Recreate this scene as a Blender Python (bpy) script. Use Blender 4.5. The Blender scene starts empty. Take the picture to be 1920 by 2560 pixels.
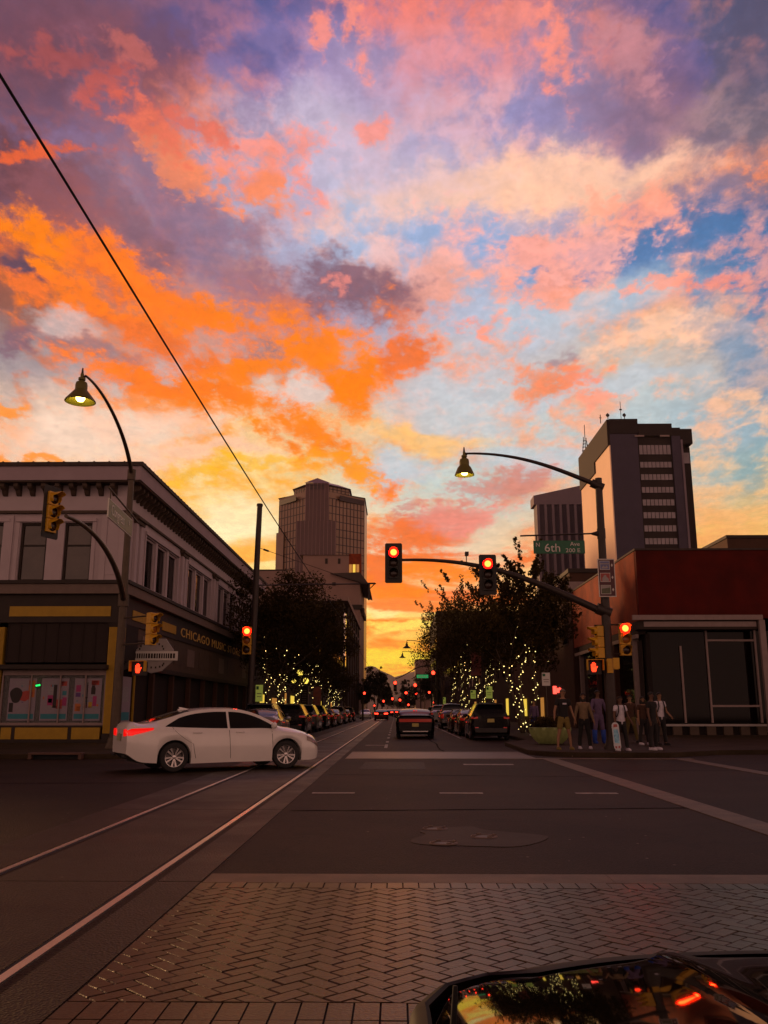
import bpy, math, random
from mathutils import Vector, Matrix, Euler, noise as mnoise
from math import sin, cos, pi, sqrt, radians as R
random.seed(7)
SC = bpy.context.scene
COL = SC.collection
# ------------------------------------------------------------------ camera
F, CX, CY, CAMH = 2200., 960., 1280., 1.4          # focal length and centre in photo pixels, eye height in metres
PIT, YAW = math.atan(494 / F), math.atan(30 / F)
cam = bpy.data.cameras.new('camera'); camo = bpy.data.objects.new('camera', cam); COL.objects.link(camo)
camo.location = (0, 0, CAMH); camo.rotation_euler = (pi / 2 + PIT, 0, YAW)
cam.sensor_fit = 'HORIZONTAL'; cam.sensor_width = 36; cam.lens = 36 * F / 1920
cam.clip_start = 0.05; cam.clip_end = 60000
SC.camera = camo
SC.view_settings.view_transform = 'Standard'; SC.view_settings.look = 'None'
SC.view_settings.exposure = 0; SC.view_settings.gamma = 1

def ray(px, py):
    a = (px - CX) / F; b = -(py - CY) / F
    x = a; y = cos(PIT) - b * sin(PIT); z = sin(PIT) + b * cos(PIT)
    return Vector((x * cos(YAW) - y * sin(YAW), x * sin(YAW) + y * cos(YAW), z))
def aty(px, py, Y):
    d = ray(px, py); t = Y / d.y
    return Vector((d.x * t, Y, CAMH + d.z * t))
def atx(px, py, X):
    d = ray(px, py); t = X / d.x
    return Vector((X, d.y * t, CAMH + d.z * t))

# ------------------------------------------------------------------ sky
def lin(c):
    return tuple(((v / 255) / 12.92 if v <= 10 else (((v / 255) + .055) / 1.055) ** 2.4) for v in c)
world = bpy.data.worlds.new('World'); SC.world = world; world.use_nodes = True
nt = world.node_tree; nt.nodes.clear(); N = nt.nodes.new; LK = nt.links.new
def nd(t, **k):
    n = N(t)
    for a, b in k.items(): setattr(n, a, b)
    return n
def mth(op, a, b=None, c=None, clamp=False):
    n = N('ShaderNodeMath'); n.operation = op; n.use_clamp = clamp
    for i, v in enumerate((a, b, c)):
        if v is None: continue
        if isinstance(v, (int, float)): n.inputs[i].default_value = v
        else: LK(v, n.inputs[i])
    return n.outputs[0]
def vm(op, a, b=None, c=None, out=0):
    n = N('ShaderNodeVectorMath'); n.operation = op
    for i, v in enumerate((a, b, c)):
        if v is None: continue
        if isinstance(v, tuple): n.inputs[i].default_value = v
        else: LK(v, n.inputs[i])
    return n.outputs[out]
def mixc(f, a, b):
    n = N('ShaderNodeMix'); n.data_type = 'RGBA'
    if isinstance(f, (int, float)): n.inputs[0].default_value = f
    else: LK(f, n.inputs[0])
    for i, v in ((6, a), (7, b)):
        if isinstance(v, tuple): n.inputs[i].default_value = (*v[:3], 1)
        else: LK(v, n.inputs[i])
    return n.outputs[2]
def mapr(v, a, b, c=0., d=1., kind='SMOOTHSTEP'):
    n = N('ShaderNodeMapRange'); n.interpolation_type = kind; n.clamp = False
    LK(v, n.inputs[0])
    for i, x in zip((1, 2, 3, 4), (a, b, c, d)): n.inputs[i].default_value = x
    return n.outputs[0]
def noisen(vec, scale, detail=6, rough=.55, dist=0., lac=2.0):
    n = N('ShaderNodeTexNoise'); n.noise_dimensions = '3D'
    LK(vec, n.inputs['Vector']); n.inputs['Scale'].default_value = scale
    n.inputs['Detail'].default_value = detail; n.inputs['Roughness'].default_value = rough
    n.inputs['Distortion'].default_value = dist; n.inputs['Lacunarity'].default_value = lac
    return n
tc = N('ShaderNodeTexCoord'); Dv = tc.outputs['Generated']
sx = N('ShaderNodeSeparateXYZ'); LK(Dv, sx.inputs[0])
dy = mth('MAXIMUM', sx.outputs[1], .06)
u0 = mth('DIVIDE', sx.outputs[0], dy); v0 = mth('DIVIDE', sx.outputs[2], dy)
# the cloud deck seen in perspective: q shrinks and flattens towards the horizon
den = mth('ADD', mth('MAXIMUM', v0, -.02), .30)
qx = mth('DIVIDE', u0, den); qy = mth('DIVIDE', 1.0, den)
cq = N('ShaderNodeCombineXYZ'); LK(qx, cq.inputs[0]); LK(qy, cq.inputs[1]); Q = cq.outputs[0]
mpq = N('ShaderNodeMapping'); mpq.inputs['Rotation'].default_value = (0, 0, R(28)); mpq.inputs['Scale'].default_value = (1.0, .62, 1)
LK(Q, mpq.inputs['Vector']); QS = mpq.outputs[0]
cuv = N('ShaderNodeCombineXYZ'); LK(u0, cuv.inputs[0]); LK(v0, cuv.inputs[1])
# warp the large layout with two scales of noise so that no edge is straight
w1 = noisen(QS, 4.2, 3, .5); w2 = noisen(Q, 19, 5, .62)
wv = vm('ADD', vm('MULTIPLY', vm('SUBTRACT', w1.outputs['Color'], (.5, .5, .5)), (.22, .16, 0)),
        vm('MULTIPLY', vm('SUBTRACT', w2.outputs['Color'], (.5, .5, .5)), (.10, .07, 0)))
# less warp near the horizon
wamp = mapr(v0, .0, .6, .25, 1.0)
wsc = N('ShaderNodeVectorMath'); wsc.operation = 'SCALE'; LK(wv, wsc.inputs[0]); LK(wamp, wsc.inputs[3])
UV = vm('ADD', cuv.outputs[0], wsc.outputs[0])
suv = N('ShaderNodeSeparateXYZ'); LK(UV, suv.inputs[0])
U, V = suv.outputs[0], suv.outputs[1]
def uvof(px, py):
    d = ray(px, py); return d.x / d.y, d.z / d.y
# rows of the sky from the top of the view to the horizon: (gap colour, cloud colour) every 15 degrees or so
XS = [0, 240, 480, 720, 960, 1200, 1440, 1680, 1920]
ROWS = [
 (0,   [((95,75,100),(135,75,90)),((110,85,120),(150,95,115)),((85,90,140),(130,95,130)),((80,85,145),(150,105,140)),((150,125,165),(245,130,115)),((160,125,155),(225,120,110)),((110,100,140),(200,125,125)),((80,90,130),(150,115,125)),((85,80,105),(190,110,100))]),
 (150, [((115,80,100),(165,75,75)),((120,85,115),(190,85,75)),((125,100,145),(200,110,110)),((140,125,180),(190,140,165)),((175,150,185),(225,150,160)),((155,135,175),(215,140,150)),((165,130,155),(235,130,120)),((90,90,130),(160,120,140)),((90,85,110),(120,95,110))]),
 (300, [((110,80,105),(175,90,80)),((150,125,170),(235,120,95)),((135,110,140),(235,130,105)),((185,165,195),(240,150,135)),((190,180,205),(240,160,150)),((150,145,195),(215,170,185)),((145,130,170),(205,150,165)),((130,110,130),(170,130,140)),((110,100,115),(150,125,130))]),
 (450, [((120,75,90),(215,95,60)),((140,110,140),(220,115,85)),((165,135,155),(210,130,120)),((185,185,215),(235,165,150)),((195,200,220),(225,195,195)),((215,195,205),(255,205,170)),((200,165,175),(255,180,150)),((165,135,155),(235,170,140)),((150,115,120),(235,130,90))]),
 (600, [((190,85,40),(255,125,10)),((180,110,100),(235,110,60)),((150,120,145),(215,140,130)),((180,190,220),(230,180,170)),((175,190,220),(220,195,200)),((150,170,210),(250,170,155)),((120,150,200),(250,165,145)),((80,120,170),(225,160,155)),((60,100,150),(170,135,145))]),
 (750, [((130,85,80),(235,110,35)),((225,120,70),(255,130,30)),((220,130,90),(255,125,20)),((165,140,165),(225,120,85)),((175,170,195),(215,140,130)),((185,195,215),(245,170,150)),((175,190,210),(240,175,155)),((110,150,190),(235,165,140)),((75,115,165),(200,145,145))]),
 (900, [((150,140,145),(150,110,105)),((190,165,165),(250,125,55)),((215,170,160),(240,120,60)),((215,160,140),(255,125,15)),((210,175,165),(255,120,20)),((200,200,210),(245,175,150)),((200,190,185),(235,150,110)),((215,190,170),(250,195,150)),((110,140,170),(230,180,150))]),
 (1050,[((240,200,170),(250,170,120)),((245,210,185),(255,160,100)),((250,205,165),(255,140,40)),((250,195,135),(255,140,20)),((240,195,145),(255,175,90)),((200,205,205),(235,180,150)),((195,205,205),(240,170,140)),((180,195,200),(240,180,150)),((140,170,185),(230,190,160))]),
 (1200,[((250,190,130),(250,150,70)),((255,205,150),(255,180,110)),((255,220,150),(255,185,60)),((255,205,120),(255,165,40)),((205,215,205),(240,180,110)),((190,205,200),(215,140,120)),((200,200,190),(240,180,140)),((175,190,185),(235,190,150)),((130,165,170),(225,190,140))]),
 (1350,[((250,170,80),(250,140,60)),((255,190,90),(255,160,60)),((255,215,110),(255,170,50)),((255,235,170),(255,190,90)),((235,215,190),(245,125,70)),((225,200,170),(225,135,110)),((250,190,110),(250,160,80)),((240,185,100),(245,165,90)),((240,190,100),(240,180,110))]),
 (1480,[((250,160,60),(250,130,50)),((255,170,60),(255,140,40)),((255,190,80),(255,150,40)),((255,215,120),(255,150,40)),((255,210,140),(255,120,30)),((255,195,130),(250,110,60)),((250,180,90),(250,140,60)),((240,170,80),(240,140,70)),((230,170,80),(235,150,80))]),
 (1580,[((250,150,50),(245,120,40)),((255,160,50),(250,130,30)),((255,180,60),(255,140,30)),((255,200,80),(255,140,25)),((255,225,110),(255,130,15)),((255,190,70),(250,120,30)),((250,170,60),(245,130,40)),((235,160,60),(235,130,50)),((225,155,60),(225,130,60))]),
 (1660,[((250,150,40),(245,120,30)),((255,160,40),(250,130,25)),((255,190,45),(255,140,20)),((255,210,50),(255,145,15)),((255,215,50),(255,140,10)),((255,190,40),(255,130,15)),((250,170,40),(245,130,25)),((235,155,50),(235,130,40)),((225,150,50),(225,130,50))]),
 (1760,[((235,130,50),(225,110,40))] * 9),
]
ROWS[-1] = (1760, [((235,130,50),(225,110,40))] * 9)
n_big = noisen(QS, 5.2, 8, .58, .2); n_fine = noisen(Q, 27, 6, .60, .25); n_m = noisen(QS, 12, 7, .60, .3)
streak = N('ShaderNodeCombineXYZ'); LK(mth('MULTIPLY', u0, 3.2), streak.inputs[0]); LK(mth('MULTIPLY', v0, 15.), streak.inputs[1])
n_st = noisen(streak.outputs[0], 1.5, 7, .6, .6)
hor = mapr(v0, .10, .34, 1., 0.)
tb = mth('ADD', mth('MULTIPLY', n_big.outputs[0], .42), mth('ADD', mth('MULTIPLY', n_m.outputs[0], .36), mth('MULTIPLY', n_fine.outputs[0], .27)))
tmix = N('ShaderNodeMix'); tmix.data_type = 'FLOAT'; LK(hor, tmix.inputs[0]); LK(tb, tmix.inputs[2]); LK(mth('ADD', n_st.outputs[0], .03), tmix.inputs[3])
cover = mapr(tmix.outputs[0], .475, .585)
def ramp_row(py, cols, k, vec):
    n = N('ShaderNodeValToRGB'); cr = n.color_ramp; cr.interpolation = 'B_SPLINE'
    us = [uvof(x, py)[0] for x in XS]
    pos = [(uu + .75) / 1.5 for uu in us]
    cr.elements[0].position = pos[0]; cr.elements[0].color = (*lin(cols[0][k]), 1)
    cr.elements[1].position = pos[-1]; cr.elements[1].color = (*lin(cols[-1][k]), 1)
    for p, c in list(zip(pos, cols))[1:-1]:
        e = cr.elements.new(p); e.color = (*lin(c[k]), 1)
    LK(vec, n.inputs[0]); return n.outputs[0]
un = mth('DIVIDE', mth('ADD', U, .75), 1.5, clamp=True)
accs = [None, None]; vprev = None
for py, cols in ROWS:
    vr = uvof(960, py)[1]
    for k in (0, 1):
        c = ramp_row(py, cols, k, un)
        if accs[k] is None: accs[k] = c
        else: accs[k] = mixc(mapr(V, vr, vprev, 1., 0.), accs[k], c)
    vprev = vr
sky = mixc(cover, accs[0], accs[1])
classes = []; UVK = UV; nfeat = 0
def feat(px, py, rx, ry, rot, col, amt=1., edge=.42, amp=3.0, soft=.85):
    """one cloud (or gap) standing in the sky at its own direction, its edge torn by noise"""
    global UVK, nfeat
    uc, vc = uvof(px, py); e = 5.
    sxx = (uvof(px + e, py)[0] - uvof(px - e, py)[0]) / (2 * e); syy = (uvof(px, py - e)[1] - uvof(px, py + e)[1]) / (2 * e)
    m = N('ShaderNodeMapping'); m.vector_type = 'TEXTURE'; LK(UVK, m.inputs['Vector'])
    m.inputs['Location'].default_value = (uc, vc, 0); m.inputs['Rotation'].default_value = (0, 0, -R(rot))
    m.inputs['Scale'].default_value = (rx * sxx, ry * syy, 1)
    r = vm('LENGTH', m.outputs[0], out=1)
    rr = mth('MULTIPLY_ADD', tdev, -amp, r)
    f = mapr(rr, edge, edge + soft, amt, 0.)
    nfeat += 1
    if nfeat % 7 == 0:                      # chain the groups so the shader compiler keeps few values alive at once
        k = N('ShaderNodeVectorMath'); k.operation = 'MULTIPLY_ADD'; LK(f, k.inputs[0]); k.inputs[1].default_value = (1e-7,) * 3; LK(UV, k.inputs[2]); UVK = k.outputs[0]
    for c in classes:                       # features of one tone share a layer
        if sum((p - q) ** 2 for p, q in zip(c[0], col)) < TOL ** 2:
            c[1] = mth('MAXIMUM', c[1], f); return
    classes.append([col, f])
def lay():
    global sky
    for col, f in classes: sky = mixc(f, sky, lin(col))
    classes.clear()
TOL = 20
n_wisp = noisen(Q, 58, 5, .62, .3)
tdev = mth('ADD', mth('SUBTRACT', tmix.outputs[0], .53), mth('MULTIPLY', mth('SUBTRACT', n_wisp.outputs[0], .5), .36))
# gaps and veils
feat(450, 90, 110, 70, 10, (80,85,140), .8); feat(640, 130, 90, 45, 0, (85,95,150), .7)
feat(1640, 30, 130, 70, 20, (80,88,125), .7); feat(1740, 160, 120, 80, 0, (78,88,125), .7)
feat(1380, 420, 420, 62, -8, (255,200,168), .85, amp=1.2, soft=.8); feat(1650, 440, 200, 35, -8, (235,175,150), .6, amp=1.2)
feat(1000, 330, 260, 150, 20, (195,175,200), .5, amp=1.5, soft=.9)
feat(1660, 610, 330, 50, 6, (78,122,172), .75, amp=-1.6); feat(1420, 640, 150, 60, 5, (90,135,190), .7, amp=-1.6)
feat(1860, 880, 120, 80, 0, (110,148,182), .6, amp=-1.5); feat(1200, 580, 120, 60, 0, (150,175,215), .6, amp=-1.5)
feat(1500, 760, 260, 60, -5, (195,205,215), .6, amp=-1); feat(1120, 1000, 160, 90, 0, (195,210,215), .6, amp=-1)
feat(1450, 985, 300, 26, -6, (200,215,215), .6, amp=-1); feat(1660, 870, 280, 30, -8, (250,200,150), .7, amp=1)
feat(250, 1075, 360, 62, 0, (248,214,190), .8, amp=-1.2, soft=.8); feat(740, 960, 80, 55, -20, (228,205,195), .9, amp=-2)
feat(430, 1140, 260, 25, 0, (255,215,175), .8, amp=-1); feat(600, 1290, 120, 60, 0, (255,240,190), .8, amp=-1, soft=.9)
feat(1000, 1170, 110, 45, -10, (190,212,210), .8, amp=-1.4); feat(1340, 1140, 180, 40, 0, (205,208,198), .6, amp=-1)
feat(985, 1655, 120, 30, 0, (255,222,50), .9, amp=1.5, soft=.9); feat(1010, 1570, 130, 16, 3, (255,225,95), .85, amp=1.5, soft=.8); feat(940, 1530, 60, 14, 0, (255,235,150), .8, amp=1.5)
feat(560, 1180, 260, 12, -6, (255,185,30), .7, amp=1, soft=.8); feat(1060, 1080, 170, 40, 4, (255,195,115), .8, amp=1, soft=.8)
feat(130, 790, 110, 50, 10, (205,190,190), .7, amp=-1.8); feat(700, 500, 80, 120, 20, (190,185,210), .6, amp=-1.5)
lay()
# mauve shaded cloud
feat(140, 170, 430, 240, 18, (104,72,92), .8, amp=3); feat(60, 410, 240, 80, 25, (100,62,72), .85, amp=3); feat(420, 600, 130, 50, 40, (125,90,108), .8, amp=3); feat(330, 520, 260, 60, 48, (128,86,100), .7, amp=3); feat(330, 330, 300, 100, 45, (135,100,125), .5, amp=2.2)
feat(520, 540, 300, 95, 55, (150,112,130), .75, amp=2.2); feat(70, 640, 130, 62, 15, (82,68,92), .95, amp=2)
feat(200, 500, 220, 60, 35, (140,85,95), .7); feat(180, 855, 170, 34, 5, (150,118,125), .8); feat(15, 860, 60, 70, 0, (135,100,100), .8)
feat(860, 700, 190, 75, 8, (128,94,114), .9, amp=3.2); feat(660, 850, 70, 50, 0, (150,115,130), .8); feat(1420, 890, 55, 30, 0, (160,130,140), .8)
feat(820, 330, 190, 150, 10, (200,185,208), .75, amp=2, soft=1.0); feat(900, 180, 160, 90, 10, (170,150,185), .6, amp=2, soft=1.0); feat(1620, 250, 200, 90, -20, (120,100,130), .6, amp=1.5, soft=.9)
lay()
# salmon cloudlets
for a in ((1370,160,42,115,-18,(252,140,115)),(1250,60,60,45,20,(232,135,125)),(860,60,36,80,-25,(245,138,120)),(790,90,30,50,-10,(235,140,125)),
          (1590,505,125,55,25,(255,158,132)),(1310,570,58,42,30,(255,150,108)),(1400,590,200,60,10,(248,172,160)),(1330,690,80,50,0,(252,165,145)),
          (1230,800,60,26,-20,(252,160,135)),(1370,930,82,48,5,(243,135,88)),(1455,945,60,24,10,(240,150,115)),(1180,810,36,26,0,(250,135,100)),
          (1790,745,60,22,10,(255,150,120)),(1870,700,60,80,0,(220,150,145)),(1900,460,50,30,-20,(255,135,80)),(700,360,60,90,60,(250,150,125)),
          (420,330,90,26,30,(225,105,85)),(260,250,60,34,10,(200,88,75)),(150,170,110,28,15,(165,78,78)),(330,150,60,20,20,(190,100,95)),(600,430,60,40,50,(238,140,120)),(540,340,70,16,35,(225,115,95)),(520,420,150,34,35,(240,122,92)),(820,700,30,20,0,(240,150,130)),
          (1130,1290,120,34,-12,(222,135,118)),(1200,1205,135,26,-14,(205,128,118)),(1010,1275,45,24,0,(205,120,105)),(1500,1010,40,10,-10,(240,165,140)),
          (700,430,40,70,-25,(250,150,128)),(1560,140,60,60,0,(190,130,140)),(1650,720,80,16,0,(240,165,140)),(960,300,40,30,0,(250,150,130))):
    feat(*a, .74, amp=8.5, soft=1.2)
lay()
# burning orange undersides
for a in ((80,530,190,40,38,(255,128,12)),(300,650,150,42,38,(240,112,45)),(420,705,250,44,33,(255,122,32)),(545,748,115,46,10,(255,128,15)),
          (225,720,150,35,20,(255,130,45)),(120,640,60,28,30,(255,135,25)),(340,790,210,38,28,(255,118,45)),(400,950,300,34,17,(255,135,35)),
          (600,1010,210,50,20,(255,135,18)),(790,840,150,85,8,(255,125,12)),(900,910,85,130,15,(255,118,25)),(650,890,125,42,-12,(255,122,28)),
          (1040,850,55,68,-20,(252,110,55)),(750,1060,150,52,28,(255,138,18)),(700,1110,60,34,40,(255,145,20)),(870,1175,110,32,24,(255,150,25)),
          (970,1225,62,30,-28,(255,125,42)),(0,1000,120,16,5,(255,150,60)),(60,1130,160,12,8,(255,155,70)),
          (120,380,160,14,12,(225,95,55)),(30,690,60,30,20,(250,120,30)),(1000,1360,130,52,10,(252,112,55)),(1100,1440,190,30,6,(255,122,30)),
          (960,1480,110,30,4,(255,130,20)),(1340,1390,120,26,8,(255,112,40)),(930,1420,60,50,0,(250,110,50)),(1040,1520,150,16,4,(250,130,50))):
    feat(*a, .95, amp=4.6, soft=1.05)
lay()
sepk = mapr(mth('ADD', mth('MULTIPLY', n_wisp.outputs[0], .45), mth('MULTIPLY', n_fine.outputs[0], .55)), .36, .66, .97, 1.17)
vsc = N('ShaderNodeVectorMath'); vsc.operation = 'SCALE'; LK(sky, vsc.inputs[0]); LK(mth('MULTIPLY', sepk, mapr(v0, .0, .30, 1.22, 1.0)), vsc.inputs[3]); sky = vsc.outputs[0]
# unseen sky behind: bright low, dark overhead, shaped to light facades but not ground
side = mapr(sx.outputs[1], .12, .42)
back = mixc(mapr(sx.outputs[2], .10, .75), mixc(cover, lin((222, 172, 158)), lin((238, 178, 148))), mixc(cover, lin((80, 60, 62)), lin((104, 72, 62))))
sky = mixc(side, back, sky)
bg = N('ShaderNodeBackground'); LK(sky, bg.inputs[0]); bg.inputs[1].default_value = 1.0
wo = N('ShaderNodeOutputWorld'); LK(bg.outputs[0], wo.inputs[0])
world.cycles.sampling_method = 'MANUAL'; world.cycles.sample_map_resolution = 512
# the sun has just set behind the left-hand roofs: a weak, wide, orange afterglow
sun = bpy.data.lights.new('sun', 'SUN'); suno = bpy.data.objects.new('sun', sun); COL.objects.link(suno)
sun.energy = 3.4; sun.angle = R(8); sun.color = (1, .55, .25)
sd = Vector((-sin(R(48)) * cos(R(5)), cos(R(48)) * cos(R(5)), sin(R(5))))
sun.specular_factor = .35
suno.rotation_euler = sd.to_track_quat('Z', 'Y').to_euler()
# ------------------------------------------------------------------ helpers
ORG = {}
class MB:
    """collects boxes, tubes, lathes and sheets into one mesh"""
    def __init__(s): s.v = []; s.f = []; s.mi = []; s.M = Matrix.Identity(4); s.m = 0
    def add(s, vs, fs):
        b = len(s.v); M = s.M
        s.v += [M @ Vector(v) for v in vs]; s.f += [tuple(b + i for i in f) for f in fs]; s.mi += [s.m] * len(fs); return s
    def box(s, x0, x1, y0, y1, z0, z1):
        return s.add([(x0,y0,z0),(x1,y0,z0),(x1,y1,z0),(x0,y1,z0),(x0,y0,z1),(x1,y0,z1),(x1,y1,z1),(x0,y1,z1)],
                     [(0,3,2,1),(4,5,6,7),(0,1,5,4),(1,2,6,5),(2,3,7,6),(3,0,4,7)])
    def bbox(s, x0, x1, y0, y1, z0, z1, b=.02):
        """box with its upright and top edges cut at 45 degrees"""
        p = [(x0+b,y0),(x1-b,y0),(x1,y0+b),(x1,y1-b),(x1-b,y1),(x0+b,y1),(x0,y1-b),(x0,y0+b)]
        q = [(x0+2*b,y0+b),(x1-2*b,y0+b),(x1-b,y0+2*b),(x1-b,y1-2*b),(x1-2*b,y1-b),(x0+2*b,y1-b),(x0+b,y1-2*b),(x0+b,y0+2*b)]
        vs = [(*a, z0) for a in p] + [(*a, z1-b) for a in p] + [(*a, z1) for a in q]
        fs = [tuple(range(7,-1,-1)), tuple(range(16,24))]
        for k in (0, 8): fs += [(k+i, k+(i+1)%8, k+8+(i+1)%8, k+8+i) for i in range(8)]
        return s.add(vs, fs)
    def quad(s, a, b, c, d): return s.add([a, b, c, d], [(0,1,2,3)])
    def prism(s, poly, z0, z1):
        n = len(poly)
        return s.add([(*p, z0) for p in poly] + [(*p, z1) for p in poly],
                     [tuple(range(n-1,-1,-1)), tuple(range(n,2*n))] + [(i,(i+1)%n,n+(i+1)%n,n+i) for i in range(n)])
    def tube(s, pts, rads, n=8, cap=True):
        pts = [Vector(p) for p in pts]
        if isinstance(rads, (int, float)): rads = [rads] * len(pts)
        up = Vector((0,0,1)); vs = []; ref = None
        for i, p in enumerate(pts):
            t = (pts[min(i+1,len(pts)-1)] - pts[max(i-1,0)]).normalized()
            if ref is None:
                ref = t.cross(up) if abs(t.z) < .95 else t.cross(Vector((0,1,0)))
            a = (ref - t * ref.dot(t)).normalized(); b = t.cross(a); ref = a
            for k in range(n):
                w = 2*pi*k/n; vs.append(p + (a*cos(w) + b*sin(w)) * rads[i])
        fs = [(i*n+k, i*n+(k+1)%n, (i+1)*n+(k+1)%n, (i+1)*n+k) for i in range(len(pts)-1) for k in range(n)]
        if cap: fs += [tuple(range(n-1,-1,-1)), tuple((len(pts)-1)*n+k for k in range(n))]
        return s.add(vs, fs)
    def lathe(s, prof, n=24, c=(0,0,0), axis='Z'):
        vs = []
        for r, h in prof:
            for k in range(n):
                w = 2*pi*k/n; x, y = r*cos(w), r*sin(w)
                p = (x,y,h) if axis == 'Z' else ((x,h,y) if axis == 'Y' else (h,x,y))
                vs.append((p[0]+c[0], p[1]+c[1], p[2]+c[2]))
        m = len(prof)
        return s.add(vs, [(i*n+k, i*n+(k+1)%n, (i+1)*n+(k+1)%n, (i+1)*n+k) for i in range(m-1) for k in range(n)])
    def ball(s, c, r, nu=8, nv=5, sz=1):
        prof = [(max(r*sin(pi*i/nv), .0005), -r*sz*cos(pi*i/nv)) for i in range(nv+1)]
        return s.lathe(prof, nu, c)
    def octa(s, c, r):
        x, y, z = c
        return s.add([(x+r,y,z),(x,y+r,z),(x-r,y,z),(x,y-r,z),(x,y,z+r),(x,y,z-r)],
                     [(0,1,4),(1,2,4),(2,3,4),(3,0,4),(1,0,5),(2,1,5),(3,2,5),(0,3,5)])
    def build(s, name, mats, parent=None, local=False, smooth=False, bevel=0):
        me = bpy.data.meshes.new(name)
        o = bpy.data.objects.new(name, me)
        off = Vector((0,0,0))
        if parent is not None:
            ORG[o.name] = ORG.get(parent.name, Vector((0,0,0)))
            if not local: off = ORG[o.name]
        me.from_pydata([v - off for v in s.v], [], s.f)
        if not isinstance(mats, (list, tuple)): mats = [mats]
        for m in mats: me.materials.append(m)
        if len(mats) > 1: me.polygons.foreach_set('material_index', s.mi)
        if smooth:
            me.polygons.foreach_set('use_smooth', [True] * len(me.polygons))
            if smooth is not True:
                try: me.set_sharp_from_angle(angle=R(smooth))
                except Exception: pass
        me.update(); COL.objects.link(o)
        if parent is not None: o.parent = parent
        if bevel:
            b = o.modifiers.new('bevel', 'BEVEL'); b.width = bevel; b.segments = 2; b.limit_method = 'ANGLE'
        return o
def tag(o, label=None, cat=None, group=None, kind=None):
    for k, v in (('label', label), ('category', cat), ('group', group), ('kind', kind)):
        if v: o[k] = v
    return o
def thing(name, label, cat, loc=(0,0,0), rz=0., group=None):
    o = bpy.data.objects.new(name, None); COL.objects.link(o)
    o.location = loc; o.rotation_euler = (0,0,rz); o.empty_display_size = .3
    ORG[o.name] = Vector(loc); return tag(o, label, cat, group)
def children(o): return [c for c in bpy.data.objects if c.parent == o]
def dup(root, loc, rz, label, group=None):
    r = root.copy(); COL.objects.link(r); r.location = loc; r.rotation_euler = (0,0,rz); r['label'] = label
    if group: r['group'] = group
    ORG[r.name] = Vector(loc)
    for ch in children(root):
        c = ch.copy(); COL.objects.link(c); c.parent = r
        for g in children(ch):
            d = g.copy(); COL.objects.link(d); d.parent = c
    return r
def struct(name, mb, m, **k): return tag(mb.build(name, m, **k), kind='structure')

def mat(name, col, rough=.6, metal=0., var=.12, scale=3., bump=0., bscale=None, emit=None, es=0., coat=0., spec=.5, col2=None, alpha=None, rvar=0.):
    m = bpy.data.materials.new(name); m.use_nodes = True; t = m.node_tree; p = t.nodes['Principled BSDF']
    p.inputs['Roughness'].default_value = rough; p.inputs['Metallic'].default_value = metal
    p.inputs['Specular IOR Level'].default_value = spec
    if coat: p.inputs['Coat Weight'].default_value = coat; p.inputs['Coat Roughness'].default_value = .04
    g = t.nodes.new('ShaderNodeTexCoord'); src = g.outputs['Object']
    if var or bump or col2:
        n = t.nodes.new('ShaderNodeTexNoise'); n.inputs['Scale'].default_value = scale; n.inputs['Detail'].default_value = 7
        n.inputs['Roughness'].default_value = .6; t.links.new(src, n.inputs['Vector'])
        r = t.nodes.new('ShaderNodeValToRGB'); r.color_ramp.elements[0].position = .3; r.color_ramp.elements[1].position = .7
        a = [c * (1 - var) for c in col]; b = [min(1, c * (1 + var)) for c in (col2 or col)]
        if col2: a = list(col)
        r.color_ramp.elements[0].color = (*a, 1); r.color_ramp.elements[1].color = (*b, 1)
        t.links.new(n.outputs[0], r.inputs[0]); t.links.new(r.outputs[0], p.inputs['Base Color'])
        if rvar:
            k = t.nodes.new('ShaderNodeMapRange'); t.links.new(n.outputs[0], k.inputs[0]); k.inputs[1].default_value = .3; k.inputs[2].default_value = .7
            k.inputs[3].default_value = rough - rvar; k.inputs[4].default_value = rough + rvar; t.links.new(k.outputs[0], p.inputs['Roughness'])
        if bump:
            n2 = t.nodes.new('ShaderNodeTexNoise'); n2.inputs['Scale'].default_value = bscale or scale * 8; n2.inputs['Detail'].default_value = 5
            t.links.new(src, n2.inputs['Vector'])
            bp = t.nodes.new('ShaderNodeBump'); bp.inputs['Strength'].default_value = bump; bp.inputs['Distance'].default_value = .02
            t.links.new(n2.outputs[0], bp.inputs['Height']); t.links.new(bp.outputs[0], p.inputs['Normal'])
    else: p.inputs['Base Color'].default_value = (*col, 1)
    if emit: p.inputs['Emission Color'].default_value = (*emit, 1); p.inputs['Emission Strength'].default_value = es
    return m
M = {}
def mk(k, *a, **b): M[k] = mat(k, *a, **b); return M[k]
M['asphalt'] = m_ = mat('asphalt', (.013,.0078,.0040), .62, var=.3, scale=.35, col2=(.028,.0170,.0090), spec=.12)
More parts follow.
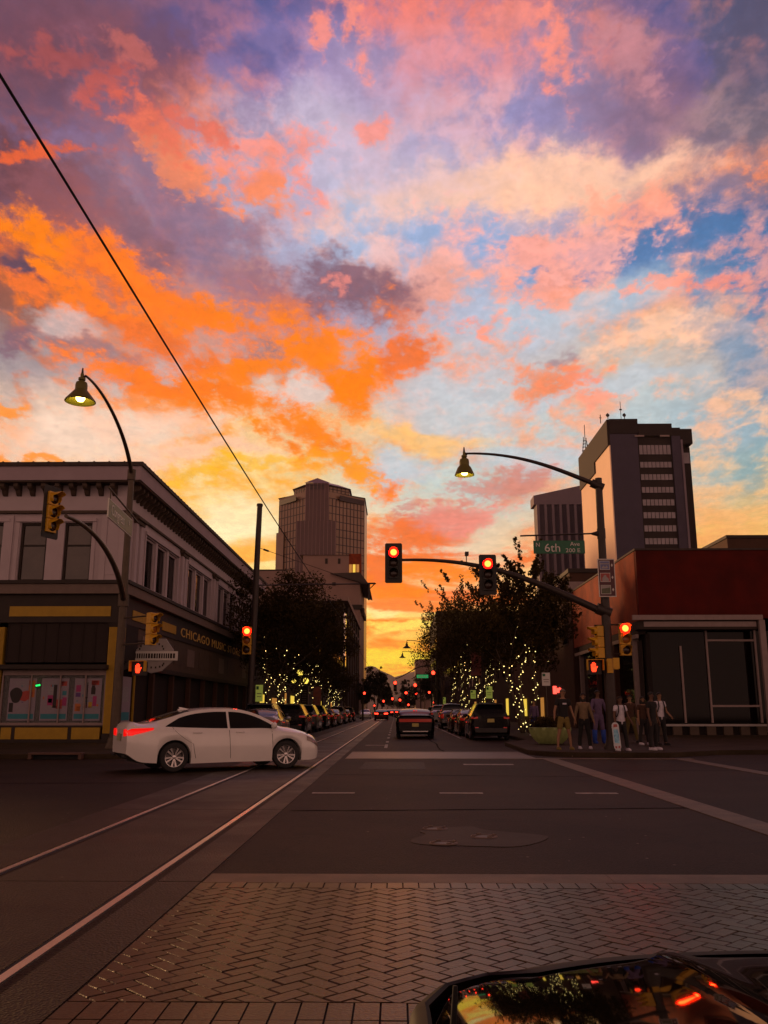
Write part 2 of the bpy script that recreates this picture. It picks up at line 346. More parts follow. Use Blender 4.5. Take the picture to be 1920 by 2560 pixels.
def grit(m, speck=.5, crack=True):
    """aggregate, pale specks and thin cracks worked into a road material"""
    t = m.node_tree; p = t.nodes['Principled BSDF']; L = t.links.new; src = [n for n in t.nodes if n.type == 'TEX_COORD'][0].outputs['Object']
    base = p.inputs['Base Color'].links[0].from_socket
    v = t.nodes.new('ShaderNodeTexVoronoi'); v.inputs['Scale'].default_value = 55; L(src, v.inputs['Vector'])
    r = t.nodes.new('ShaderNodeMapRange'); L(v.outputs['Color'], r.inputs[0]); r.inputs[1].default_value = 0; r.inputs[2].default_value = 1; r.inputs[3].default_value = .35; r.inputs[4].default_value = 1.8
    m1 = t.nodes.new('ShaderNodeMix'); m1.data_type = 'RGBA'; m1.blend_type = 'MULTIPLY'; m1.inputs[0].default_value = speck; L(base, m1.inputs[6]); L(r.outputs[0], m1.inputs[7])
    v3 = t.nodes.new('ShaderNodeTexVoronoi'); v3.inputs['Scale'].default_value = 2.6; L(src, v3.inputs['Vector'])
    r3 = t.nodes.new('ShaderNodeMapRange'); L(v3.outputs['Distance'], r3.inputs[0]); r3.inputs[1].default_value = .035; r3.inputs[2].default_value = .05; r3.inputs[3].default_value = 1; r3.inputs[4].default_value = 0
    m3 = t.nodes.new('ShaderNodeMix'); m3.data_type = 'RGBA'; L(r3.outputs[0], m3.inputs[0]); L(m1.outputs[2], m3.inputs[6]); m3.inputs[7].default_value = (.20,.15,.11,1); out = m3.outputs[2]
    if crack:
        nz = t.nodes.new('ShaderNodeTexNoise'); nz.inputs['Scale'].default_value = 1.1; nz.inputs['Detail'].default_value = 5; L(src, nz.inputs['Vector'])
        ad = t.nodes.new('ShaderNodeVectorMath'); ad.operation = 'MULTIPLY_ADD'; L(nz.outputs['Color'], ad.inputs[0]); ad.inputs[1].default_value = (1.6,1.6,0); L(src, ad.inputs[2])
        v2 = t.nodes.new('ShaderNodeTexVoronoi'); v2.feature = 'DISTANCE_TO_EDGE'; v2.inputs['Scale'].default_value = .22; L(ad.outputs[0], v2.inputs['Vector'])
        r2 = t.nodes.new('ShaderNodeMapRange'); L(v2.outputs['Distance'], r2.inputs[0]); r2.inputs[1].default_value = .0015; r2.inputs[2].default_value = .009; r2.inputs[3].default_value = .35; r2.inputs[4].default_value = 0
        m2 = t.nodes.new('ShaderNodeMix'); m2.data_type = 'RGBA'; L(r2.outputs[0], m2.inputs[0]); L(out, m2.inputs[6]); m2.inputs[7].default_value = (.004,.003,.0025,1); out = m2.outputs[2]
    L(out, p.inputs['Base Color'])
    b = t.nodes.new('ShaderNodeBump'); b.inputs['Strength'].default_value = .7; b.inputs['Distance'].default_value = .008; L(v.outputs['Distance'], b.inputs['Height']); L(b.outputs[0], p.inputs['Normal'])
grit(m_)
mk('concrete', (.024,.017,.010), .6, var=.2, scale=1.3, bump=.3, bscale=60, spec=.15, col2=(.038,.027,.017))
mk('track_concrete', (.0095,.0058,.0030), .45, var=.35, scale=.8, bump=.3, bscale=50, spec=.18, col2=(.020,.0122,.0068), rvar=.1)
mk('band', (.065,.043,.022), .5, var=.3, scale=2.5, bump=.3, bscale=60, spec=.3, col2=(.12,.080,.042))
mk('rail', (.95,.85,.76), .30, 1., var=.06, scale=2)
mk('black', (.008,.008,.008), .8, var=0)
mk('paint', (.12,.10,.085), .6, var=.35, scale=6, col2=(.30,.26,.22))
mk('sidewalk', (.026,.018,.011), .75, var=.2, scale=.9, bump=.3, bscale=50, spec=.2, col2=(.045,.033,.021))
mk('brick_red', (.10,.045,.03), .55, var=.2)
mk('stucco_mauve', (.36,.285,.32), .85, var=.06, scale=1.2, bump=.2, bscale=40)
mk('stucco_white', (.48,.41,.44), .85, var=.06, scale=1.2, bump=.2, bscale=40)
mk('stucco_pink', (.46,.35,.34), .85, var=.08, scale=.5, bump=.2, bscale=40)
mk('trim_dark', (.022,.013,.009), .7, var=.2)
mk('trim_grey', (.17,.125,.105), .8, var=.12)
mk('bracket', (.075,.05,.035), .8, var=.2)
mk('roof_tile', (.05,.035,.03), .8, var=.3, scale=6)
mk('gold', (.75,.48,.12), .4, var=.1, scale=4)
mk('yellow_paint', (.40,.24,.008), .6, var=.1, scale=4, bump=.2, bscale=120)
mk('screen', (.022,.013,.011), .85, var=.3, scale=30, bump=.4, bscale=70)
mk('panel', (.075,.050,.034), .75, var=.2, scale=2)
mk('glass_dark', (.004,.002,.002), .05, var=0, spec=.14)
mk('glass_brown', (.05,.035,.03), .12, var=.4, scale=1.2, spec=.6)
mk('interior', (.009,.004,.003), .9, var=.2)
mk('pole_steel', (.085,.062,.042), .5, .4, var=.15, scale=6)
mk('pole_dark', (.035,.024,.02), .5, .2, var=.2, scale=6)
mk('signal_yellow', (.62,.33,.008), .45, var=.1, scale=8)
mk('signal_black', (.02,.018,.016), .6, var=.1, scale=8)
mk('lens_dark', (.03,.012,.008), .25, var=0)
mk('lens_amber', (.30,.10,.01), .25, var=0)
mk('red_on', (.5,.02,.01), .3, var=0, emit=(1,.030,.004), es=34)
mk('red_far', (.5,.02,.01), .3, var=0, emit=(1,.03,.012), es=7)
mk('hand_on', (.5,.02,.01), .3, var=0, emit=(1,.035,.008), es=3)
mk('tail_on', (.4,.01,.01), .15, var=0, emit=(1,.006,.004), es=.8)
mk('tail_dim', (.22,.008,.008), .12, var=0, emit=(1,.03,.01), es=.12, coat=1)
mk('lamp_glow', (.8,.7,.3), .3, var=0, emit=(1,.74,.16), es=22)
mk('globe_glow', (.8,.7,.3), .3, var=0, emit=(1,.72,.10), es=1.6)
mk('lamp_green', (.14,.12,.02), .5, .2, var=.1)
mk('fairy', (.9,.8,.5), .3, var=0, emit=(1,.76,.24), es=3.5)
mk('red_rim', (.5,.02,.01), .3, var=0, emit=(1,.002,.001), es=12)
mk('warm_window', (.6,.4,.1), .3, var=.4, scale=1.5, emit=(1,.68,.08), es=.8)
mk('warm_dim', (.4,.2,.05), .3, var=0, emit=(1,.42,.08), es=.35)
mk('green_glow', (.0,.4,.1), .3, var=0, emit=(.02,1,.15), es=1.6)
mk('sign_green', (.005,.12,.055), .45, var=.08, scale=5)
mk('sign_white', (.66,.64,.60), .5, var=.05)
mk('sign_grey', (.34,.31,.30), .55, var=.1)
mk('sign_maroon', (.075,.015,.022), .5, var=.08)
mk('sign_blue', (.14,.16,.34), .5, var=.1); mk('sign_red', (.35,.06,.05), .5, var=.1)
mk('sign_olive', (.10,.11,.06), .5, var=.2, scale=9)
mk('paper', (.26,.22,.27), .7, var=.06, scale=8)
mk('teal', (.03,.20,.25), .7, var=.1); mk('magenta', (.30,.03,.14), .7, var=.1); mk('poster_red', (.35,.05,.04), .7, var=.2)
mk('poster_violet', (.10,.04,.18), .7, var=.2); mk('poster_orange', (.45,.14,.04), .7, var=.1); mk('poster_dark', (.02,.015,.015), .7, var=.1)
mk('poster_grey', (.26,.25,.28), .7, var=.2, scale=12)
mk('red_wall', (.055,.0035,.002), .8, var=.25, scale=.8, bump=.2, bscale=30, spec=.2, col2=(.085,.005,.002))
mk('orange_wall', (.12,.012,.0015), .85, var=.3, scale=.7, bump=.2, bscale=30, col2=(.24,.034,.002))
mk('brown_wall', (.060,.024,.012), .85, var=.2, scale=1)
mk('dark_wall', (.030,.018,.013), .85, var=.2, scale=.5)
mk('frame_white', (.27,.20,.19), .6, var=.12, scale=4)
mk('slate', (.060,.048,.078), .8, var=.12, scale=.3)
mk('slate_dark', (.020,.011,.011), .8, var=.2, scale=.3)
mk('peach', (.86,.62,.46), .85, var=.04, scale=.2)
mk('office_glass', (.22,.18,.21), .15, var=.25, scale=.4, spec=.7)
mk('fin', (.20,.155,.19), .8, var=.08, scale=.3)
mk('fin_dark', (.09,.068,.10), .7, var=.1, scale=.2)
mk('tower_glass', (.30,.18,.12), .3, var=.12, scale=.12)
mk('tower_bay', (.085,.028,.032), .3, var=.15, scale=.2)
mk('tower_line', (.055,.035,.04), .6, var=0); mk('tower_rib', (.26,.15,.16), .6, var=0)
mk('tower_roof', (.20,.13,.22), .45, .3, var=.1, scale=.1)
mk('stone_far', (.28,.185,.16), .85, var=.08, scale=.2)
mk('facade_glass', (.9,.8,.7), .03, 1., var=0)
mk('bark', (.10,.07,.05), .9, var=.3, scale=6, bump=.5)
mk('leaf', (.014,.0095,.0025), .8, var=.4, scale=.9, spec=.1, col2=(.050,.034,.008))
mk('leaf_far', (.028,.024,.009), .8, var=.3, scale=.6)
mk('mountain', (.16,.10,.085), .95, var=.2, scale=.002)
mk('tyre', (.018,.017,.017), .75, var=.1); mk('rim', (.55,.52,.52), .25, .9, var=.05); mk('rim_dark', (.12,.11,.11), .4, .7, var=.1)
mk('under', (.01,.01,.01), .9, var=0); mk('plastic', (.03,.028,.028), .6, var=.1)
mk('plate', (.32,.34,.22), .5, var=.1, scale=20); mk('plate_yellow', (.50,.42,.12), .5, var=.2, scale=14)
mk('car_glass', (.006,.005,.006), .09, var=0, spec=.35)
mk('chrome', (.6,.6,.6), .15, 1., var=0)
mk('headlamp', (.30,.24,.22), .12, .3, var=0)
mk('blinker', (.5,.15,.03), .2, var=0, emit=(1,.2,.06), es=.12)

# ------------------------------------------------------------------ ground
for k_ in ('asphalt', 'track_concrete', 'sidewalk', 'band', 'concrete'): M[k_].node_tree.nodes['Principled BSDF'].inputs['Specular Tint'].default_value = (1, .78, .55, 1)   # orange tint put on the sheen, takes blue out of the sky reflection
grit(M['track_concrete'], .35, False); grit(M['sidewalk'], .35, False)
g = MB(); g.quad((-4500,-60,0),(4500,-60,0),(4500,13000,0),(-4500,13000,0)); struct('ground', g, M['asphalt'])
XL, XR, XG = -4.17, -1.63, .10
g = MB(); y = -3.
while y < 420:                                       # slabs of the tram bed, a joint every 6 m
    y1 = y + (5.4 if y < 120 else 30)
    for a, b in ((XL, -3.56), (-3.38, -2.17), (-1.99, XR)): g.box(a, b, y, y1 - .018, -.02, .006)
    y = y1
struct('tram_track_bed', g, M['track_concrete'])
for i, xr in enumerate((-3.50, -2.10)):
    g = MB(); g.box(xr-.03, xr+.03, -3, 420, -.02, .010); g.m = 1; g.box(xr+.03 if i == 0 else xr-.07, xr+.07 if i == 0 else xr-.03, -3, 420, -.03, .0022)
    o = g.build('tram_rail', [M['rail'], M['black']])
    tag(o, ('steel tram rail set in the concrete, the one nearer the left pavement', 'steel tram rail set in the concrete, the one nearer the middle of the street')[i], 'rail', 'tram rails in the street')
# stop band and herringbone brick crossing
g = MB()
for k in range(5): g.box(-1.60 + k*3.4, -1.60 + k*3.4 + 3.395, 7.72, 8.12, -.02, .012)
struct('concrete_band', g, M['band'])
def island(name, c1, c2, rough):
    m = mat(name, c1, rough, var=.2); t = m.node_tree; p = t.nodes['Principled BSDF']
    gi = t.nodes.new('ShaderNodeNewGeometry'); r = t.nodes.new('ShaderNodeMix'); r.data_type = 'RGBA'
    t.links.new(gi.outputs['Random Per Island'], r.inputs[0]); r.inputs[6].default_value = (*c1, 1); r.inputs[7].default_value = (*c2, 1)
    n = [x for x in t.nodes if x.type == 'TEX_NOISE'][0]; n.inputs['Scale'].default_value = 14
    mx = t.nodes.new('ShaderNodeMix'); mx.data_type = 'RGBA'; mx.blend_type = 'MULTIPLY'; mx.inputs[0].default_value = .55
    g2 = t.nodes.new('ShaderNodeMapRange'); t.links.new(n.outputs[0], g2.inputs[0]); g2.inputs[1].default_value = .25; g2.inputs[2].default_value = .75; g2.inputs[3].default_value = .35; g2.inputs[4].default_value = 1.35
    t.links.new(r.outputs[2], mx.inputs[6]); t.links.new(g2.outputs[0], mx.inputs[7]); t.links.new(mx.outputs[2], p.inputs['Base Color'])
    b = t.nodes.new('ShaderNodeBump'); b.inputs['Strength'].default_value = .5; b.inputs['Distance'].default_value = .006
    nb = t.nodes.new('ShaderNodeTexNoise'); nb.inputs['Scale'].default_value = 45; nb.inputs['Detail'].default_value = 4
    tcn = [x for x in t.nodes if x.type == 'TEX_COORD'][0]; t.links.new(tcn.outputs['Object'], nb.inputs['Vector'])
    t.links.new(nb.outputs[0], b.inputs['Height']); t.links.new(b.outputs[0], p.inputs['Normal']); return m
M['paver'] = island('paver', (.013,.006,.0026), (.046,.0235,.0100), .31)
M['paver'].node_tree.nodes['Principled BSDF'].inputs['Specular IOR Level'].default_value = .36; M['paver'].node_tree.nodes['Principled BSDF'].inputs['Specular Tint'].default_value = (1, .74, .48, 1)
M['mortar'] = mat('mortar', (.012,.009,.008), .9, var=.2)
g = MB(); g.box(-1.61, 14, 3.9, 7.72, -.02, .003); struct('crosswalk_base', g, M['mortar'])
g = MB(); W = .100; J = .0065
def paver(x0, x1, y0, y1, rnd=True):
    x0 = max(x0, XR + .02); y0 = max(y0, 4.86); y1 = min(y1, 7.50)
    if x1 - x0 < .04 or y1 - y0 < .03: return
    z = .013 + random.uniform(-.002, .002); b = .005; j = [random.uniform(-.0015, .0015) for _ in range(4)]
    g.add([(x0,y0,0),(x1,y0,0),(x1,y1,0),(x0,y1,0),(x0,y0,z-b),(x1,y0,z-b),(x1,y1,z-b),(x0,y1,z-b),
           (x0+b,y0+b,z+j[0]),(x1-b,y0+b,z+j[1]),(x1-b,y1-b,z+j[2]),(x0+b,y1-b,z+j[3])],
          [(8,9,10,11),(4,5,9,8),(5,6,10,9),(6,7,11,10),(7,4,8,11),(0,1,5,4),(1,2,6,5),(2,3,7,6),(3,0,4,7)])
def rot_paver(cx, cy, L, Wd, ang):
    # brick turned by ang, clipped by the crossing's edges
    c, s_ = cos(ang), sin(ang); pts = []
    for a, b in ((-L/2,-Wd/2),(L/2,-Wd/2),(L/2,Wd/2),(-L/2,Wd/2)): pts.append((cx + a*c - b*s_, cy + a*s_ + b*c))
    def clip(poly, f):
        out = []
        for k in range(len(poly)):
            p, q = poly[k], poly[(k+1) % len(poly)]; fp, fq = f(p), f(q)
            if fp >= 0: out.append(p)
            if fp * fq < 0:
                t = fp / (fp - fq); out.append((p[0] + (q[0]-p[0])*t, p[1] + (q[1]-p[1])*t))
        return out
    for f in (lambda p: p[0] - XR - .02, lambda p: p[1] - 4.69, lambda p: 7.49 - p[1], lambda p: 13.5 - p[0]):
        pts = clip(pts, f)
        if len(pts) < 3: return
    mx = sum(p[0] for p in pts)/len(pts); my = sum(p[1] for p in pts)/len(pts)
    if max(abs(p[0]-mx)+abs(p[1]-my) for p in pts) < .05: return
    z = .013 + random.uniform(-.0018, .0018); tx, ty = random.uniform(-.012,.012), random.uniform(-.012,.012); n = len(pts); ins = []
    for p in pts:
        d = math.hypot(mx-p[0], my-p[1]) or 1; ins.append((p[0] + (mx-p[0])/d*.007, p[1] + (my-p[1])/d*.007))
    zz = lambda p: z + (p[0]-mx)*tx + (p[1]-my)*ty
    g.add([(*p, 0) for p in pts] + [(*p, zz(p)-.005) for p in pts] + [(*p, zz(p)) for p in ins],
          [tuple(range(2*n, 3*n))] + [(a*n+k, a*n+(k+1)%n, (a+1)*n+(k+1)%n, (a+1)*n+k) for a in (0, 1) for k in range(n)])
A45 = R(45); P_ = W + J/2
for i in range(0, 180):
    for j in range(-98, 62):
        # herringbone cell pattern on a (P_) lattice: brick pairs step diagonally
        if (i - j) % 4 == 0:
            for (ox, oy, ang) in ((1.0, .5, 0), (.5, 2.0, pi/2)):
                X0, Y0 = (i + ox) * P_, (j + oy - (0 if ang == 0 else 0)) * P_
                cx, cy = X0 * cos(A45) - Y0 * sin(A45), X0 * sin(A45) + Y0 * cos(A45)
                if -2 < cx < 14 and 4.6 < cy < 7.8: rot_paver(cx, cy, 2*P_ - J, P_ - J, ang + A45)
for k in range(140):                                # soldier courses along both edges
    x = XR + .02 + k * .128
    if x > 13.5: break
    z = .012; g.box(x, x + .118, 7.50, 7.712, 0, z + random.uniform(-.002, .002))
    g.box(x, x + .118, 4.44, 4.68, 0, z + random.uniform(-.002, .002))
    g.box(x, x + .118, 4.19, 4.43, 0, z + random.uniform(-.002, .002))
struct('brick_crosswalk', g, M['paver'])
g = MB(); g.box(-1.60, 14, 3.9, 4.18, -.02, .012); struct('concrete_band', g, M['band'])
# far crossing, lighter band between two edge bands; bands of the side crossings
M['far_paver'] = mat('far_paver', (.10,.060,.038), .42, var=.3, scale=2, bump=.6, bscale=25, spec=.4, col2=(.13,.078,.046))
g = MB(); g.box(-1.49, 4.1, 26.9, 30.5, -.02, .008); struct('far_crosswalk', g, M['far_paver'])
g = MB(); g.box(-1.49, 8.6, 26.4, 26.88, -.02, .010); g.box(-1.49, 4.1, 30.52, 30.95, -.02, .010)
g.box(4.22, 4.66, 9.2, 26.38, -.02, .010); g.box(8.05, 8.45, 12, 26.38, -.02, .010)
struct('crosswalk_band', g, M['band'])
g = MB()
for a, b in ((-1.45,-.72),(.74,1.48),(3.07,3.78)): g.box(a, b, 15.72, 15.9, -.02, .005)
g.box(1.75, 3.05, 23.7, 24.1, -.02, .005); g.box(-1.25, -.42, 36.4, 36.75, -.02, .005)
for k in range(22):
    yy = 34 + k * 5.6; g.box(-.46, -.34, yy, yy + (1.6 if k else 3.4), -.02, .005)
g.box(3.15, 3.25, 45, 160, -.02, .005)
struct('lane_markings', g, M['paint'])
# tar-sealed joints and an old trench repair in the asphalt
g = MB(); rs = random.Random(31)
def seam(a, b, w=.035):
    n = max(4, int(math.dist(a, b)/.35)); vs = []
    dx, dy = (b[0]-a[0])/n, (b[1]-a[1])/n; L = math.hypot(dx, dy); nx_, ny_ = -dy/L, dx/L; off = 0
    for k in range(n+1):
        off = off*.8 + rs.uniform(-.03,.03); hw = w*rs.uniform(.5,1.3); cx, cy = a[0]+dx*k+nx_*off, a[1]+dy*k+ny_*off
        vs += [(cx-nx_*hw, cy-ny_*hw, .004), (cx+nx_*hw, cy+ny_*hw, .004)]
    g.add(vs, [(2*k, 2*k+2, 2*k+3, 2*k+1) for k in range(n)])
seam((-1.5,13.1),(4.2,13.5)); seam((-1.5,20.2),(4.1,19.6),.025); seam((-20,17.3),(-4.3,17.9)); seam((5.0,21.5),(20,22.3),.03)
seam((1.6,31),(1.7,90),.03); seam((-13,10),(-12.4,25),.03)
struct('asphalt_seam', g, mat('tar', (.0035,.0025,.002), .9, var=.2, spec=.05))
g = MB(); g.prism([(5.4,9.4),(7.9,9.3),(8.0,11.0),(5.5,11.2)], -.02, .003); g.prism([(-.9,22.0),(.7,22.0),(.75,24.9),(-.85,25.0)], -.02, .003); g.prism([(-9.5,12.0),(-6.4,12.2),(-6.3,13.6),(-9.4,13.5)], -.02, .003)
m_ = mat('asphalt_repair', (.010,.006,.0035), .55, var=.3, scale=.5, col2=(.017,.0105,.006), spec=.12); grit(m_, .5, False); struct('asphalt_repair', g, m_)
# concrete collar round three valve covers
g = MB(); pts = []
for k in range(72):
    w = 2*pi*k/72; r = 1
    x = .78 + (.62 + .10*cos(3*w+.4) ) * cos(w) + .06*sin(5*w); yv = 10.45 + (.78 + .14*cos(3*w + 2.0)) * sin(w)
    if x > .9: x += .22 * max(0, cos((yv - 10.3) * 2.2))
    pts.append((x, yv))
g.prism(pts, -.02, .007); struct('concrete_collar', g, M['concrete'])
for i, (x, yv) in enumerate(((.46, 11.12), (.98, 10.45), (.50, 9.95))):
    t = thing('valve_cover', ('round iron valve cover at the far end of the three lobed concrete patch', 'round iron valve cover at the right end of the concrete patch', 'round iron valve cover at the end of the concrete patch nearest the brick crossing')[i], 'valve cover', (x, yv, 0), 0, 'valve covers in the road')
    g = MB(); g.lathe([(.001,.0135),(.085,.0135),(.088,.010),(.10,.0095)], 24); g.build('lid', M['pole_dark'], t, local=True, smooth=30)
    g = MB(); g.lathe([(.118,.008),(.118,.018),(.150,.018),(.155,.008)], 24)
    for k in range(4):
        w = k*pi/2 + .4; g.tube([(.13*cos(w-.2), .13*sin(w-.2), .024), (.13*cos(w+.2), .13*sin(w+.2), .024)], .012, 6)
    g.build('ring', M['trim_grey'], t, local=True, smooth=30)
# pavements, a real kerb step
def pave(name, poly, m='sidewalk', h=.15):
    g = MB(); g.prism(poly, -.05, h); o = g.build(name, M[m], bevel=.03); tag(o, kind='structure'); return o
def arc(cx, cy, r, a0, a1, n=8): return [(cx + r*cos(R(a0 + (a1-a0)*k/n)), cy + r*sin(R(a0 + (a1-a0)*k/n))) for k in range(n+1)]
pave('sidewalk', [(-80, 26.3)] + arc(-9.0, 28.3, 2.0, -90, 0) + [(-7.0, 400), (-11, 400), (-80, 400)])
pave('sidewalk', [(5.6, 400), (5.6, 39)] + [(4.9, 37.6), (4.3, 36.2)] + arc(6.2, 29.4, 2.0, 180, 270) + [(8.2, 27.4), (10.2, 29.0), (12, 29.4), (80, 29.4), (80, 400)])
# drain inlet in the left kerb
t = thing('storm_drain', 'wide rust red storm drain opening in the kerb left of the white car', 'drain', (-10.0, 26.1, 0))
g = MB(); x0, x1 = -10.6, -9.05
g.box(x0, x1, 26.08, 26.36, .13, .19); g.box(x0, x0+.10, 26.08, 26.29, 0, .13); g.box(x1-.10, x1, 26.08, 26.29, 0, .13)
g.build('frame', M['brick_red'], t, bevel=.01)
g = MB(); g.box(x0+.1, x1-.1, 26.24, 26.295, .0, .13); g.build('opening', M['black'], t)

# ------------------------------------------------------------------ mountains
def ridge(name, Y, prof, seed):
    g = MB(); n = 160; m = 10; rnd = random.Random(seed); x0, x1 = prof[0][0], prof[-1][0]
    def H(x):
        for (a, ha), (b, hb) in zip(prof, prof[1:]):
            if a <= x <= b: return ha + (hb-ha) * (x-a)/(b-a)
        return 0
    vs = []
    for j in range(m):
        for i in range(n):
            x = x0 + (x1-x0)*i/(n-1); d = j/(m-1); h = H(x)
            q = mnoise.fractal(Vector((x*.004, j*.35, seed)), 1., 2., 5)
            vs.append((x + q*30, Y + (1-d)*-Y*.16 + q*60, h*d*(1 + .10*q) + (12*q if j == m-1 else 0)))
    g.add(vs, [(j*n+i, j*n+i+1, (j+1)*n+i+1, (j+1)*n+i) for j in range(m-1) for i in range(n-1)])
    tp = [(v[0], v[1], v[2]) for v in vs[-n:]]
    g.add(tp + [(p[0], p[1] + 900, -5) for p in tp], [(i, i+1, n+i+1, n+i) for i in range(n-1)])
    return struct(name, g, M['mountain'], smooth=True)
pts = [(x, aty(x, y, 9000)) for x, y in ((860,1690),(905,1668),(935,1664),(958,1676),(975,1690),(985,1693),(1003,1684),(1018,1676),(1040,1672),(1070,1668),(1120,1680),(1200,1700))]
ridge('mountain', 9000, [(-3500, 300)] + [(p.x, p.z) for _, p in pts] + [(4200, 320)], 3)
pts = [(x, aty(x, y, 5500)) for x, y in ((860,1722),(960,1716),(990,1700),(1020,1702),(1060,1708),(1140,1716))]
ridge('foothill', 5500, [(-2600, 140)] + [(p.x, p.z * .93) for _, p in pts] + [(2600, 130)], 8)
# ------------------------------------------------------------------ text
def text_mesh(body, size, mname, parent, loc, rot=(pi/2,0,0), sx=1., depth=.008, name='lettering', spacing=1., align='LEFT'):
    c = bpy.data.curves.new('t', 'FONT'); c.body = body; c.size = size; c.extrude = depth; c.space_character = spacing; c.align_x = align; c.resolution_u = 3
    o = bpy.data.objects.new('t', c); COL.objects.link(o)
    bpy.context.view_layer.update()
    me = bpy.data.meshes.new_from_object(o.evaluated_get(bpy.context.evaluated_depsgraph_get()))
    COL.objects.unlink(o); bpy.data.objects.remove(o); bpy.data.curves.remove(c)
    X = Matrix.Translation(loc) @ Euler(rot).to_matrix().to_4x4() @ Matrix.Diagonal((sx, 1, 1, 1))
    if parent is not None: X = Matrix.Translation(-ORG.get(parent.name, Vector((0,0,0)))) @ X
    me.transform(X); me.materials.clear(); me.materials.append(M[mname])
    t = bpy.data.objects.new(name, me); COL.objects.link(t)
    if parent is not None: t.parent = parent; ORG[t.name] = ORG.get(parent.name, Vector((0,0,0)))
    return t

# ------------------------------------------------------------------ the two-storey corner shop
FX, FY = -11.0, 35.0                                  # its street corner
B = thing('building', 'two storey white stucco corner building with bracketed cornice and yellow painted shop front', 'building', (FX, FY, .15))
YE = 69.
g = MB(); g.box(-30, FX-.25, FY+.25, YE, 6.3, 11.0)
g.build('inner_wall', M['stucco_mauve'], B)
# upper wall panels between the openings, front and street side
g = MB(); zb, z0, z1, zt = 6.45, 6.45, 8.85, 10.5
frw = [(-15.3,-14.2),(-13.5,-12.35)] + [(-18.6,-17.5),(-17.0,-15.9)] + [(-21.6,-20.5),(-20,-18.9),(-24.7,-23.6),(-23.1,-22)]
frw.sort(); xs = [-30] + [v for p in frw for v in p] + [FX]
for a, b in zip(xs[::2], xs[1::2]): g.box(a, b, FY, FY+.249, z0, z1)
g.box(-30, FX, FY, FY+.249, z1, zt+.4)
grp = [(37.9,43.7),(45.9,51.7),(53.9,59.7),(61.9,67.7)]; stw = []
for a, b in grp:
    w = (b - a - 2*.30) / 3
    for k in range(3): stw.append((a + k*(w+.30), a + k*(w+.30) + w))
ys = [FY+.25] + [v for p in stw for v in p] + [YE]
for a, b in zip(ys[::2], ys[1::2]): g.box(FX-.249, FX, a, b, z0, z1)
g.box(FX-.249, FX, FY+.25, YE, z1, zt+.4)
g.build('wall', M['stucco_white'], B)
# pilasters and hood mouldings round the windows
g = MB()
for a, b in [(-12.0,-11.75),(-11.25,-10.97)] + [(-16.0,-15.6),(-22,-21.7)]: g.box(a, b, FY-.06, FY-.002, 6.45, 9.15)
g.box(-11.75, -11.25, FY-.02, FY-.002, 6.7, 9.0)
for a, b in ((-15.5,-12.2),(-18.8,-15.75),(-21.8,-18.75)):
    g.box(a, b, FY-.10, FY-.002, 8.88, 9.02); g.box(a, a+.16, FY-.05, FY-.002, 6.45, 8.88); g.box(b-.16, b, FY-.05, FY-.002, 6.45, 8.88)
for a, b in grp:
    g.box(FX+.002, FX+.10, a-.15, b+.15, 8.9, 9.05); g.box(FX+.002, FX+.05, a-.15, a-.02, 6.5, 8.9); g.box(FX+.002, FX+.05, b+.02, b+.15, 6.5, 8.9)
    g.box(FX+.002, FX+.16, a-.3, b+.3, 6.46, 6.58)
for yc in (36.6, 44.8, 52.8, 60.8, 68.4):
    g.box(FX+.002, FX+.14, yc-.55, yc-.22, 6.5, 9.2); g.box(FX+.002, FX+.14, yc+.12, yc+.45, 6.5, 9.2)
g.build('pilaster', M['stucco_white'], B, bevel=.015)
g = MB()
for yc in (36.6, 44.8, 52.8, 60.8, 68.4): g.box(FX+.002, FX+.28, yc-.72, yc+.62, 9.2, 9.34); g.box(FX+.002, FX+.2, yc-.6, yc+.5, 9.05, 9.2)
g.box(-30, FX+.15, FY-.15, FY-.002, 9.22, 9.34); g.box(FX+.002, FX+.12, FY-.15, YE, 9.36, 9.46)
g.build('capital', M['bracket'], B, bevel=.02)
for a, b in frw:
    w = thing
    g = MB(); f = .09
    g.box(a, b, FY+.10, FY+.16, z1-f, z1); g.box(a, b, FY+.10, FY+.16, z0, z0+f); g.box(a, a+f, FY+.10, FY+.16, z0+f, z1-f); g.box(b-f, b, FY+.10, FY+.16, z0+f, z1-f)
    g.box(a+f, b-f, FY+.11, FY+.15, 7.9, 7.96)
    fr = g.build('window', M['trim_dark'], B); g = MB(); g.box(a+f, b-f, FY+.165, FY+.18, z0+f, z1-f); g.build('pane', M['glass_brown'], fr)
for a, b in stw:
    g = MB(); f = .08; xa, xb = FX-.16, FX-.10
    g.box(xa, xb, a, b, z1-f, z1); g.box(xa, xb, a, b, z0+.1, z0+f+.1); g.box(xa, xb, a, a+f, z0+f+.1, z1-f); g.box(xa, xb, b-f, b, z0+f+.1, z1-f)
    fr = g.build('window', M['stucco_white'], B); g = MB(); g.box(FX-.19, FX-.17, a+f, b-f, z0+f, z1-f); g.build('pane', M['glass_dark'], fr)
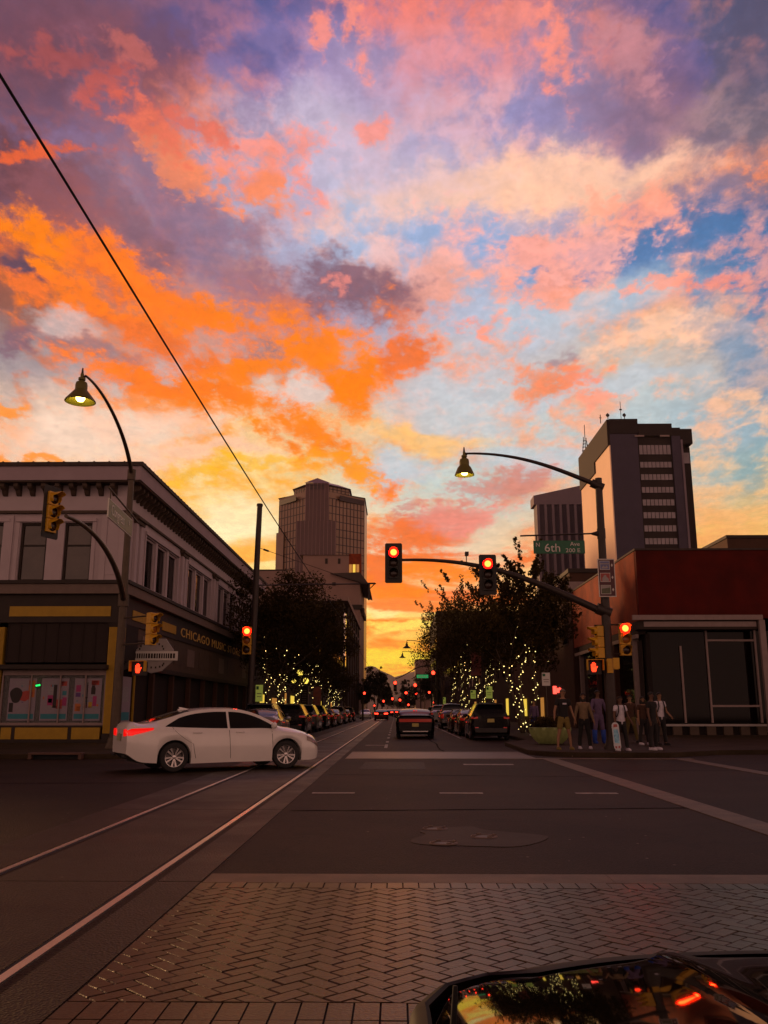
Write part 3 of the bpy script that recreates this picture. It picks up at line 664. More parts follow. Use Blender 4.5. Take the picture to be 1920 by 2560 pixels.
# cornice: soffit slab, white fascia, dark tiled edge with ridges; brackets under it
g = MB(); OV = .62
g.box(-30, FX+OV, FY-OV, YE+.3, 10.42, 10.5); g.build('soffit', M['bracket'], B)
g = MB(); g.box(-30, FX+OV+.06, FY-OV-.06, FY-OV, 10.48, 11.06); g.box(FX+OV, FX+OV+.06, FY-OV, YE+.3, 10.48, 11.06); g.box(-30, FX+OV, FY-OV, YE+.3, 10.502, 11.0)
g.build('fascia', M['stucco_mauve'], B)
g = MB(); g.add([(-30,FY-OV-.14,11.06),(FX+OV+.14,FY-OV-.14,11.06),(FX+OV+.14,YE+.3,11.06),(-30,YE+.3,11.06),(-30,FY+1.4,11.62),(FX-1.4,FY+1.4,11.62),(FX-1.4,YE+.3,11.62),(-30,YE+.3,11.62)],
                [(0,3,2,1),(0,1,5,4),(1,2,6,5),(4,5,6,7),(2,3,7,6)])
g.add([(-30,FY-OV-.14,11.06),(FX+OV+.14,FY-OV-.14,11.06),(FX+OV+.14,YE+.3,11.06),(-30,YE+.3,11.06),(-30,FY-OV-.14,11.22),(FX+OV+.14,FY-OV-.14,11.22),(FX+OV+.14,YE+.3,11.22),(-30,YE+.3,11.22)],
      [(0,1,5,4),(1,2,6,5),(4,5,6,7),(2,3,7,6)])
x = -29.6
while x < FX+OV: g.box(x-.03, x+.03, FY-OV-.145, FY-OV+.7, 11.2, 11.245); x += .62
yv = FY-OV+.3
while yv < YE: g.box(FX+OV-.6, FX+OV+.145, yv-.03, yv+.03, 11.2, 11.245); yv += .62
g.build('roof', M['roof_tile'], B)
g = MB(); x = -20.0
prof = [(0,0),(.48,0),(.48,-.14),(.40,-.22),(.24,-.26),(.17,-.36),(.10,-.44),(0,-.46)]
while x < FX - .1:
    for wx in (x,):
        n = len(prof); g.add([(wx-.09, FY-.003-p[0], 10.42+p[1]) for p in prof] + [(wx+.09, FY-.003-p[0], 10.42+p[1]) for p in prof],
            [tuple(range(n)), tuple(range(2*n-1,n-1,-1))] + [(i,(i+1)%n,n+(i+1)%n,n+i) for i in range(n)])
    g.build('cornice_bracket', M['bracket'], B); g = MB(); x += .565
yv = FY + .1
while yv < YE:
    n = len(prof); g.add([(FX+.003+p[0], yv-.09, 10.42+p[1]) for p in prof] + [(FX+.003+p[0], yv+.09, 10.42+p[1]) for p in prof],
        [tuple(range(n-1,-1,-1)), tuple(range(n,2*n))] + [(i,n+i,n+(i+1)%n,(i+1)%n) for i in range(n)])
    g.build('cornice_bracket', M['bracket'], B); g = MB(); yv += .565
# belt between the floors
g = MB(); g.box(-30, FX+.42, FY-.42, YE, 6.30, 6.44); g.build('ledge', M['trim_dark'], B)
g = MB(); g.box(-30, FX+.34, FY-.34, YE, 5.90, 6.298); g.build('belt_course', M['trim_grey'], B, bevel=.02)
g = MB(); g.box(-30, FX+.10, FY-.10, YE, 4.78, 5.898); g.build('sign_fascia', M['trim_dark'], B)
g = MB(); g.box(-15.4, -11.35, FY-.13, FY-.102, 5.02, 5.42); g.build('painted_band', M['yellow_paint'], B)
g = MB(); g.box(-22, -16.3, FY-.13, FY-.102, 5.02, 5.42); g.build('painted_band', M['yellow_paint'], B)
for a, b in ((36.3,38.8),(41.0,43.6)): g = MB(); g.box(FX+.102, FX+.13, a, b, 5.02, 5.42); g.build('painted_band', M['yellow_paint'], B)
text_mesh('CHICAGO MUSIC STORE', .66, 'gold' if 'gold' in M else 'yellow_paint', B, (FX+.104, 44.6, 5.02), rot=(pi/2, 0, pi/2), sx=2.15, depth=.02, spacing=1.12)
# ground floor: front
g = MB(); g.box(-15.45, -11.45, FY+.02, FY+.12, 3.22, 4.775)
for k in range(9): g.box(-15.45 + k*.5, -15.42 + k*.5, FY-.01, FY+.018, 3.22, 4.775)
g.build('mesh_screen', M['screen'], B)
g = MB(); g.box(-15.75, -11.3, FY-.42, FY+.1, 2.93, 3.12); g.build('awning_rail', M['trim_dark'], B, bevel=.03)
g = MB(); g.box(-15.5, -11.4, FY+.03, FY+.12, 2.72, 2.93); g.box(-15.5, -11.4, FY+.03, FY+.12, .80, .90)
for xx, wd in ((-15.5,.06),(-14.36,.05),(-13.22,.05),(-12.22,.05),(-11.44,.06)): g.box(xx, xx+wd, FY+.0, FY+.09, .9, 2.72)
g.build('window_frame', M['frame_white'], B)
g = MB(); g.box(-15.44, -11.44, FY+.10, FY+.11, .9, 2.72)
M['shop_glass'] = mat('shop_glass', (.9,.9,.9), .03, var=0); M['shop_glass'].node_tree.nodes['Principled BSDF'].inputs['Transmission Weight'].default_value = .92
M['shop_glass'].node_tree.nodes['Principled BSDF'].inputs['IOR'].default_value = 1.05
g.build('shop_window', M['shop_glass'], B)
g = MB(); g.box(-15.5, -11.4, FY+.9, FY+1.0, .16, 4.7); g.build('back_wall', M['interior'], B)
g = MB(); g.box(-15.35, -14.95, FY-.03, FY+.15, .28, .72); g.box(-14.8, -12.75, FY-.03, FY+.15, .28, .72); g.box(-12.6, -11.5, FY-.03, FY+.15, .28, .72); g.build('base_panel', M['yellow_paint'], B)
g = MB(); g.box(-15.5, -11.4, FY-.02, FY+.14, .15, .27); g.box(-15.5, -11.4, FY-.02, FY+.14, .73, .79)
for k in range(3): g.box((-15.5,-14.94,-12.74)[k], (-15.36,-14.81,-12.61)[k], FY-.02, FY+.14, .27, .73)
g.build('base_trim', M['trim_dark'], B)
for (xa, xb, nm) in ((-11.38, -10.82, 1), (-16.3, -15.55, 2)):
    g = MB(); g.box(xa, xb, FY-.06, FY+.30, .50, 4.60)
    xx = xa + .05
    while xx < xb - .03: g.box(xx, xx+.018, FY-.072, FY-.061, .52, 4.58); xx += .055
    g.build('tiled_pier', M['yellow_paint'], B)
g = MB(); g.box(-11.40, -10.80, FY-.08, FY+.3, .15, .49); g.build('pier_base', M['trim_dark'], B)
g = MB(); g.box(-11.40, -10.80, FY-.08, FY+.3, 4.605, 4.777)
for k in range(8): g.box(-11.38+k*.08, -11.35+k*.08, FY-.10, FY-.082, 4.62, 4.76)
g.build('pier_cap', M['trim_dark'], B)
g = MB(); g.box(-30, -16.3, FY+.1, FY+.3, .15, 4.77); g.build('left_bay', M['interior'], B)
# ground floor: street side - upper panels, deep dark entrance below
g = MB(); g.box(FX-.02, FX+.03, FY+2.3, YE, 3.25, 4.777); g.build('transom_panel', M['panel'], B)
g = MB()
for k in range(11):
    yy = FY + 3.2 + k*2.8; g = MB(); g.box(FX+.031, FX+.05, yy, yy+1.6, 3.6, 4.5); g.build('transom_window', M['panel'] if k % 3 else M['trim_grey'], B)
g = MB(); g.box(FX-.02, FX+.10, FY+2.3, YE, 3.05, 3.245); g.build('lintel', M['trim_dark'], B)
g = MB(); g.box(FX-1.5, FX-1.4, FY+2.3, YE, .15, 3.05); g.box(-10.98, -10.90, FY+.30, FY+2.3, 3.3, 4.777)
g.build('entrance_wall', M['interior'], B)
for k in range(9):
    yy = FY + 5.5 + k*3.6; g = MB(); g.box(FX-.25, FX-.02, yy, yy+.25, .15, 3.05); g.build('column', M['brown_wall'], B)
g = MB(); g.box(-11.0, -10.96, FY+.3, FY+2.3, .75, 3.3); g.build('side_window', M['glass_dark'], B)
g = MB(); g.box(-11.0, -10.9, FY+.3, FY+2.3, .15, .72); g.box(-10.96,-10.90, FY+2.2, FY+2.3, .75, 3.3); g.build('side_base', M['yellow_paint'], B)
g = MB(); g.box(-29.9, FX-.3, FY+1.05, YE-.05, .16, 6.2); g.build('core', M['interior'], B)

# posters standing behind the glass
def poster(cx, w, label, kind):
    t = thing('poster', label, 'poster', (cx, FY+.07, .95), 0, 'posters in the corner shop window')
    z0, z1 = .98, 2.60; y = FY + .075
    g = MB(); g.box(cx-w/2, cx+w/2, y, y+.012, z0, z1); g.build('sheet', M['paper'], t)
    def patch(x0, x1, a, b, m, nm='print', d=.003):
        g = MB(); g.box(cx-w/2+x0*w, cx-w/2+x1*w, y-d, y-.0005, z0+a*(z1-z0), z0+b*(z1-z0)); g.build(nm, M[m], t)
    patch(.04,.96,.04,.16,'teal','blue_band')
    rn = random.Random(kind * 11)
    for k in range(7):                                # rows of small print, too small to read
        z = .19 + k*.022; patch(.30 if kind == 1 else .12, .30 + rn.uniform(.4,.62), z, z+.009, 'poster_grey', 'small_print')
    for k in range(2): patch(.15 + .1*k, .85 - .05*k, .90 - k*.05, .925 - k*.05, 'poster_grey', 'small_print')
    pal = ('poster_grey','poster_violet','magenta','poster_orange','poster_grey','poster_red','teal','poster_dark','poster_grey')
    for k in range(16):                               # collage of small pictures
        a_ = rn.uniform(.34 if kind == 1 else .06, .86); b_ = rn.uniform(.30, .84); patch(a_, min(.95, a_+rn.uniform(.03,.13)), b_, b_+rn.uniform(.015,.07), pal[rn.randrange(len(pal))], 'print', .0018 + .0004*(k % 3))
    if kind == 1:
        g = MB(); c = cx - w*.22
        g.M = Matrix.Translation((c, y-.004, z0 + .60*(z1-z0))) @ Matrix.Rotation(pi/2, 4, 'X')
        g.prism([(.24*cos(a)*(1+.12*sin(3*a)), .30*sin(a)) for a in [2*pi*k/18 for k in range(18)]], -.0005, .003); g.build('print', M['poster_dark'], t)
        g = MB(); g.M = Matrix.Translation((cx+.08, y-.003, z0 + .55*(z1-z0))) @ Matrix.Rotation(pi/2, 4, 'X')
        g.prism([(-.2,-.1),(.05,-.16),(.3,.0),(.34,.2),(.1,.26),(-.14,.2)], 0, .002); g.build('print', M['poster_red'], t)
        patch(.05,.2,.2,.42,'poster_dark'); patch(.72,.95,.55,.95,'poster_orange')
    elif kind == 2:
        for x0,x1,a,b,m in ((.25,.45,.36,.60,'magenta'),(.28,.42,.42,.52,'poster_dark'),(.45,.58,.30,.85,'poster_dark'),(.58,.80,.28,.50,'poster_red'),(.80,.95,.35,.55,'magenta'),(.78,.93,.60,.70,'teal'),(.72,.93,.82,.93,'poster_red'),(.25,.45,.62,.8,'poster_grey')): patch(x0,x1,a,b,m)
    else:
        for x0,x1,a,b,m in ((.06,.24,.68,.84,'magenta'),(.06,.24,.56,.66,'poster_violet'),(.06,.26,.22,.4,'poster_orange'),(.34,.42,.25,.9,'poster_grey'),(.46,.5,.3,.9,'poster_dark'),(.62,.9,.84,.95,'poster_red'),(.62,.78,.62,.78,'poster_dark'),(.70,.84,.34,.58,'magenta'),(.55,.68,.30,.44,'yellow_paint')): patch(x0,x1,a,b,m)
poster(-14.68, 1.08, 'white poster with a dark head and red shape, furthest left in the shop window', 1)
poster(-13.40, 1.08, 'white poster with a dark bottle shape and magenta blocks, middle one in the shop window', 2)
poster(-12.10, 1.07, 'white poster with magenta and orange squares down its left edge, beside the yellow pier', 3)
t = thing('poster', 'narrow blue white poster on the street side window behind the signal pole', 'poster', (-10.93, 36.2, 1), 0, 'posters in the corner shop window')
g = MB(); g.box(-10.955, -10.945, 35.6, 36.9, .9, 2.7); g.build('sheet', M['paper'], t)
g = MB(); g.box(-10.944, -10.940, 35.7, 36.8, .98, 1.3); g.build('blue_band', M['teal'], t)
g = MB(); g.box(-10.944, -10.940, 35.8, 36.6, 1.7, 2.3); g.build('print', M['poster_grey'], t)
t = thing('reflection_glow', 'tiny green glow standing for a reflection between two posters in the shop window', 'light', (-14.07, FY+.06, 2.2))  # added glow stands for a green reflection in the glass, no lamp there
g = MB()
for k in range(3): g.ball((-14.14 + k*.06, FY+.05, 2.32 + .01*k), .035, 8, 5)
g.build('bulb', M['green_glow'], t); g = MB(); g.box(-14.2, -13.96, FY+.07, FY+.085, 2.24, 2.40); g.build('housing', M['plastic'], t)
# hanging diamond-shaped shop sign
t = thing('hanging_sign', 'white diamond shaped hanging sign with a lettered band, behind the left pedestrian signal', 'sign', (-10.1, 37.2, 3.7))
g = MB(); c = aty(386, 1640, 37.2); g.M = Matrix.Translation(c) @ Matrix.Rotation(pi/2, 4, 'X')
g.prism([(-1.0,.0),(-.75,.28),(-.2,.72),(.45,.72),(.8,.25),(.8,-.2),(.35,-.62),(-.1,-.72),(-.75,-.45)], -.05, .05); g.build('board', M['sign_grey'], t, bevel=.01)
g = MB(); g.box(c.x-.95, c.x+1.0, 37.08, 37.145, c.z-.19, c.z+.19); g.build('band', M['sign_white'], t)
g = MB(); rn = random.Random(4); x = c.x - .8
while x < c.x + .85:
    w = rn.uniform(.05,.09); g.box(x, x+w, 37.07, 37.079, c.z-.10, c.z+.10); x += w + .035
for k in range(8):
    w = pi*k/7; g.box(c.x-.12+.5*cos(w)-.03, c.x-.12+.5*cos(w)+.03, 37.14, 37.149, c.z+.25+.25*sin(w), c.z+.33+.25*sin(w))
    g.box(c.x+.0+.42*cos(w)-.03, c.x+.0+.42*cos(w)+.03, 37.14, 37.149, c.z-.36-.16*sin(w), c.z-.28-.16*sin(w))
g.build('worn_marks', M['trim_dark'], t)
g = MB(); g.tube([(-11.0, 37.2, c.z+.62), (c.x+.3, 37.2, c.z+.62)], .025, 6); g.tube([(c.x, 37.2, c.z+.6), (c.x, 37.2, c.z+.7)], .02, 6); g.build('bracket', M['pole_dark'], t)

# ------------------------------------------------------------------ left side of the street, further on
def block(name, label, x0, x1, y0, y1, h, wall, face=1, win=None, cat='building', trim='trim_dark', shop=None, parapet=.5):
    """plain street block: wall, coping, windows on the street side (face=+1: faces +x) and on the near end"""
    t = thing(name, label, cat, ((x0+x1)/2, y0, 0))
    g = MB(); g.box(x0, x1, y0, y1, 0, h); g.build('wall', M[wall], t)
    g = MB(); g.box(x0-.12, x1+.12, y0-.12, y1+.12, h-parapet*.35, h-.0+.12); g.build('coping', M[trim], t)
    xf = x1 if face > 0 else x0
    if win:
        for (z0, z1, step, wd) in win:
            yy = y0 + step*.3
            while yy + wd < y1:
                a, b = (xf+.01, xf+.05) if face > 0 else (xf-.05, xf-.01)
                g = MB(); g.box(a, b, yy, yy+wd, z0, z1); w = g.build('window', M[trim], t)
                a, b = (xf+.052, xf+.06) if face > 0 else (xf-.06, xf-.052)
                g = MB(); g.box(a, b, yy+.1, yy+wd-.1, z0+.1, z1-.1); g.build('pane', M['glass_dark'], w)
                yy += step
    if shop:
        for (yy, wd, z0, z1, m) in shop:
            a, b = (xf+.06, xf+.10) if face > 0 else (xf-.10, xf-.06)
            g = MB(); g.box(a, b, yy, yy+wd, z0, z1); g.build('shop_window', M[m], t)
    return t
block('building', 'low brown shop row behind the lit trees on the left side', -30, -11, 69.2, 104, 9.2, 'dark_wall', 1, [(5.5,7.6,4,1.6)],
      shop=[(72,2.2,.8,2.6,'warm_window'),(79,3,.8,2.4,'warm_dim'),(88,1.2,.8,3,'warm_dim'),(93,3,.7,2.8,'warm_window'),(99,2,.7,2.4,'warm_dim')])
block('building', 'taller brown shop row further along the left side of the street', -34, -11, 104.3, 186, 12.5, 'dark_wall', 1, [(5.5,8,5,2),(9,11.5,5,2)],
      shop=[(108,3,.8,2.8,'warm_window'),(118,2,.8,2.4,'warm_dim'),(128,3,.8,2.6,'warm_window'),(150,3,.8,2.6,'warm_dim')])
block('building', 'flat topped pinkish block rising behind the corner building roof', -80, -26, 205, 240, 33.5, 'stone_far', 1, None)
# the glass-fronted office that mirrors the sunset
t = thing('building', 'narrow office building with tall mirror windows facing the street on the left', 'building', (-20, 187, 0))
g = MB(); g.box(-26, -11.2, 187, 256, 0, 24.0); g.build('wall', M['dark_wall'], t)
g = MB(); g.box(-26.4, -10.2, 186.4, 257, 24.0, 25.0); g.box(-26, -10.6, 186.7, 256.6, 20.6, 20.9); g.build('canopy', M['stone_far'], t)
yy = 188.0
for k in range(6):
    g = MB(); g.box(-11.19, -10.75, yy, yy+7.6, 2.0, 21.5 - k*.5); w = g.build('window', M['facade_glass'], t)
    g = MB(); g.box(-10.749, -10.70, yy+3.7, yy+3.9, 2, 19.5); g.box(-10.749, -10.70, yy, yy+7.6, 8+k*.7, 8.3+k*.7); g.box(-10.749, -10.70, yy, yy+7.6, 14+k*.4, 14.3+k*.4); g.build('mullion', M['trim_dark'], w)
    g = MB(); g.box(-11.19, -10.55, yy+7.65, yy+11.0, 0, 23.9); g.build('column', M['dark_wall'], t); yy += 11.1
# cream hotel-like tower with a projecting cornice behind it
t = thing('building', 'pale stone tower with projecting eaves and a small penthouse, before the glass tower', 'building', (-19, 262, 0))
a = aty(760, 1435, 262); b = aty(905, 1435, 262)
z1 = aty(905, 1432, 262).z; z2 = aty(830, 1387, 262).z; zc = aty(900, 1512, 262).z
g = MB(); g.box(aty(735,1435,262).x, -10.8, 262, 296, 0, z1); g.build('wall', M['stone_far'], t)
g = MB(); xa, xb = aty(757,1400,262).x, aty(872,1400,262).x; g.box(xa, xb, 262.6, 290, z1, z2); g.build('penthouse', M['stone_far'], t)
g = MB(); xx = aty(847,1400,262).x
g.add([(xa-1,262,z2),(xb+.6,262,z2),(xb+.6,291,z2),(xa-1,291,z2),((xa+xb)/2-4,276,z2+1.8),((xa+xb)/2+4,276,z2+1.8)], [(0,1,5,4),(1,2,5),(2,3,4,5),(3,0,4),(3,2,1,0)]); g.build('penthouse_roof', M['roof_tile'], t)
for px in (816, 848):
    p = aty(px, 1402, 262.5); g = MB(); g.box(p.x-.38, p.x+.38, 262.45, 262.595, p.z-.9, p.z+.7); g.build('window', M['trim_dark'], t)
for k in range(3):
    p = aty(873 + k*9, 1412, 262.3); g = MB(); g.box(p.x, p.x+.8, 262.2, 262.59, z1+.02, z1+2.6); g.build('lit_arch', M['warm_dim'] if k != 1 else M['warm_window'], t)
g = MB(); p0 = aty(873,1388,262).x; p1 = aty(893,1388,262).x; g.box(p0-.1, p1+1.2, 262.7, 266, z1+.01, z2+.4); g.build('stair_tower', M['orange_wall'], t)
g = MB(); ex = aty(923,1440,262).x
g.add([(aty(845,1,262).x,261,z1-.3),(-10.8,261,z1+.05),(ex,259.5,z1-3.8),(ex+.1,258.5,z1-4.0),(aty(845,1,262).x,298,z1-.3),(-10.8,298,z1+.05),(ex,298,z1-3.8),(ex+.1,298,z1-4.0)],
      [(0,1,5,4),(1,2,6,5),(2,3,7,6),(0,3,2,1),(4,5,6,7),(3,0,4,7)])
g.build('eaves', M['roof_tile'], t)
g = MB(); g.box(-33, -10.3, 261.5, 262, zc-1.4, zc); g.box(-11, -10.0, 262, 297, zc-1.4, zc); g.box(-10.2,-9.4,262,264,zc-3.2,zc-1.0); g.build('string_course', M['trim_dark'], t)
g = MB(); q = aty(835, 1398, 262)
g = MB(); p = aty(835,1462,261.9); g.box(p.x-.5,p.x+.5,261.5,262,p.z-.2,p.z+.7); g.build('roof_light', M['trim_dark'], t)

# ------------------------------------------------------------------ tall tower with stepped bays
TY = 400.
def tx(px): return aty(px, 1300, TY).x
def tz(py): return aty(797, py, TY).z
t = thing('tower', 'tall glass office tower with a purple hipped roof and dark stepped centre bay', 'tower', (tx(797), TY, 0))
xl, xr = tx(687), tx(908); xa, xb = tx(764), tx(821); ztop = tz(1229); cz = tz(1213)
zstep = tz(1230)
poly = [(xl, TY+14), (xa, TY), (xb, TY), (xr, TY+14), (xr, TY+52), (xl, TY+52)]
g = MB(); g.prism(poly, 0, ztop); g.prism([(tx(682), TY+13), (xl+3, TY+10), (xl+3, TY+50), (tx(682), TY+50)], 0, tz(1319)); g.build('wall', M['tower_glass'], t)
def facegrid(p0, p1, z0, z1, nx, nz, nm, m, wv=.35, wh=.35, off=.15):
    g = MB(); d = (Vector(p1) - Vector(p0)); L = d.length; d.normalize(); nrm = Vector((d.y, -d.x))
    def bar(s0, s1, a, b):
        q = [Vector(p0) + d*s0, Vector(p0) + d*s1]
        g.add([(q[0].x, q[0].y, a),(q[1].x, q[1].y, a),(q[1].x+nrm.x*off, q[1].y+nrm.y*off, a),(q[0].x+nrm.x*off, q[0].y+nrm.y*off, a),
               (q[0].x, q[0].y, b),(q[1].x, q[1].y, b),(q[1].x+nrm.x*off, q[1].y+nrm.y*off, b),(q[0].x+nrm.x*off, q[0].y+nrm.y*off, b)],
              [(0,1,2,3),(7,6,5,4),(3,2,6,7),(0,3,7,4),(1,5,6,2)])
    for i in range(nx+1):
        s = L*i/nx; bar(max(0,s-wv/2), min(L,s+wv/2), z0, z1)
    off2 = off; 
    for k in range(nz+1):
        z = z0 + (z1-z0)*k/nz; off = off2 * .8; bar(0, L, z-wh/2, z+wh/2)
    return g.build(nm, m, t)
facegrid((xl,TY+14),(xa,TY),8,ztop-3,9,25,'window_grid',M['tower_line'])
facegrid((xb,TY),(xr,TY+14),8,ztop-3,10,25,'window_grid',M['tower_line'])
# centre bay: narrow above, wide below, thin pale ribs
g = MB(); g.box(tx(764), tx(821), TY-1.2, TY-.01, tz(1306), tz(1209)); g.box(tx(744), tx(840), TY-2.4, TY+.3, 0, tz(1305)); g.build('centre_bay', M['tower_bay'], t)
g = MB()
for k in range(7):
    x = tx(764) + (tx(821)-tx(764))*k/6; g.box(x-.12, x+.12, TY-1.5, TY-1.21, tz(1305), tz(1209))
for k in range(11):
    x = tx(744) + (tx(840)-tx(744))*k/10; g.box(x-.12, x+.12, TY-2.7, TY-2.41, 5, tz(1305))
g.build('rib', M['tower_rib'], t)
g = MB(); g.box(tx(774), tx(812), TY-1.3, TY-1.21, tz(1225), tz(1212)); g.build('louvre', M['tower_line'], t)
# centre block above the shoulders, and the roofs
zr = tz(1214)
g = MB(); c0, c1 = tx(729), tx(870); g.prism([(c0,TY+8),(xa,TY+.4),(xb,TY+.4),(c1,TY+8),(c1,TY+40),(c0,TY+40)], ztop, zr); g.build('upper_wall', M['tower_glass'], t)
facegrid((c0,TY+8),(xa,TY+.4),ztop,zr,5,2,'window_grid',M['tower_line']); facegrid((xb,TY+.4),(c1,TY+8),ztop,zr,5,2,'window_grid',M['tower_line'])
ax = (tx(799), TY+24, tz(1178)); g = MB(); o_ = .8
ring = [(c0-o_,TY+7),(xa-o_,TY-1.6),(xb+o_,TY-1.6),(c1+o_,TY+7),(c1+o_,TY+42),(c0-o_,TY+42)]
mid = [(ax[0] + (p[0]-ax[0])*.52, ax[1] + (p[1]-ax[1])*.52) for p in ring]; zm = zr + (ax[2]-zr)*.60
vs = [(*p, zr) for p in ring] + [(*p, zm) for p in mid] + [ax]
g.add(vs, [(i,(i+1)%6,6+(i+1)%6,6+i) for i in range(6)] + [(6+i,6+(i+1)%6,12) for i in range(6)] + [(5,4,3,2,1,0)]); g.build('roof', M['tower_roof'], t)
g = MB()
g.add([(xl-.5,TY+13,ztop),(c0+4,TY+4,ztop),(c0+4,TY+52,ztop),(xl-.5,TY+52,ztop),(c0-3,TY+24,ztop+2.8),(c0+3,TY+24,ztop+2.8)],[(0,1,5,4),(1,2,5),(2,3,4,5),(3,0,4)])
g.add([(xr+.5,TY+13,ztop),(c1-4,TY+4,ztop),(c1-4,TY+52,ztop),(xr+.5,TY+52,ztop),(c1+3,TY+24,ztop+2.8),(c1-3,TY+24,ztop+2.8)],[(4,5,1,0),(5,2,1),(5,4,3,2),(4,0,3)])
g.add([(xa-.8,TY-1.5,tz(1209)),(xb+.8,TY-1.5,tz(1209)),(xb-3,TY+10,tz(1209)+3.2),(xa+3,TY+10,tz(1209)+3.2),((xa+xb)/2,TY-1.5,tz(1197))],[(0,1,4),(1,2,4),(3,0,4),(2,3,4)])
g.build('side_roof', M['tower_roof'], t)
g = MB(); 
g.prism([(xl-.1,TY+13.8),(xa-5,TY+2.6),(xa-5,TY+3.5),(xl-.1,TY+15)], ztop-3.6, ztop-1.2); g.build('louvre_band', M['tower_line'], t); g = MB(); g.prism([(xb+5,TY+2.4),(xr+.1,TY+13.6),(xr+.1,TY+15),(xb+5,TY+3.5)], ztop-3.6, ztop-1.2); g.build('louvre_band', M['tower_line'], t)

# ------------------------------------------------------------------ right: finned block and slate office tower
t = thing('building', 'mauve office block with tall vertical fins behind the street name sign', 'building', (50, 260, 0))
X0, X1 = aty(1342,1300,260).x, aty(1480,1300,260).x; zt = aty(1400,1224,260).z; zb_ = aty(1400,1262,260).z
g = MB(); g.box(X0, X1, 260, 265, 0, zb_); g.build('wall', M['fin_dark'], t)
g = MB(); g.add([(X0-.8,259.4,zb_),(X1,259.4,zb_),(X1,266,zb_),(X0-.8,266,zb_),(X0-.8,259.4,zt-2),(X1,259.4,zt+1.8),(X1,266,zt+1.8),(X0-.8,266,zt-2)],[(0,3,2,1),(4,5,6,7),(0,1,5,4),(1,2,6,5),(2,3,7,6),(3,0,4,7)]); g.build('parapet', M['fin'], t)
for k in range(8):
    x = X0 + .0 + k * (X1-X0)/7.4; g = MB(); g.box(x, x+.75, 258.9, 259.99, 0, zb_-.01); g.build('fin', M['fin'], t)
t = thing('building', 'slate grey office tower with a plain side wall in peach sunset light and ribbon windows', 'building', (58, 200, 0))
oy = 200.; ox = lambda px, py=1250: aty(px, py, oy).x; oz = lambda py: aty(1600, py, oy).z
x0 = ox(1534); xw0 = ox(1604); xw1 = ox(1690); x1 = ox(1712); x2 = ox(1753); zt = oz(1050)
yb = atx(1457, 1250, x0).y
g = MB(); g.box(x0+.02, xw0, oy, yb, 0, zt); g.build('slate_wall', M['slate'], t)
g = MB(); g.box(x0-.25, x0+.01, oy+.02, yb, 0, zt-6.2); g.build('sunset_tint_wall', M['peach'], t)  # white wall, the peach sunset light is put into its base colour
g = MB(); g.box(x0-.6, x0+.01, oy+.02, yb+.3, zt-6.19, zt+.15); g.box(x0-.6, x0+.01, oy+15, yb+.3, zt-9, zt-6.2); g.box(x0+.01,xw0+.2,oy-.2,yb+.2,zt-3.4,zt+.25)
g.build('parapet', M['slate_dark'], t)
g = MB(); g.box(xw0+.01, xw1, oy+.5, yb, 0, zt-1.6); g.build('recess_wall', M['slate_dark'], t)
g = MB(); g.box(xw0+.21, xw1+.2, oy-.3, yb, oz(1060)-3.0, oz(1060)); g.box(xw1+.21, x1+.3, oy+.4, yb, oz(1068)-3.0, oz(1068)); g.build('top_band', M['slate_dark'], t)
g = MB(); g.box(xw1, x1, oy-.1, yb, 0, oz(1060)-3.01); g.build('side_pier', M['slate'], t)
g = MB(); g.box(x1+.01, x2, oy+5, yb, 0, oz(1085)-1.8); g.box(x1+.21, x1+3.6, oy+2, yb-5, oz(1085)-1.8, oz(1066)); g.build('rear_wing', M['slate_dark'], t)
g = MB(); g.box(x1+.01, x1+.45, oy-.3, oy+4.9, 0, oz(1100)); g.build('corner_strip', M['fin'], t)
rows = [(1112,1135),(1154,1168),(1185,1199),(1217,1231),(1248,1263),(1280,1295),(1313,1328),(1345,1360),(1378,1392)]
for r0, r1 in rows:
    g = MB(); n = 8
    for k in range(n):
        a = xw0 + .25 + (xw1-xw0-.5)*k/n; g.box(a+.07, a + (xw1-xw0-.5)/n - .07, oy+.30, oy+.49, oz(r1), oz(r0))
    w = g.build('window_row', M['office_glass'], t)
    g = MB(); g.box(x2-1.9, x2-.3, oy+4.7, oy+4.99, oz(r1)-1, oz(r0)-.6); 
    if r0 < 1120: g.build('wing_window', M['office_glass'], t)
for a, b in ((1594,1620),(1658,1684)):
    g = MB(); g.box(ox(a)+.2, ox(b), oy-.45, oy-.31, oz(1093), oz(1089)); g.build('light_strip', M['frame_white'], t)
for i, (px, h, lab) in enumerate(((1515, 2.2, 'small whip aerial at the left end of the office tower roof'), (1540, 2.6, 'round dish aerial on the office tower roof'), (1574, 5.5, 'tall thin mast on the office tower roof'), (1583, 2.6, 'short dish aerial right of the tall roof mast'))):
    a = thing('antenna', lab, 'antenna', (ox(px)+ (.5 if i==0 else 0), oy+3, zt+.2), 0, 'aerials on the office tower roof')
    g = MB(); g.tube([(0,0,0),(0,0,h)], .10 if i != 2 else .07, 6); g.build('mast', M['pole_dark'], a, local=True)
    g = MB(); g.lathe([(.001,0),(.28,.08),(.45,.25)], 10, (0,-.1,h-.5), 'Y') if i in (1,3) else g.box(-.3,.3,-.05,.05,h*.6,h*.66); g.build('dish', M['pole_dark'], a, local=True)
a = thing('antenna', 'lattice aerial cluster on the far edge of the office tower', 'antenna', (x0+1, yb-2, zt), 0, 'aerials on the office tower roof')
g = MB(); g.tube([(0,0,-.5),(0,0,9)], .10, 6)
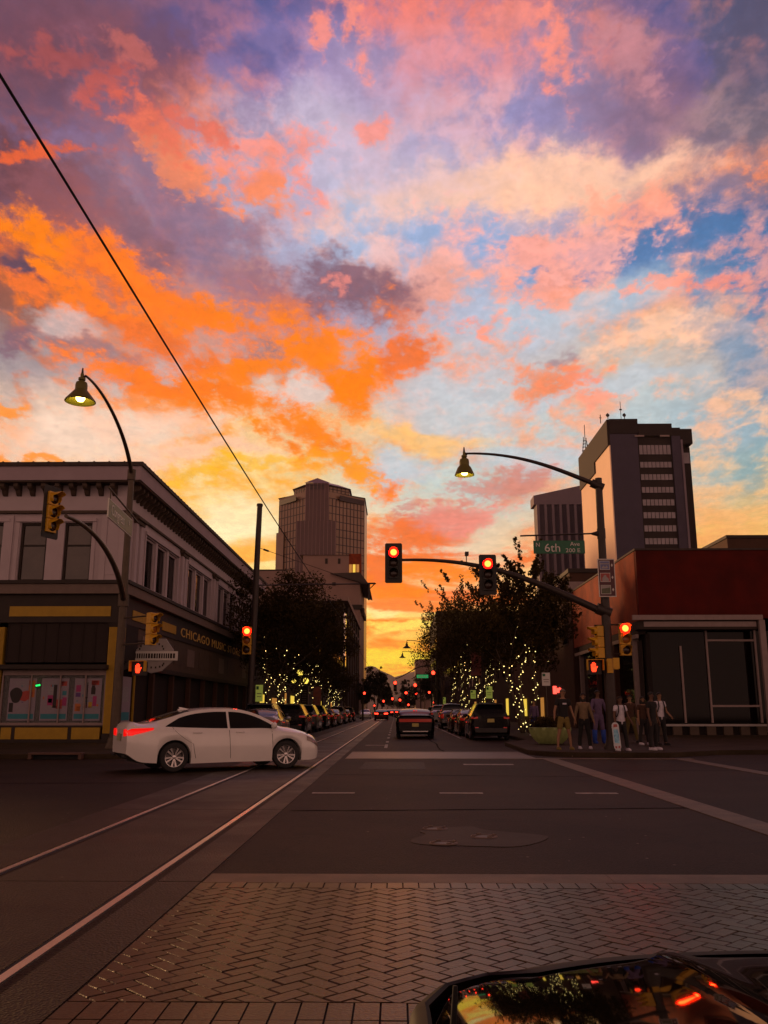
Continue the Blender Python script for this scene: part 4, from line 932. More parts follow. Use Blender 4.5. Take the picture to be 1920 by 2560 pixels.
for k in range(5): g.box(-.9+.1*k, .9-.12*k, -.06, .06, .8+k*.9, .95+k*.9); g.tube([(-.8+.1*k,0,.5+k*.9),(-.8+.1*k,0,1.9+k*.9)], .1, 5); g.tube([(.8-.12*k,0,.3+k*.9),(.8-.12*k,0,1.7+k*.9)], .1, 5)
g.build('mast', M['pole_dark'], a, local=True)

# ------------------------------------------------------------------ right: red corner shop and the row behind
RX, RY = 12.5, 45.5
t = thing('building', 'dark red corner building with an orange lit side wall and white framed shop glazing', 'building', (RX, RY, .15))
ztop = aty(1588, 1376, RY).z; zf = aty(1700, 1548, RY).z
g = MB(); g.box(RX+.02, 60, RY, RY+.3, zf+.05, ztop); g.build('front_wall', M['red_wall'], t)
g = MB(); g.box(RX, RX+.3, RY+.31, 62.5, 5.6, ztop-.01); g.build('side_wall', M['orange_wall'], t)  # red side wall, the orange light on it is put into the colour
g = MB(); g.box(RX+.1, 60, RY+.1, 62.4, ztop-.5, ztop-.3); g.build('roof', M['roof_tile'], t)
g = MB(); g.box(RX-.05, 60, RY-.06, RY+.35, ztop+.001, ztop+.10); g.box(RX-.05, RX+.35, RY+.36, 62.6, ztop+.001, ztop+.1); g.build('coping', M['roof_tile'], t)
# canopy frame: fascia beam, end post
pz = lambda py, px=1700: aty(px, py, RY-.5).z; pxx = lambda px, py=1600: aty(px, py, RY-.5).x
xa, xb = pxx(1580, 1545), pxx(1895, 1540)
g = MB(); g.box(xa, xb+.2, RY-.62, RY-.45, zf-.10, zf+.16); g.box(xb-.02, xb+.28, RY-.62, RY-.40, .3, zf-.101); g.build('canopy_frame', M['frame_white'], t, bevel=.02)
g = MB(); g.box(xa+.3, xb, RY-.40, RY+.6, zf-.55, zf-.12); g.box(RX+.02, RX+.35, RY+.31, 61, 5.2, 5.59); g.build('soffit', M['dark_wall'], t)
g = MB(); g.box(xa+.6, xb-.1, RY-.44, RY-.41, zf-.42, zf-.16); g.build('soffit_edge', M['frame_white'], t)
g = MB(); gy = RY + .45
def wx(px, py): return aty(px, py, gy).x
def wz(px, py): return aty(px, py, gy).z
xm = [(wx(1773,1700), .09, zf-.5), (wx(1908,1700)-.25, .10, zf-.5), (wx(1708,1720), .10, 4.6), (wx(1625,1720), .06, 3.4)]
for x, w, h in xm: g.box(x-w/2, x+w/2, gy-.06, gy+.04, .75, h)
g.box(xm[0][0]+.05, xm[1][0]-.05, gy-.05, gy+.03, wz(1830,1601)-.05, wz(1830,1601)+.05); g.box(xm[0][0]+.05, xm[1][0]-.05, gy-.05, gy+.03, wz(1840,1765)-.05, wz(1840,1765)+.05)
g.build('mullion', M['frame_white'], t)
g = MB(); g.box(RX+.5, 24, gy+.05, gy+.07, .70, zf-.56); g.build('shop_glass', M['glass_dark'], t)
g = MB(); g.box(RX+.45, 24, gy-.12, gy+.2, .58, .69); g.build('sill', M['sign_grey'], t)
g = MB()
for k in range(14): g.box(RX+.6+k*.85, RX+1.05+k*.85, gy-.08, gy+.1, .15, .579)
g.build('base_block', M['panel'], t)
g = MB(); g.box(RX+.4, 24, gy+.101, gy+.3, .15, .579); g.build('base_recess', M['interior'], t)
g = MB(); g.box(24.0, 60, RY, RY+.3, .15, zf+.04); g.box(RX+.3, RX+.5, RY+.1, 61, .15, 5.2); g.box(RX+.3, 60, 61.2, 62.4, .15, ztop-.6); g.build('lower_wall', M['interior'], t)
sp = [(46.9,.25),(51,.3),(55.5,.3),(60.5,.3)]
for y, w in sp: g = MB(); g.box(RX-.04, RX+.28, y, y+w, .15, 5.2); g.build('side_post', M['frame_white'] if y < 50 or y > 60 else M['brown_wall'], t)
g = MB(); g.box(RX-.1, RX+.02, RY+.4, 62, 5.0, 5.2); g.build('side_awning', M['frame_white'], t)
g = MB(); g.box(RX+.2, RX+.24, RY+.5, 60.5, .6, 4.9); g.build('side_glass', M['glass_dark'], t)
block('building', 'plain brown building just behind the red corner shop, seen over its side wall', 12.5, 44, 63, 95, 11.2, 'brown_wall', -1, [(6,8.6,5,2)], shop=[(76,1.6,.8,2.4,'warm_dim'),(86,3,.8,2.4,'warm_window')])
block('building', 'low dark shop row behind the right hand trees', 12.5, 44, 95.3, 158, 9, 'dark_wall', -1, [(5,7,6,2.4)], shop=[(100,2,.8,2.6,'warm_window'),(112,2,.8,2.6,'warm_dim'),(126,3,.8,2.6,'warm_window'),(140,3,.8,2.6,'warm_dim')])
block('building', 'dark mid height block further down the right side', 12.5, 44, 158.3, 262, 13, 'dark_wall', -1, [(5,7,6,2.4),(9,11,6,2.4)])
block('building', 'tall dark flat roofed block at the far right of the street canyon', 12.5, 60, 270, 330, 30.8, 'dark_wall', -1, [(8,11,6,3),(14,17,6,3),(20,23,6,3)])
block('building', 'small grey box building at the end of the street under the green sign', 9.2, 21, 420, 450, 24.5, 'stone_far', -1, None)
p = aty(1867, 1341, 85); block('building', 'low brown roof block at the right edge above the red wall', aty(1818,1350,85).x, 80, 85, 110, p.z, 'brown_wall', -1, None)
a = thing('rooftop_unit', 'pale rooftop cooling unit between the red side wall and the lamp pole', 'rooftop unit', (13.6, 64, 11.2))
for i, (px, w) in enumerate(((1402, .5), (1440, 1.3))):
    p = aty(px, 1472, 62.8); g = MB(); g.bbox(p.x-w/2, p.x+w/2, 62.65, 62.98, p.z-.9+.0, p.z+.5, .04); g.build('cabinet', M['frame_white'], a)
# ------------------------------------------------------------------ trees with fairy lights
def tree(name, label, x, y, h, rad, seed, z0=.15, trunks=3, leaves=9000, lsz=.15, lights=None, group=None, low=.42, squash=1., far=False, wild=0.):
    rn = random.Random(seed)
    t = thing(name, label, 'tree', (x, y, z0), 0, group)
    g = MB(); tips = []; limbs = []
    def grow(p, d, L, r, lev):
        n = 5; pts = [p]; rr = [r]; dd = d.copy()
        for k in range(n):
            dd = (dd + Vector((rn.uniform(-.18,.18), rn.uniform(-.18,.18), rn.uniform(-.05,.16)))).normalized()
            pts.append(pts[-1] + dd * L / n); rr.append(r * (1 - .11*(k+1)))
        g.tube(pts, rr, 7 if lev < 2 else 5); limbs.append((pts, rr, lev))
        if lev >= 3: tips.append(pts[-1]); return
        for k in range(3 if lev < 2 else 2):
            a = rn.uniform(0, 2*pi); tilt = rn.uniform(.35, .8)
            side = Vector((cos(a), sin(a), 0)); nd_ = (dd * cos(tilt) + side * sin(tilt)).normalized()
            grow(pts[-1] if k == 0 else pts[rn.choice((3,4,5))], nd_, L*rn.uniform(.62,.82), rr[-1]*.72, lev+1)
    for k in range(trunks):
        a = 2*pi*k/trunks + rn.uniform(-.4,.4); lean = .28 if trunks > 1 else .04
        grow(Vector((.18*cos(a)*(trunks>1), .18*sin(a)*(trunks>1), 0)), Vector((sin(lean)*cos(a), sin(lean)*sin(a), cos(lean))), h*low, .19*h/9 * (1 if trunks == 1 else .72), 1)
    g.build('trunk', M['bark'], t, local=True, smooth=True)
    # crown: leaf-sized faces in clumps of very different size, with holes between
    g = MB(); C = Vector((0,0,h*.66)); cl = []
    for tp in tips: cl.append((tp, rn.uniform(.45,1.0) * rad*.30))
    nc = 46
    for k in range(nc):
        u = Vector((rn.gauss(0,1), rn.gauss(0,1), rn.gauss(0,1))).normalized() * (rn.random() ** .45)
        p = C + Vector((u.x*rad, u.y*rad, u.z*h*.34*squash)); cl.append((p, rn.uniform(.28,.95) * rad*.34))
    if wild:
        for k in range(int(26*wild)):             # thin shoots standing out of the crown
            a = rn.uniform(0, 2*pi); q = C + Vector((cos(a)*rad*rn.uniform(.1,.95), sin(a)*rad*.8, h*rn.uniform(.12,.34)))
            d = Vector((cos(a)*.7, sin(a)*.5, 1.1)).normalized(); L = rn.uniform(.6,1.5)
            for m in range(22):
                c = q + d*L*m/22 + Vector((rn.uniform(-.1,.1), rn.uniform(-.1,.1), 0)) * (1 + m*.02)
                cl.append((c, .07))
    tot = sum(r**1.6 for _, r in cl)
    for c, r in cl:
        for _ in range(max(2, int(leaves * r**1.6 / tot))):
            u = Vector((rn.gauss(0,1), rn.gauss(0,1), rn.gauss(0,.8))).normalized() * (rn.random() ** .4) * r
            p = c + u
            if p.z < h*.24: continue
            s_ = lsz * rn.uniform(.5,1.3)
            a = Vector((rn.gauss(0,1), rn.gauss(0,1), rn.gauss(0,1))).normalized(); b = a.orthogonal().normalized()
            b = (b*cos(1.) + a.cross(b)*sin(1.))
            g.add([p - a*s_, p + b*s_*.38, p + a*s_, p - b*s_*.38], [(0,1,2,3)])
    g.build('crown', M['leaf_far'] if far else M['leaf'], t, local=True)
    if lights:
        lab, nmax, grp = lights
        f = thing('string_lights', lab, 'fairy lights', (x, y, z0), 0, 'strings of fairy lights wound round the trees')
        g = MB(); w = MB(); cnt = 0
        for pts, rr, lev in limbs:
            if lev > 2: continue
            tl = 0; last = None
            for i in range(len(pts)-1):
                p, q = pts[i], pts[i+1]; L = (q-p).length; m = max(3, int(L/.13)); ax = (q-p).normalized(); o1 = ax.orthogonal().normalized(); o2 = ax.cross(o1)
                for k in range(m):
                    s_ = k/m; ph = (tl + L*s_) * 9; c = p.lerp(q, s_) + (o1*cos(ph) + o2*sin(ph)) * (rr[i] + .035)
                    if last is not None: g.m = 1; g.tube([last, c], .008, 3, cap=False); g.m = 0
                    last = c
                    if c.z < h*.62 and cnt < nmax and rn.random() < (1. if lev == 1 else .22): g.octa(c + Vector((rn.uniform(-.02,.02), rn.uniform(-.02,.02), rn.uniform(-.03,.03))), rn.uniform(.014,.030) * (1 + y/170)); cnt += 1
                tl += L
        g.build('light_string', [M['fairy'], M['plastic']], f, local=True)
    return t
TG = 'street trees along the pavements'
L_ = lambda s: (s, 130, 1)
tree('street_tree', 'large dark bushy street tree nearest the corner building, behind the catenary pole', -8.0, 56, 10.6, 4.3, 11, leaves=19000, lsz=.115, lights=L_('warm fairy lights on the split trunk nearest the left signal pole'), group=TG, low=.36)
tree('street_tree', 'second bushy street tree on the left, its trunk lit beside the globe lamps', -8.0, 66, 10.2, 4.4, 12, leaves=17000, lsz=.12, lights=L_('warm fairy lights on the second tree trunk left of the globe lamps'), group=TG, low=.36)
tree('street_tree', 'third street tree on the left, right of the globe lamps', -8.3, 84, 10.4, 4.2, 13, leaves=9000, lights=L_('warm fairy lights on the left side tree just right of the globe lamps'), group=TG)
tree('street_tree', 'fourth street tree on the left pavement before the mirror windowed office', -8.6, 104, 8.4, 3.1, 14, leaves=7000, lights=L_('fairy lights on the fourth tree of the left pavement'), group=TG)
tree('street_tree', 'fifth street tree on the left with a low crown against the office columns', -8.8, 128, 7.6, 2.9, 15, leaves=5000, lights=L_('faint fairy lights on the farthest lit tree of the left pavement'), group=TG)
tree('street_tree', 'big wispy street tree on the right with the brightest lit trunk by the planter', 7.1, 50, 9.4, 2.9, 21, leaves=19000, lsz=.115, lights=('bright fairy lights on the forked trunk beside the bowl planter', 240, 1), group=TG, wild=1.1, low=.37)
tree('street_tree', 'second wispy street tree on the right leaning over the parked cars', 6.9, 68, 11.2, 3.9, 22, leaves=17000, lsz=.12, group=TG, wild=1.2, lights=('fairy lights on the second tree of the right pavement', 120, 1), low=.36)
tree('street_tree', 'third street tree on the right with sprays of twigs against the sunset', 7.4, 88, 13.0, 5.0, 23, leaves=10000, lights=L_('fairy lights on the third right hand tree above the parked pickup'), group=TG, wild=1.1)
tree('street_tree', 'fourth street tree on the right, its shoots reaching furthest towards the road', 7.2, 112, 14.0, 5.4, 24, leaves=8000, lights=L_('fairy lights on the farthest lit tree of the right pavement'), group=TG, wild=1.)
tree('street_tree', 'fifth street tree on the right, dark mass above the far pickup', 7.5, 140, 14.0, 4.6, 25, leaves=5000, group=TG)
FG = 'trees far down the street'
for i, (px, y, h, r, lab) in enumerate(((938, 250, 13.6, 3.9, 'rounded dark tree far down the left pavement'), (918, 232, 9, 2.6, 'small dark tree next to the far left signal'),
        (957, 300, 11, 3.0, 'dark tree beyond the rounded one on the far left'), (968, 360, 9, 4.0, 'low tree at the far left end of the street'),
        (1013, 400, 14.5, 3.2, 'pointed conifer shaped tree near the middle of the street end'), (1030, 430, 9, 5.0, 'low bushy tree right of the pointed tree'),
        (1062, 330, 14, 5.2, 'dark tree under the green sign at the street end'), (1085, 260, 12, 4.4, 'dark tree at the far right pavement'),
        (1000, 520, 7, 7.0, 'low green mass where the street ends, left half'), (1040, 540, 7, 8.0, 'low green mass where the street ends, right half'))):
    p = aty(px, 1770, y); tree('street_tree', lab, p.x, y, h, r, 40+i, z0=0, trunks=1, leaves=2600, lsz=.4, group=FG, far=True, low=.3, squash=1.25 if px == 1013 else 1.)

# ------------------------------------------------------------------ poles, arms, signals
def bez(a, b, c, d, n=16):
    a, b, c, d = map(Vector, (a, b, c, d))
    return [a*(1-t)**3 + b*3*t*(1-t)**2 + c*3*t*t*(1-t) + d*t**3 for t in [k/n for k in range(n+1)]]
def signal(label, loc, rz, on=None, back=True, near=True, group='traffic signal heads', body='signal_yellow', hang=False, sc=1.):
    """three section head facing local -Y; origin at its centre"""
    t = thing('traffic_signal', label, 'traffic light', loc, rz, group); t.scale = (sc,)*3
    g = MB(); n = 24 if near else 12
    for k in (-1, 0, 1):
        z = -k * .355; g.bbox(-.17, .17, -.02, .20, z-.172, z+.172, .02)
    g.build('housing', M[body], t, local=True)
    if back:
        g = MB(); a, b = .29, .68
        g.prism([(-a+.04,-b),(a-.04,-b),(a,-b+.04),(a,b-.04),(a-.04,b),(-a+.04,b),(-a,b-.04),(-a,-b+.04)], 0, .012)
        g2 = MB(); g2.M = Matrix.Translation((0,.06,0)) @ Matrix.Rotation(pi/2, 4, 'X'); g2.add(g.v, g.f); g2.build('backplate', M['signal_black'], t, local=True)
    for k, nm in ((1,'red'),(0,'amber'),(-1,'green')):
        z = k * .355; lit = on == nm
        g = MB(); g.lathe([(.001,-.055),(.06,-.052),(.11,-.038),(.145,-.022)], n, (0,0,z), 'Y')
        if lit:
            g = MB(); g.lathe([(.001,-.055),(.05,-.053),(.108,-.042)], n, (0,0,z), 'Y'); g.m = 1; g.lathe([(.108,-.042),(.13,-.032),(.166,-.021)], n, (0,0,z), 'Y')
        l = g.build('lens', [M['red_on'], M['red_rim']] if lit and near else M['red_far'] if lit else M['lens_amber' if nm == 'amber' and body == 'signal_yellow' and not back else 'lens_dark'], t, local=True, smooth=True)
        if lit: l['label'] = 'lit red lens'
        g = MB(); vs = []; m = 14                     # visor: open-bottomed tube cut back underneath
        for i in range(m+1):
            w = R(-40 + 260*i/m); L = -.28 if 20 < -40 + 260*i/m < 160 else -.12
            for r in (.158, .150):
                for yy in (-.015, L): vs.append((r*cos(w), yy, z + r*sin(w)))
        fs = []
        for i in range(m): a = i*4; b = a+4; fs += [(a,a+1,b+1,b),(a+3,a+2,b+2,b+3),(a+1,a+3,b+3,b+1)]
        g.add(vs, fs); g.build('visor', M[body], t, local=True, smooth=40)
    return t
def lamp_head(parent, c, r=.37, on=True, side='lamp_green'):
    c = Vector(c)
    g = MB(); g.lathe([(.03,.62),(.05,.60),(.05,.50),(.10,.48),(.10,.42),(.06,.40),(.15,.34),(.17,.26),(.17,.12),(.20,.08)] + [(.24,.03),(r,-.20),(r*1.02,-.23),(r-.02,-.235),(.24,-.02),(.16,.04)], 28, c)
    s = g.build('lamp_shade', M[side], parent, smooth=35)
    g = MB(); g.lathe([(.001,-.22),(.08,-.21),(.12,-.15),(.13,-.05),(.12,.03)], 16, c); b = g.build('bulb', M['lamp_glow'] if on else M['sign_grey'], s, smooth=True)
    g = MB(); g.tube([c + Vector((0,0,.48)), c + Vector((.12,.0,.55))], .035, 8); g.tube([c+Vector((0,0,.6)), c+Vector((0,0,.78))], [.04,.02], 8); g.build('finial', M['pole_dark'], s)
def ped_signal(label, loc, rz, on=True, body='signal_black'):
    t = thing('pedestrian_signal', label, 'pedestrian signal', loc, rz, 'pedestrian signals on the poles')
    g = MB(); g.bbox(-.23, .23, 0, .20, -.23, .23, .02); g.build('housing', M['signal_yellow' if body == 'signal_yellow' else 'signal_black'], t, local=True)
    g = MB(); g.box(-.27, .27, -.20, .0, .23, .25); g.box(-.27,-.25,-.2,0,-.1,.23); g.box(.25,.27,-.2,0,-.1,.23); g.build('hood', M['signal_yellow'], t, local=True)
    if on:                                            # raised hand
        g = MB(); g.M = Matrix.Translation((-.02,-.004,0)) @ Matrix.Rotation(pi/2, 4, 'X')
        g.prism([(-.07,-.15),(.05,-.15),(.08,-.04),(.12,.02),(.10,.04),(.055,.0),(-.10,.0),(-.10,-.06)], -.001, .004)
        for i, (x, h) in enumerate(((-.085,.10),(-.045,.15),(-.003,.16),(.038,.13))): g.prism([(x-.016,-.01),(x+.016,-.01),(x+.016,h),(x-.016,h)], -.001, .004)
        h = g.build('hand_symbol', M['hand_on'], t, local=True)
    return t

# right-hand signal pole
PX, PY = 7.0, 29.5
t = thing('signal_pole', 'dark steel signal and lamp pole on the right corner by the waiting people', 'signal pole', (PX, PY, .15))
ptop = aty(1497, 1196, PY).z
g = MB(); g.tube([(PX,PY,.15),(PX,PY,3),(PX,PY,6),(PX,PY,ptop)], [.19,.165,.135,.12], 16); g.lathe([(.30,.15),(.30,.22),(.24,.32),(.20,.5)], 16, (PX,PY,0)); g.build('pole', M['pole_dark'], t, smooth=40)
a0 = Vector((PX-.1, PY, aty(1505,1530,PY).z)); a1 = aty(1345,1455,PY); a2 = aty(1230,1402,PY); a3 = aty(1003,1400,PY)
arm = bez(a0, a1, a2 + Vector((-.2,0,.12)), a3 + Vector((0,0,.0)), 22)
g = MB(); g.tube(arm, [.13 - .085*k/22 for k in range(23)], 12); g.tube([(PX-.3,PY,a0.z+.13),(PX+.16,PY,a0.z-.05)], .19, 12); g.build('mast_arm', M['pole_dark'], t, smooth=40)
l0 = Vector((PX-.1, PY, ptop-.22)); lc = aty(1161, 1172, PY)
g = MB(); arm2 = bez(l0, (PX-1.4,PY,ptop+.35), (lc.x+1.9,PY,lc.z+.60), (lc.x+.02,PY,lc.z+.55), 20); g.tube(arm2, [.085-.05*k/20 for k in range(21)], 10)
g.tube([l0+Vector((.25,0,-.12)), l0+Vector((-.15,0,.06))], .15, 12); g.build('lamp_arm', M['pole_dark'], t, smooth=40)
lamp_head(t, lc, .335)
sz = aty(1400,1338,PY).z; xa_, xb_ = aty(1300,1342,PY).x, PX-.1
g = MB(); g.tube([(xa_,PY-.05,sz-.03),(xb_,PY-.05,sz+.05)], .028, 8); g.tube([(PX-.35,PY,sz+.05),(PX-.12,PY,sz+.05)], [.03,.10], 10); g.tube([(PX,PY,sz-.12),(PX,PY,sz+.22)], .145, 14); g.build('sign_arm', M['pole_dark'], t, smooth=40)
# camera on the mast arm
cm = thing('detection_camera', 'tiny traffic camera on the curved mast arm left of the second red signal', 'camera', aty(1166, 1403, PY))
q = aty(1166,1403,PY); g = MB(); g.tube([q+Vector((-.15,0,-.05)), q+Vector((.0,0,-.02)), q+Vector((.0,0,.22))], .02, 6); g.build('stand', M['pole_dark'], cm)
g = MB(); g.box(q.x-.05,q.x+.07,PY-.18,PY+.05,q.z+.18,q.z+.30); g.box(q.x-.20,q.x-.12,PY-.05,PY+.05,q.z-.06,q.z+.02); g.build('body', M['pole_dark'], cm)
# street name sign
s0, s1 = aty(1333,1370,PY), aty(1461,1365,PY); zc_ = (aty(1397,1352,PY).z + aty(1397,1385,PY).z)/2; hh = .225
ss = thing('street_sign', 'green street name sign reading N 6th Ave 200 E hanging from a bar', 'street sign', (s0.x, PY-.05, zc_))
g = MB(); g.bbox(s0.x, s1.x, PY-.075, PY-.045, zc_-hh, zc_+hh, .008); g.build('board', M['sign_green'], ss)
text_mesh('N', .20, 'sign_white', ss, (s0.x+.07, PY-.08, zc_+.01)); text_mesh('6th', .40, 'sign_white', ss, (s0.x+.36, PY-.08, zc_-.16), sx=1.05)
text_mesh('Ave', .19, 'sign_white', ss, (s1.x-.50, PY-.08, zc_+.04), sx=1.1); text_mesh('200 E', .19, 'sign_white', ss, (s1.x-.66, PY-.08, zc_-.18), sx=1.15)
g = MB()
for x in (s0.x+.12, s1.x-.12): g.tube([(x,PY-.06,zc_+hh-.01),(x,PY-.05,sz)], .022, 6)
g.build('hanger', M['pole_dark'], ss)
# maroon pictogram sign
m0, m1 = aty(1493,1397,PY-.3), aty(1540,1492,PY-.3); my = PY-.30
ms = thing('guide_sign', 'maroon guide sign with three pictogram panels and white diamonds on the right pole', 'sign', ((m0.x+m1.x)/2, my, (m0.z+m1.z)/2))
X0, X1, Z0, Z1 = m0.x+.0, m1.x+.02, m1.z, m0.z
g = MB(); g.bbox(X0, X1, my, my+.03, Z0, Z1, .01); g.build('border', M['sign_white'], ms)
g = MB(); g.box(X0+.03, X1-.03, my-.004, my-.0005, Z0+.03, Z1-.03); g.build('face', M['sign_maroon'], ms)
H_ = (Z1-Z0)
for k, m in enumerate(('sign_blue','sign_red','sign_olive')):
    zt_ = Z1 - .07 - k*H_*.32; w = .33
    g = MB(); g.box(X0+.07, X0+.07+w, my-.009, my-.0045, zt_-.30, zt_); g.build('panel_edge', M['sign_white'], ms)
    g = MB(); g.box(X0+.085, X0+.055+w, my-.013, my-.0095, zt_-.285, zt_-.015); p = g.build('pictogram', M[m], ms)
    g = MB(); g.M = Matrix.Translation((X0+.09,my-.0135,zt_-.28)) @ Matrix.Rotation(pi/2,4,'X')
    if k == 0: g.prism([(.0,.16),(.28,.16),(.28,.2),(.0,.2)],0,.002); g.prism([(.02,.02),(.10,.12),(.16,.06),(.20,.13),(.26,.05),(.20,.02)],0,.002)
    if k == 1: g.prism([(.04,.0),(.04,.10),(.12,.21),(.17,.21),(.18,.15),(.25,.09),(.26,.0)],0,.002)
    if k == 2: g.prism([(.0,.16),(.28,.2),(.28,.25),(.0,.25)],0,.002)
    g.build('symbol', M['sign_grey'], p)
    g = MB(); g.M = Matrix.Translation((X1-.10,my-.006,zt_-.15)) @ Matrix.Rotation(pi/2,4,'X'); g.prism([(0,-.06),(.032,0),(0,.06),(-.032,0)],0,.002); g.build('diamond', M['sign_white'], ms)
g = MB(); g.box(PX-.16, PX+.16, my+.031, PY, Z0+.3, Z0+.36); g.box(PX-.16, PX+.16, my+.031, PY, Z1-.36, Z1-.3); g.build('clamp', M['pole_dark'], ms)
SG = 'traffic signal heads at the crossing'
p = aty(984, 1407, PY-.2); signal('red traffic light with black backplate at the tip of the curved mast arm', p, 0, 'red', True, group=SG, body='signal_black')
p = aty(1220, 1436, PY-.3); signal('red traffic light with black backplate in the middle of the mast arm', p, 0, 'red', True, group=SG, body='signal_black')
p = aty(1564, 1598, PY-.1); signal('red traffic light without backplate on the right side of the right pole', p, R(4), 'red', False, group=SG)
p = aty(1492, 1605, PY-.0); signal('unlit looking yellow traffic light turned sideways on the left of the right pole', p, R(-82), None, False, group=SG)
g = MB(); z_ = aty(1564,1598,PY).z
for dz in (.48,-.48): g.tube([(PX+.1,PY,z_+dz),(PX+.62,PY,z_+dz)], .03, 6)
for dz in (.45,-.45): g.tube([(PX-.1,PY,z_+dz),(PX-.40,PY,z_+dz)], .03, 6)
g.build('signal_bracket', M['pole_dark'], t)
ped_signal('lit orange hand pedestrian signal on the left of the right pole', aty(1487, 1668, PY-.15), 0, True)
ped_signal('yellow pedestrian signal box seen from its side on the right pole', aty(1532, 1665, PY-.05), R(80), False, 'signal_yellow')

# left-hand signal pole: arms reach towards the viewer across the side street
QX, QY = -9.35, 30.
t = thing('signal_pole', 'grey steel signal and lamp pole on the left corner by the yellow pier', 'signal pole', (QX, QY, .15))
qt = aty(345, 1180, QY).z
g = MB(); g.tube([(QX,QY,.15),(QX,QY,3),(QX,QY,6),(QX,QY,qt)], [.175,.15,.12,.10], 16); g.lathe([(.30,.15),(.30,.22),(.24,.32),(.20,.5)], 16, (QX,QY,0)); g.build('pole', M['pole_steel'], t, smooth=40)
yl = 23.5; lc = aty(202, 985, yl)
g = MB(); pts = bez((QX,QY,qt-.1), aty(318,1090,28.6), aty(262,975,25.6), lc + Vector((.10,.05,.55)), 20); g.tube(pts, [.08-.045*k/20 for k in range(21)], 10)
g.tube([(QX,QY,qt-.3),(QX,QY,qt+.08)], .15, 12); g.build('lamp_arm', M['pole_steel'], t, smooth=40)
lamp_head(t, lc, .42)
ys_ = 21.8; sgp = aty(132, 1280, ys_)
g = MB(); pts = bez((QX,QY,aty(333,1500,QY).z), aty(300,1420,27.3), aty(250,1320,24.5), aty(165,1290,ys_+.05), 20); g.tube(pts, [.10-.05*k/20 for k in range(21)], 12)
g.tube([(QX,QY,aty(333,1500,QY).z-.22),(QX,QY,aty(333,1500,QY).z+.2)], .19, 12); g.build('mast_arm', M['pole_steel'], t, smooth=40)
signal('yellow traffic light seen from the side high on the left mast arm', sgp, R(68), None, True, group=SG, body='signal_yellow')
signal('yellow traffic light seen from the side half way up the left pole', aty(384, 1572, 29.0), R(62), None, False, group=SG)
g = MB(); z_ = aty(384,1572,29.).z
for dz in (.45,-.45): g.tube([(QX,QY,z_+dz),(aty(375,1572,29.).x,29.1,z_+dz)], .03, 6)
g.build('signal_bracket', M['pole_steel'], t)
ped_signal('lit red hand pedestrian signal on the left pole beside the white diamond sign', aty(347, 1671, 29.6), R(-8), True)
# Congress sign, boards run along the view so it is strongly foreshortened
c0, c1 = aty(270, 1270, 25.3), aty(332, 1300, 28.6)
cs = thing('street_sign', 'weathered street name sign reading Congress seen at a sharp angle on the left pole', 'street sign', c1)
d = Vector((c1.x-c0.x, c1.y-c0.y, 0)); L = d.length; ang = math.atan2(d.y, d.x)
MX = Matrix.Translation((c0.x, c0.y, (aty(270,1268,25.3).z))) @ Matrix.Rotation(ang, 4, 'Z')
zlo, zhi = -.29, .29
g = MB(); g.M = MX; g.bbox(0, L*.97, -.02, .02, zlo, zhi, .008); g.build('board', M['sign_white'], cs)
g = MB(); g.M = MX; g.box(.03, L*.97-.03, -.026, -.021, zlo+.03, zhi-.03); g.build('face', mat('sign_faded', (.20,.21,.13), .5, var=.15, scale=4), cs)
k = MX @ Vector((.30, -.03, -.14)); text_mesh('Congress', .46, 'sign_white', cs, k, rot=(pi/2,0,ang), sx=.98); k = MX @ Vector((L*.97-.62, -.03, .0)); text_mesh('St', .24, 'sign_white', cs, k, rot=(pi/2,0,ang))
g = MB(); g.M = MX; g.tube([(-.1,0,zhi+.30),(L*1.25,0,zhi+.12)], .028, 8); g.tube([(.2,0,zhi-.02),(.2,0,zhi+.28)], .02, 6); g.tube([(L*.85,0,zhi-.02),(L*.85,0,zhi+.2)], .02, 6); g.build('hanger', M['pole_steel'], cs)
# catenary pole, its cantilever and the wires
KX, KY = -7.15, 45.
t = thing('catenary_pole', 'tall plain pole carrying the tram wire, rising left of the dark tree', 'pole', (KX, KY, .15))
g = MB(); g.tube([(KX-.22,KY,.15),(KX-.1,KY,6),(KX,KY,aty(650,1262,KY).z)], [.17,.16,.14], 16); g.lathe([(.001,.07),(.15,.05),(.17,0),(.17,-.08)], 14, (KX,KY,aty(650,1262,KY).z)); g.build('mast', M['pole_dark'], t, smooth=40)
za = aty(650,1463,KY).z; ze = aty(940,1459,KY)
g = MB(); g.tube([(KX,KY,za),(ze.x,KY,ze.z)], .035, 8); q = aty(923,1459,KY); g.tube([(q.x,KY,q.z),(q.x-.02,KY,q.z-.85)], .05, 8); g.box(q.x-.35,q.x+.3,KY-.03,KY+.03,q.z-.02,q.z+.05)
g.tube([q+Vector((-.3,0,-.02)), q+Vector((0,0,-.3)), q+Vector((.28,0,-.02))], .03, 6); g.build('cantilever', M['pole_dark'], t, smooth=40)
s0_ = Vector((KX,KY,aty(650,1369,KY).z)); s1_ = aty(905,1459,KY)
g = MB(); g.tube([s0_, s1_], .014, 5); g.tube([s0_.lerp(s1_,.05), s0_.lerp(s1_,.10)], .05, 8); g.build('stay_wire', M['pole_dark'], t)
tw = thing('overhead_wire', 'black overhead tram wire running from the upper left down the street', 'wire', (-2.8, 10, 5.8))
g = MB(); pts = []
for y in list(range(-2, 46, 3)) + [60, 80, 100, 130, 160, 200, 260]:
    pts.append((-2.8 - .05*sin(y*.1), y, 5.80 + .05*cos(y*.14)))
g.tube(pts, .013, 6); g.build('contact_wire', M['black'], tw)
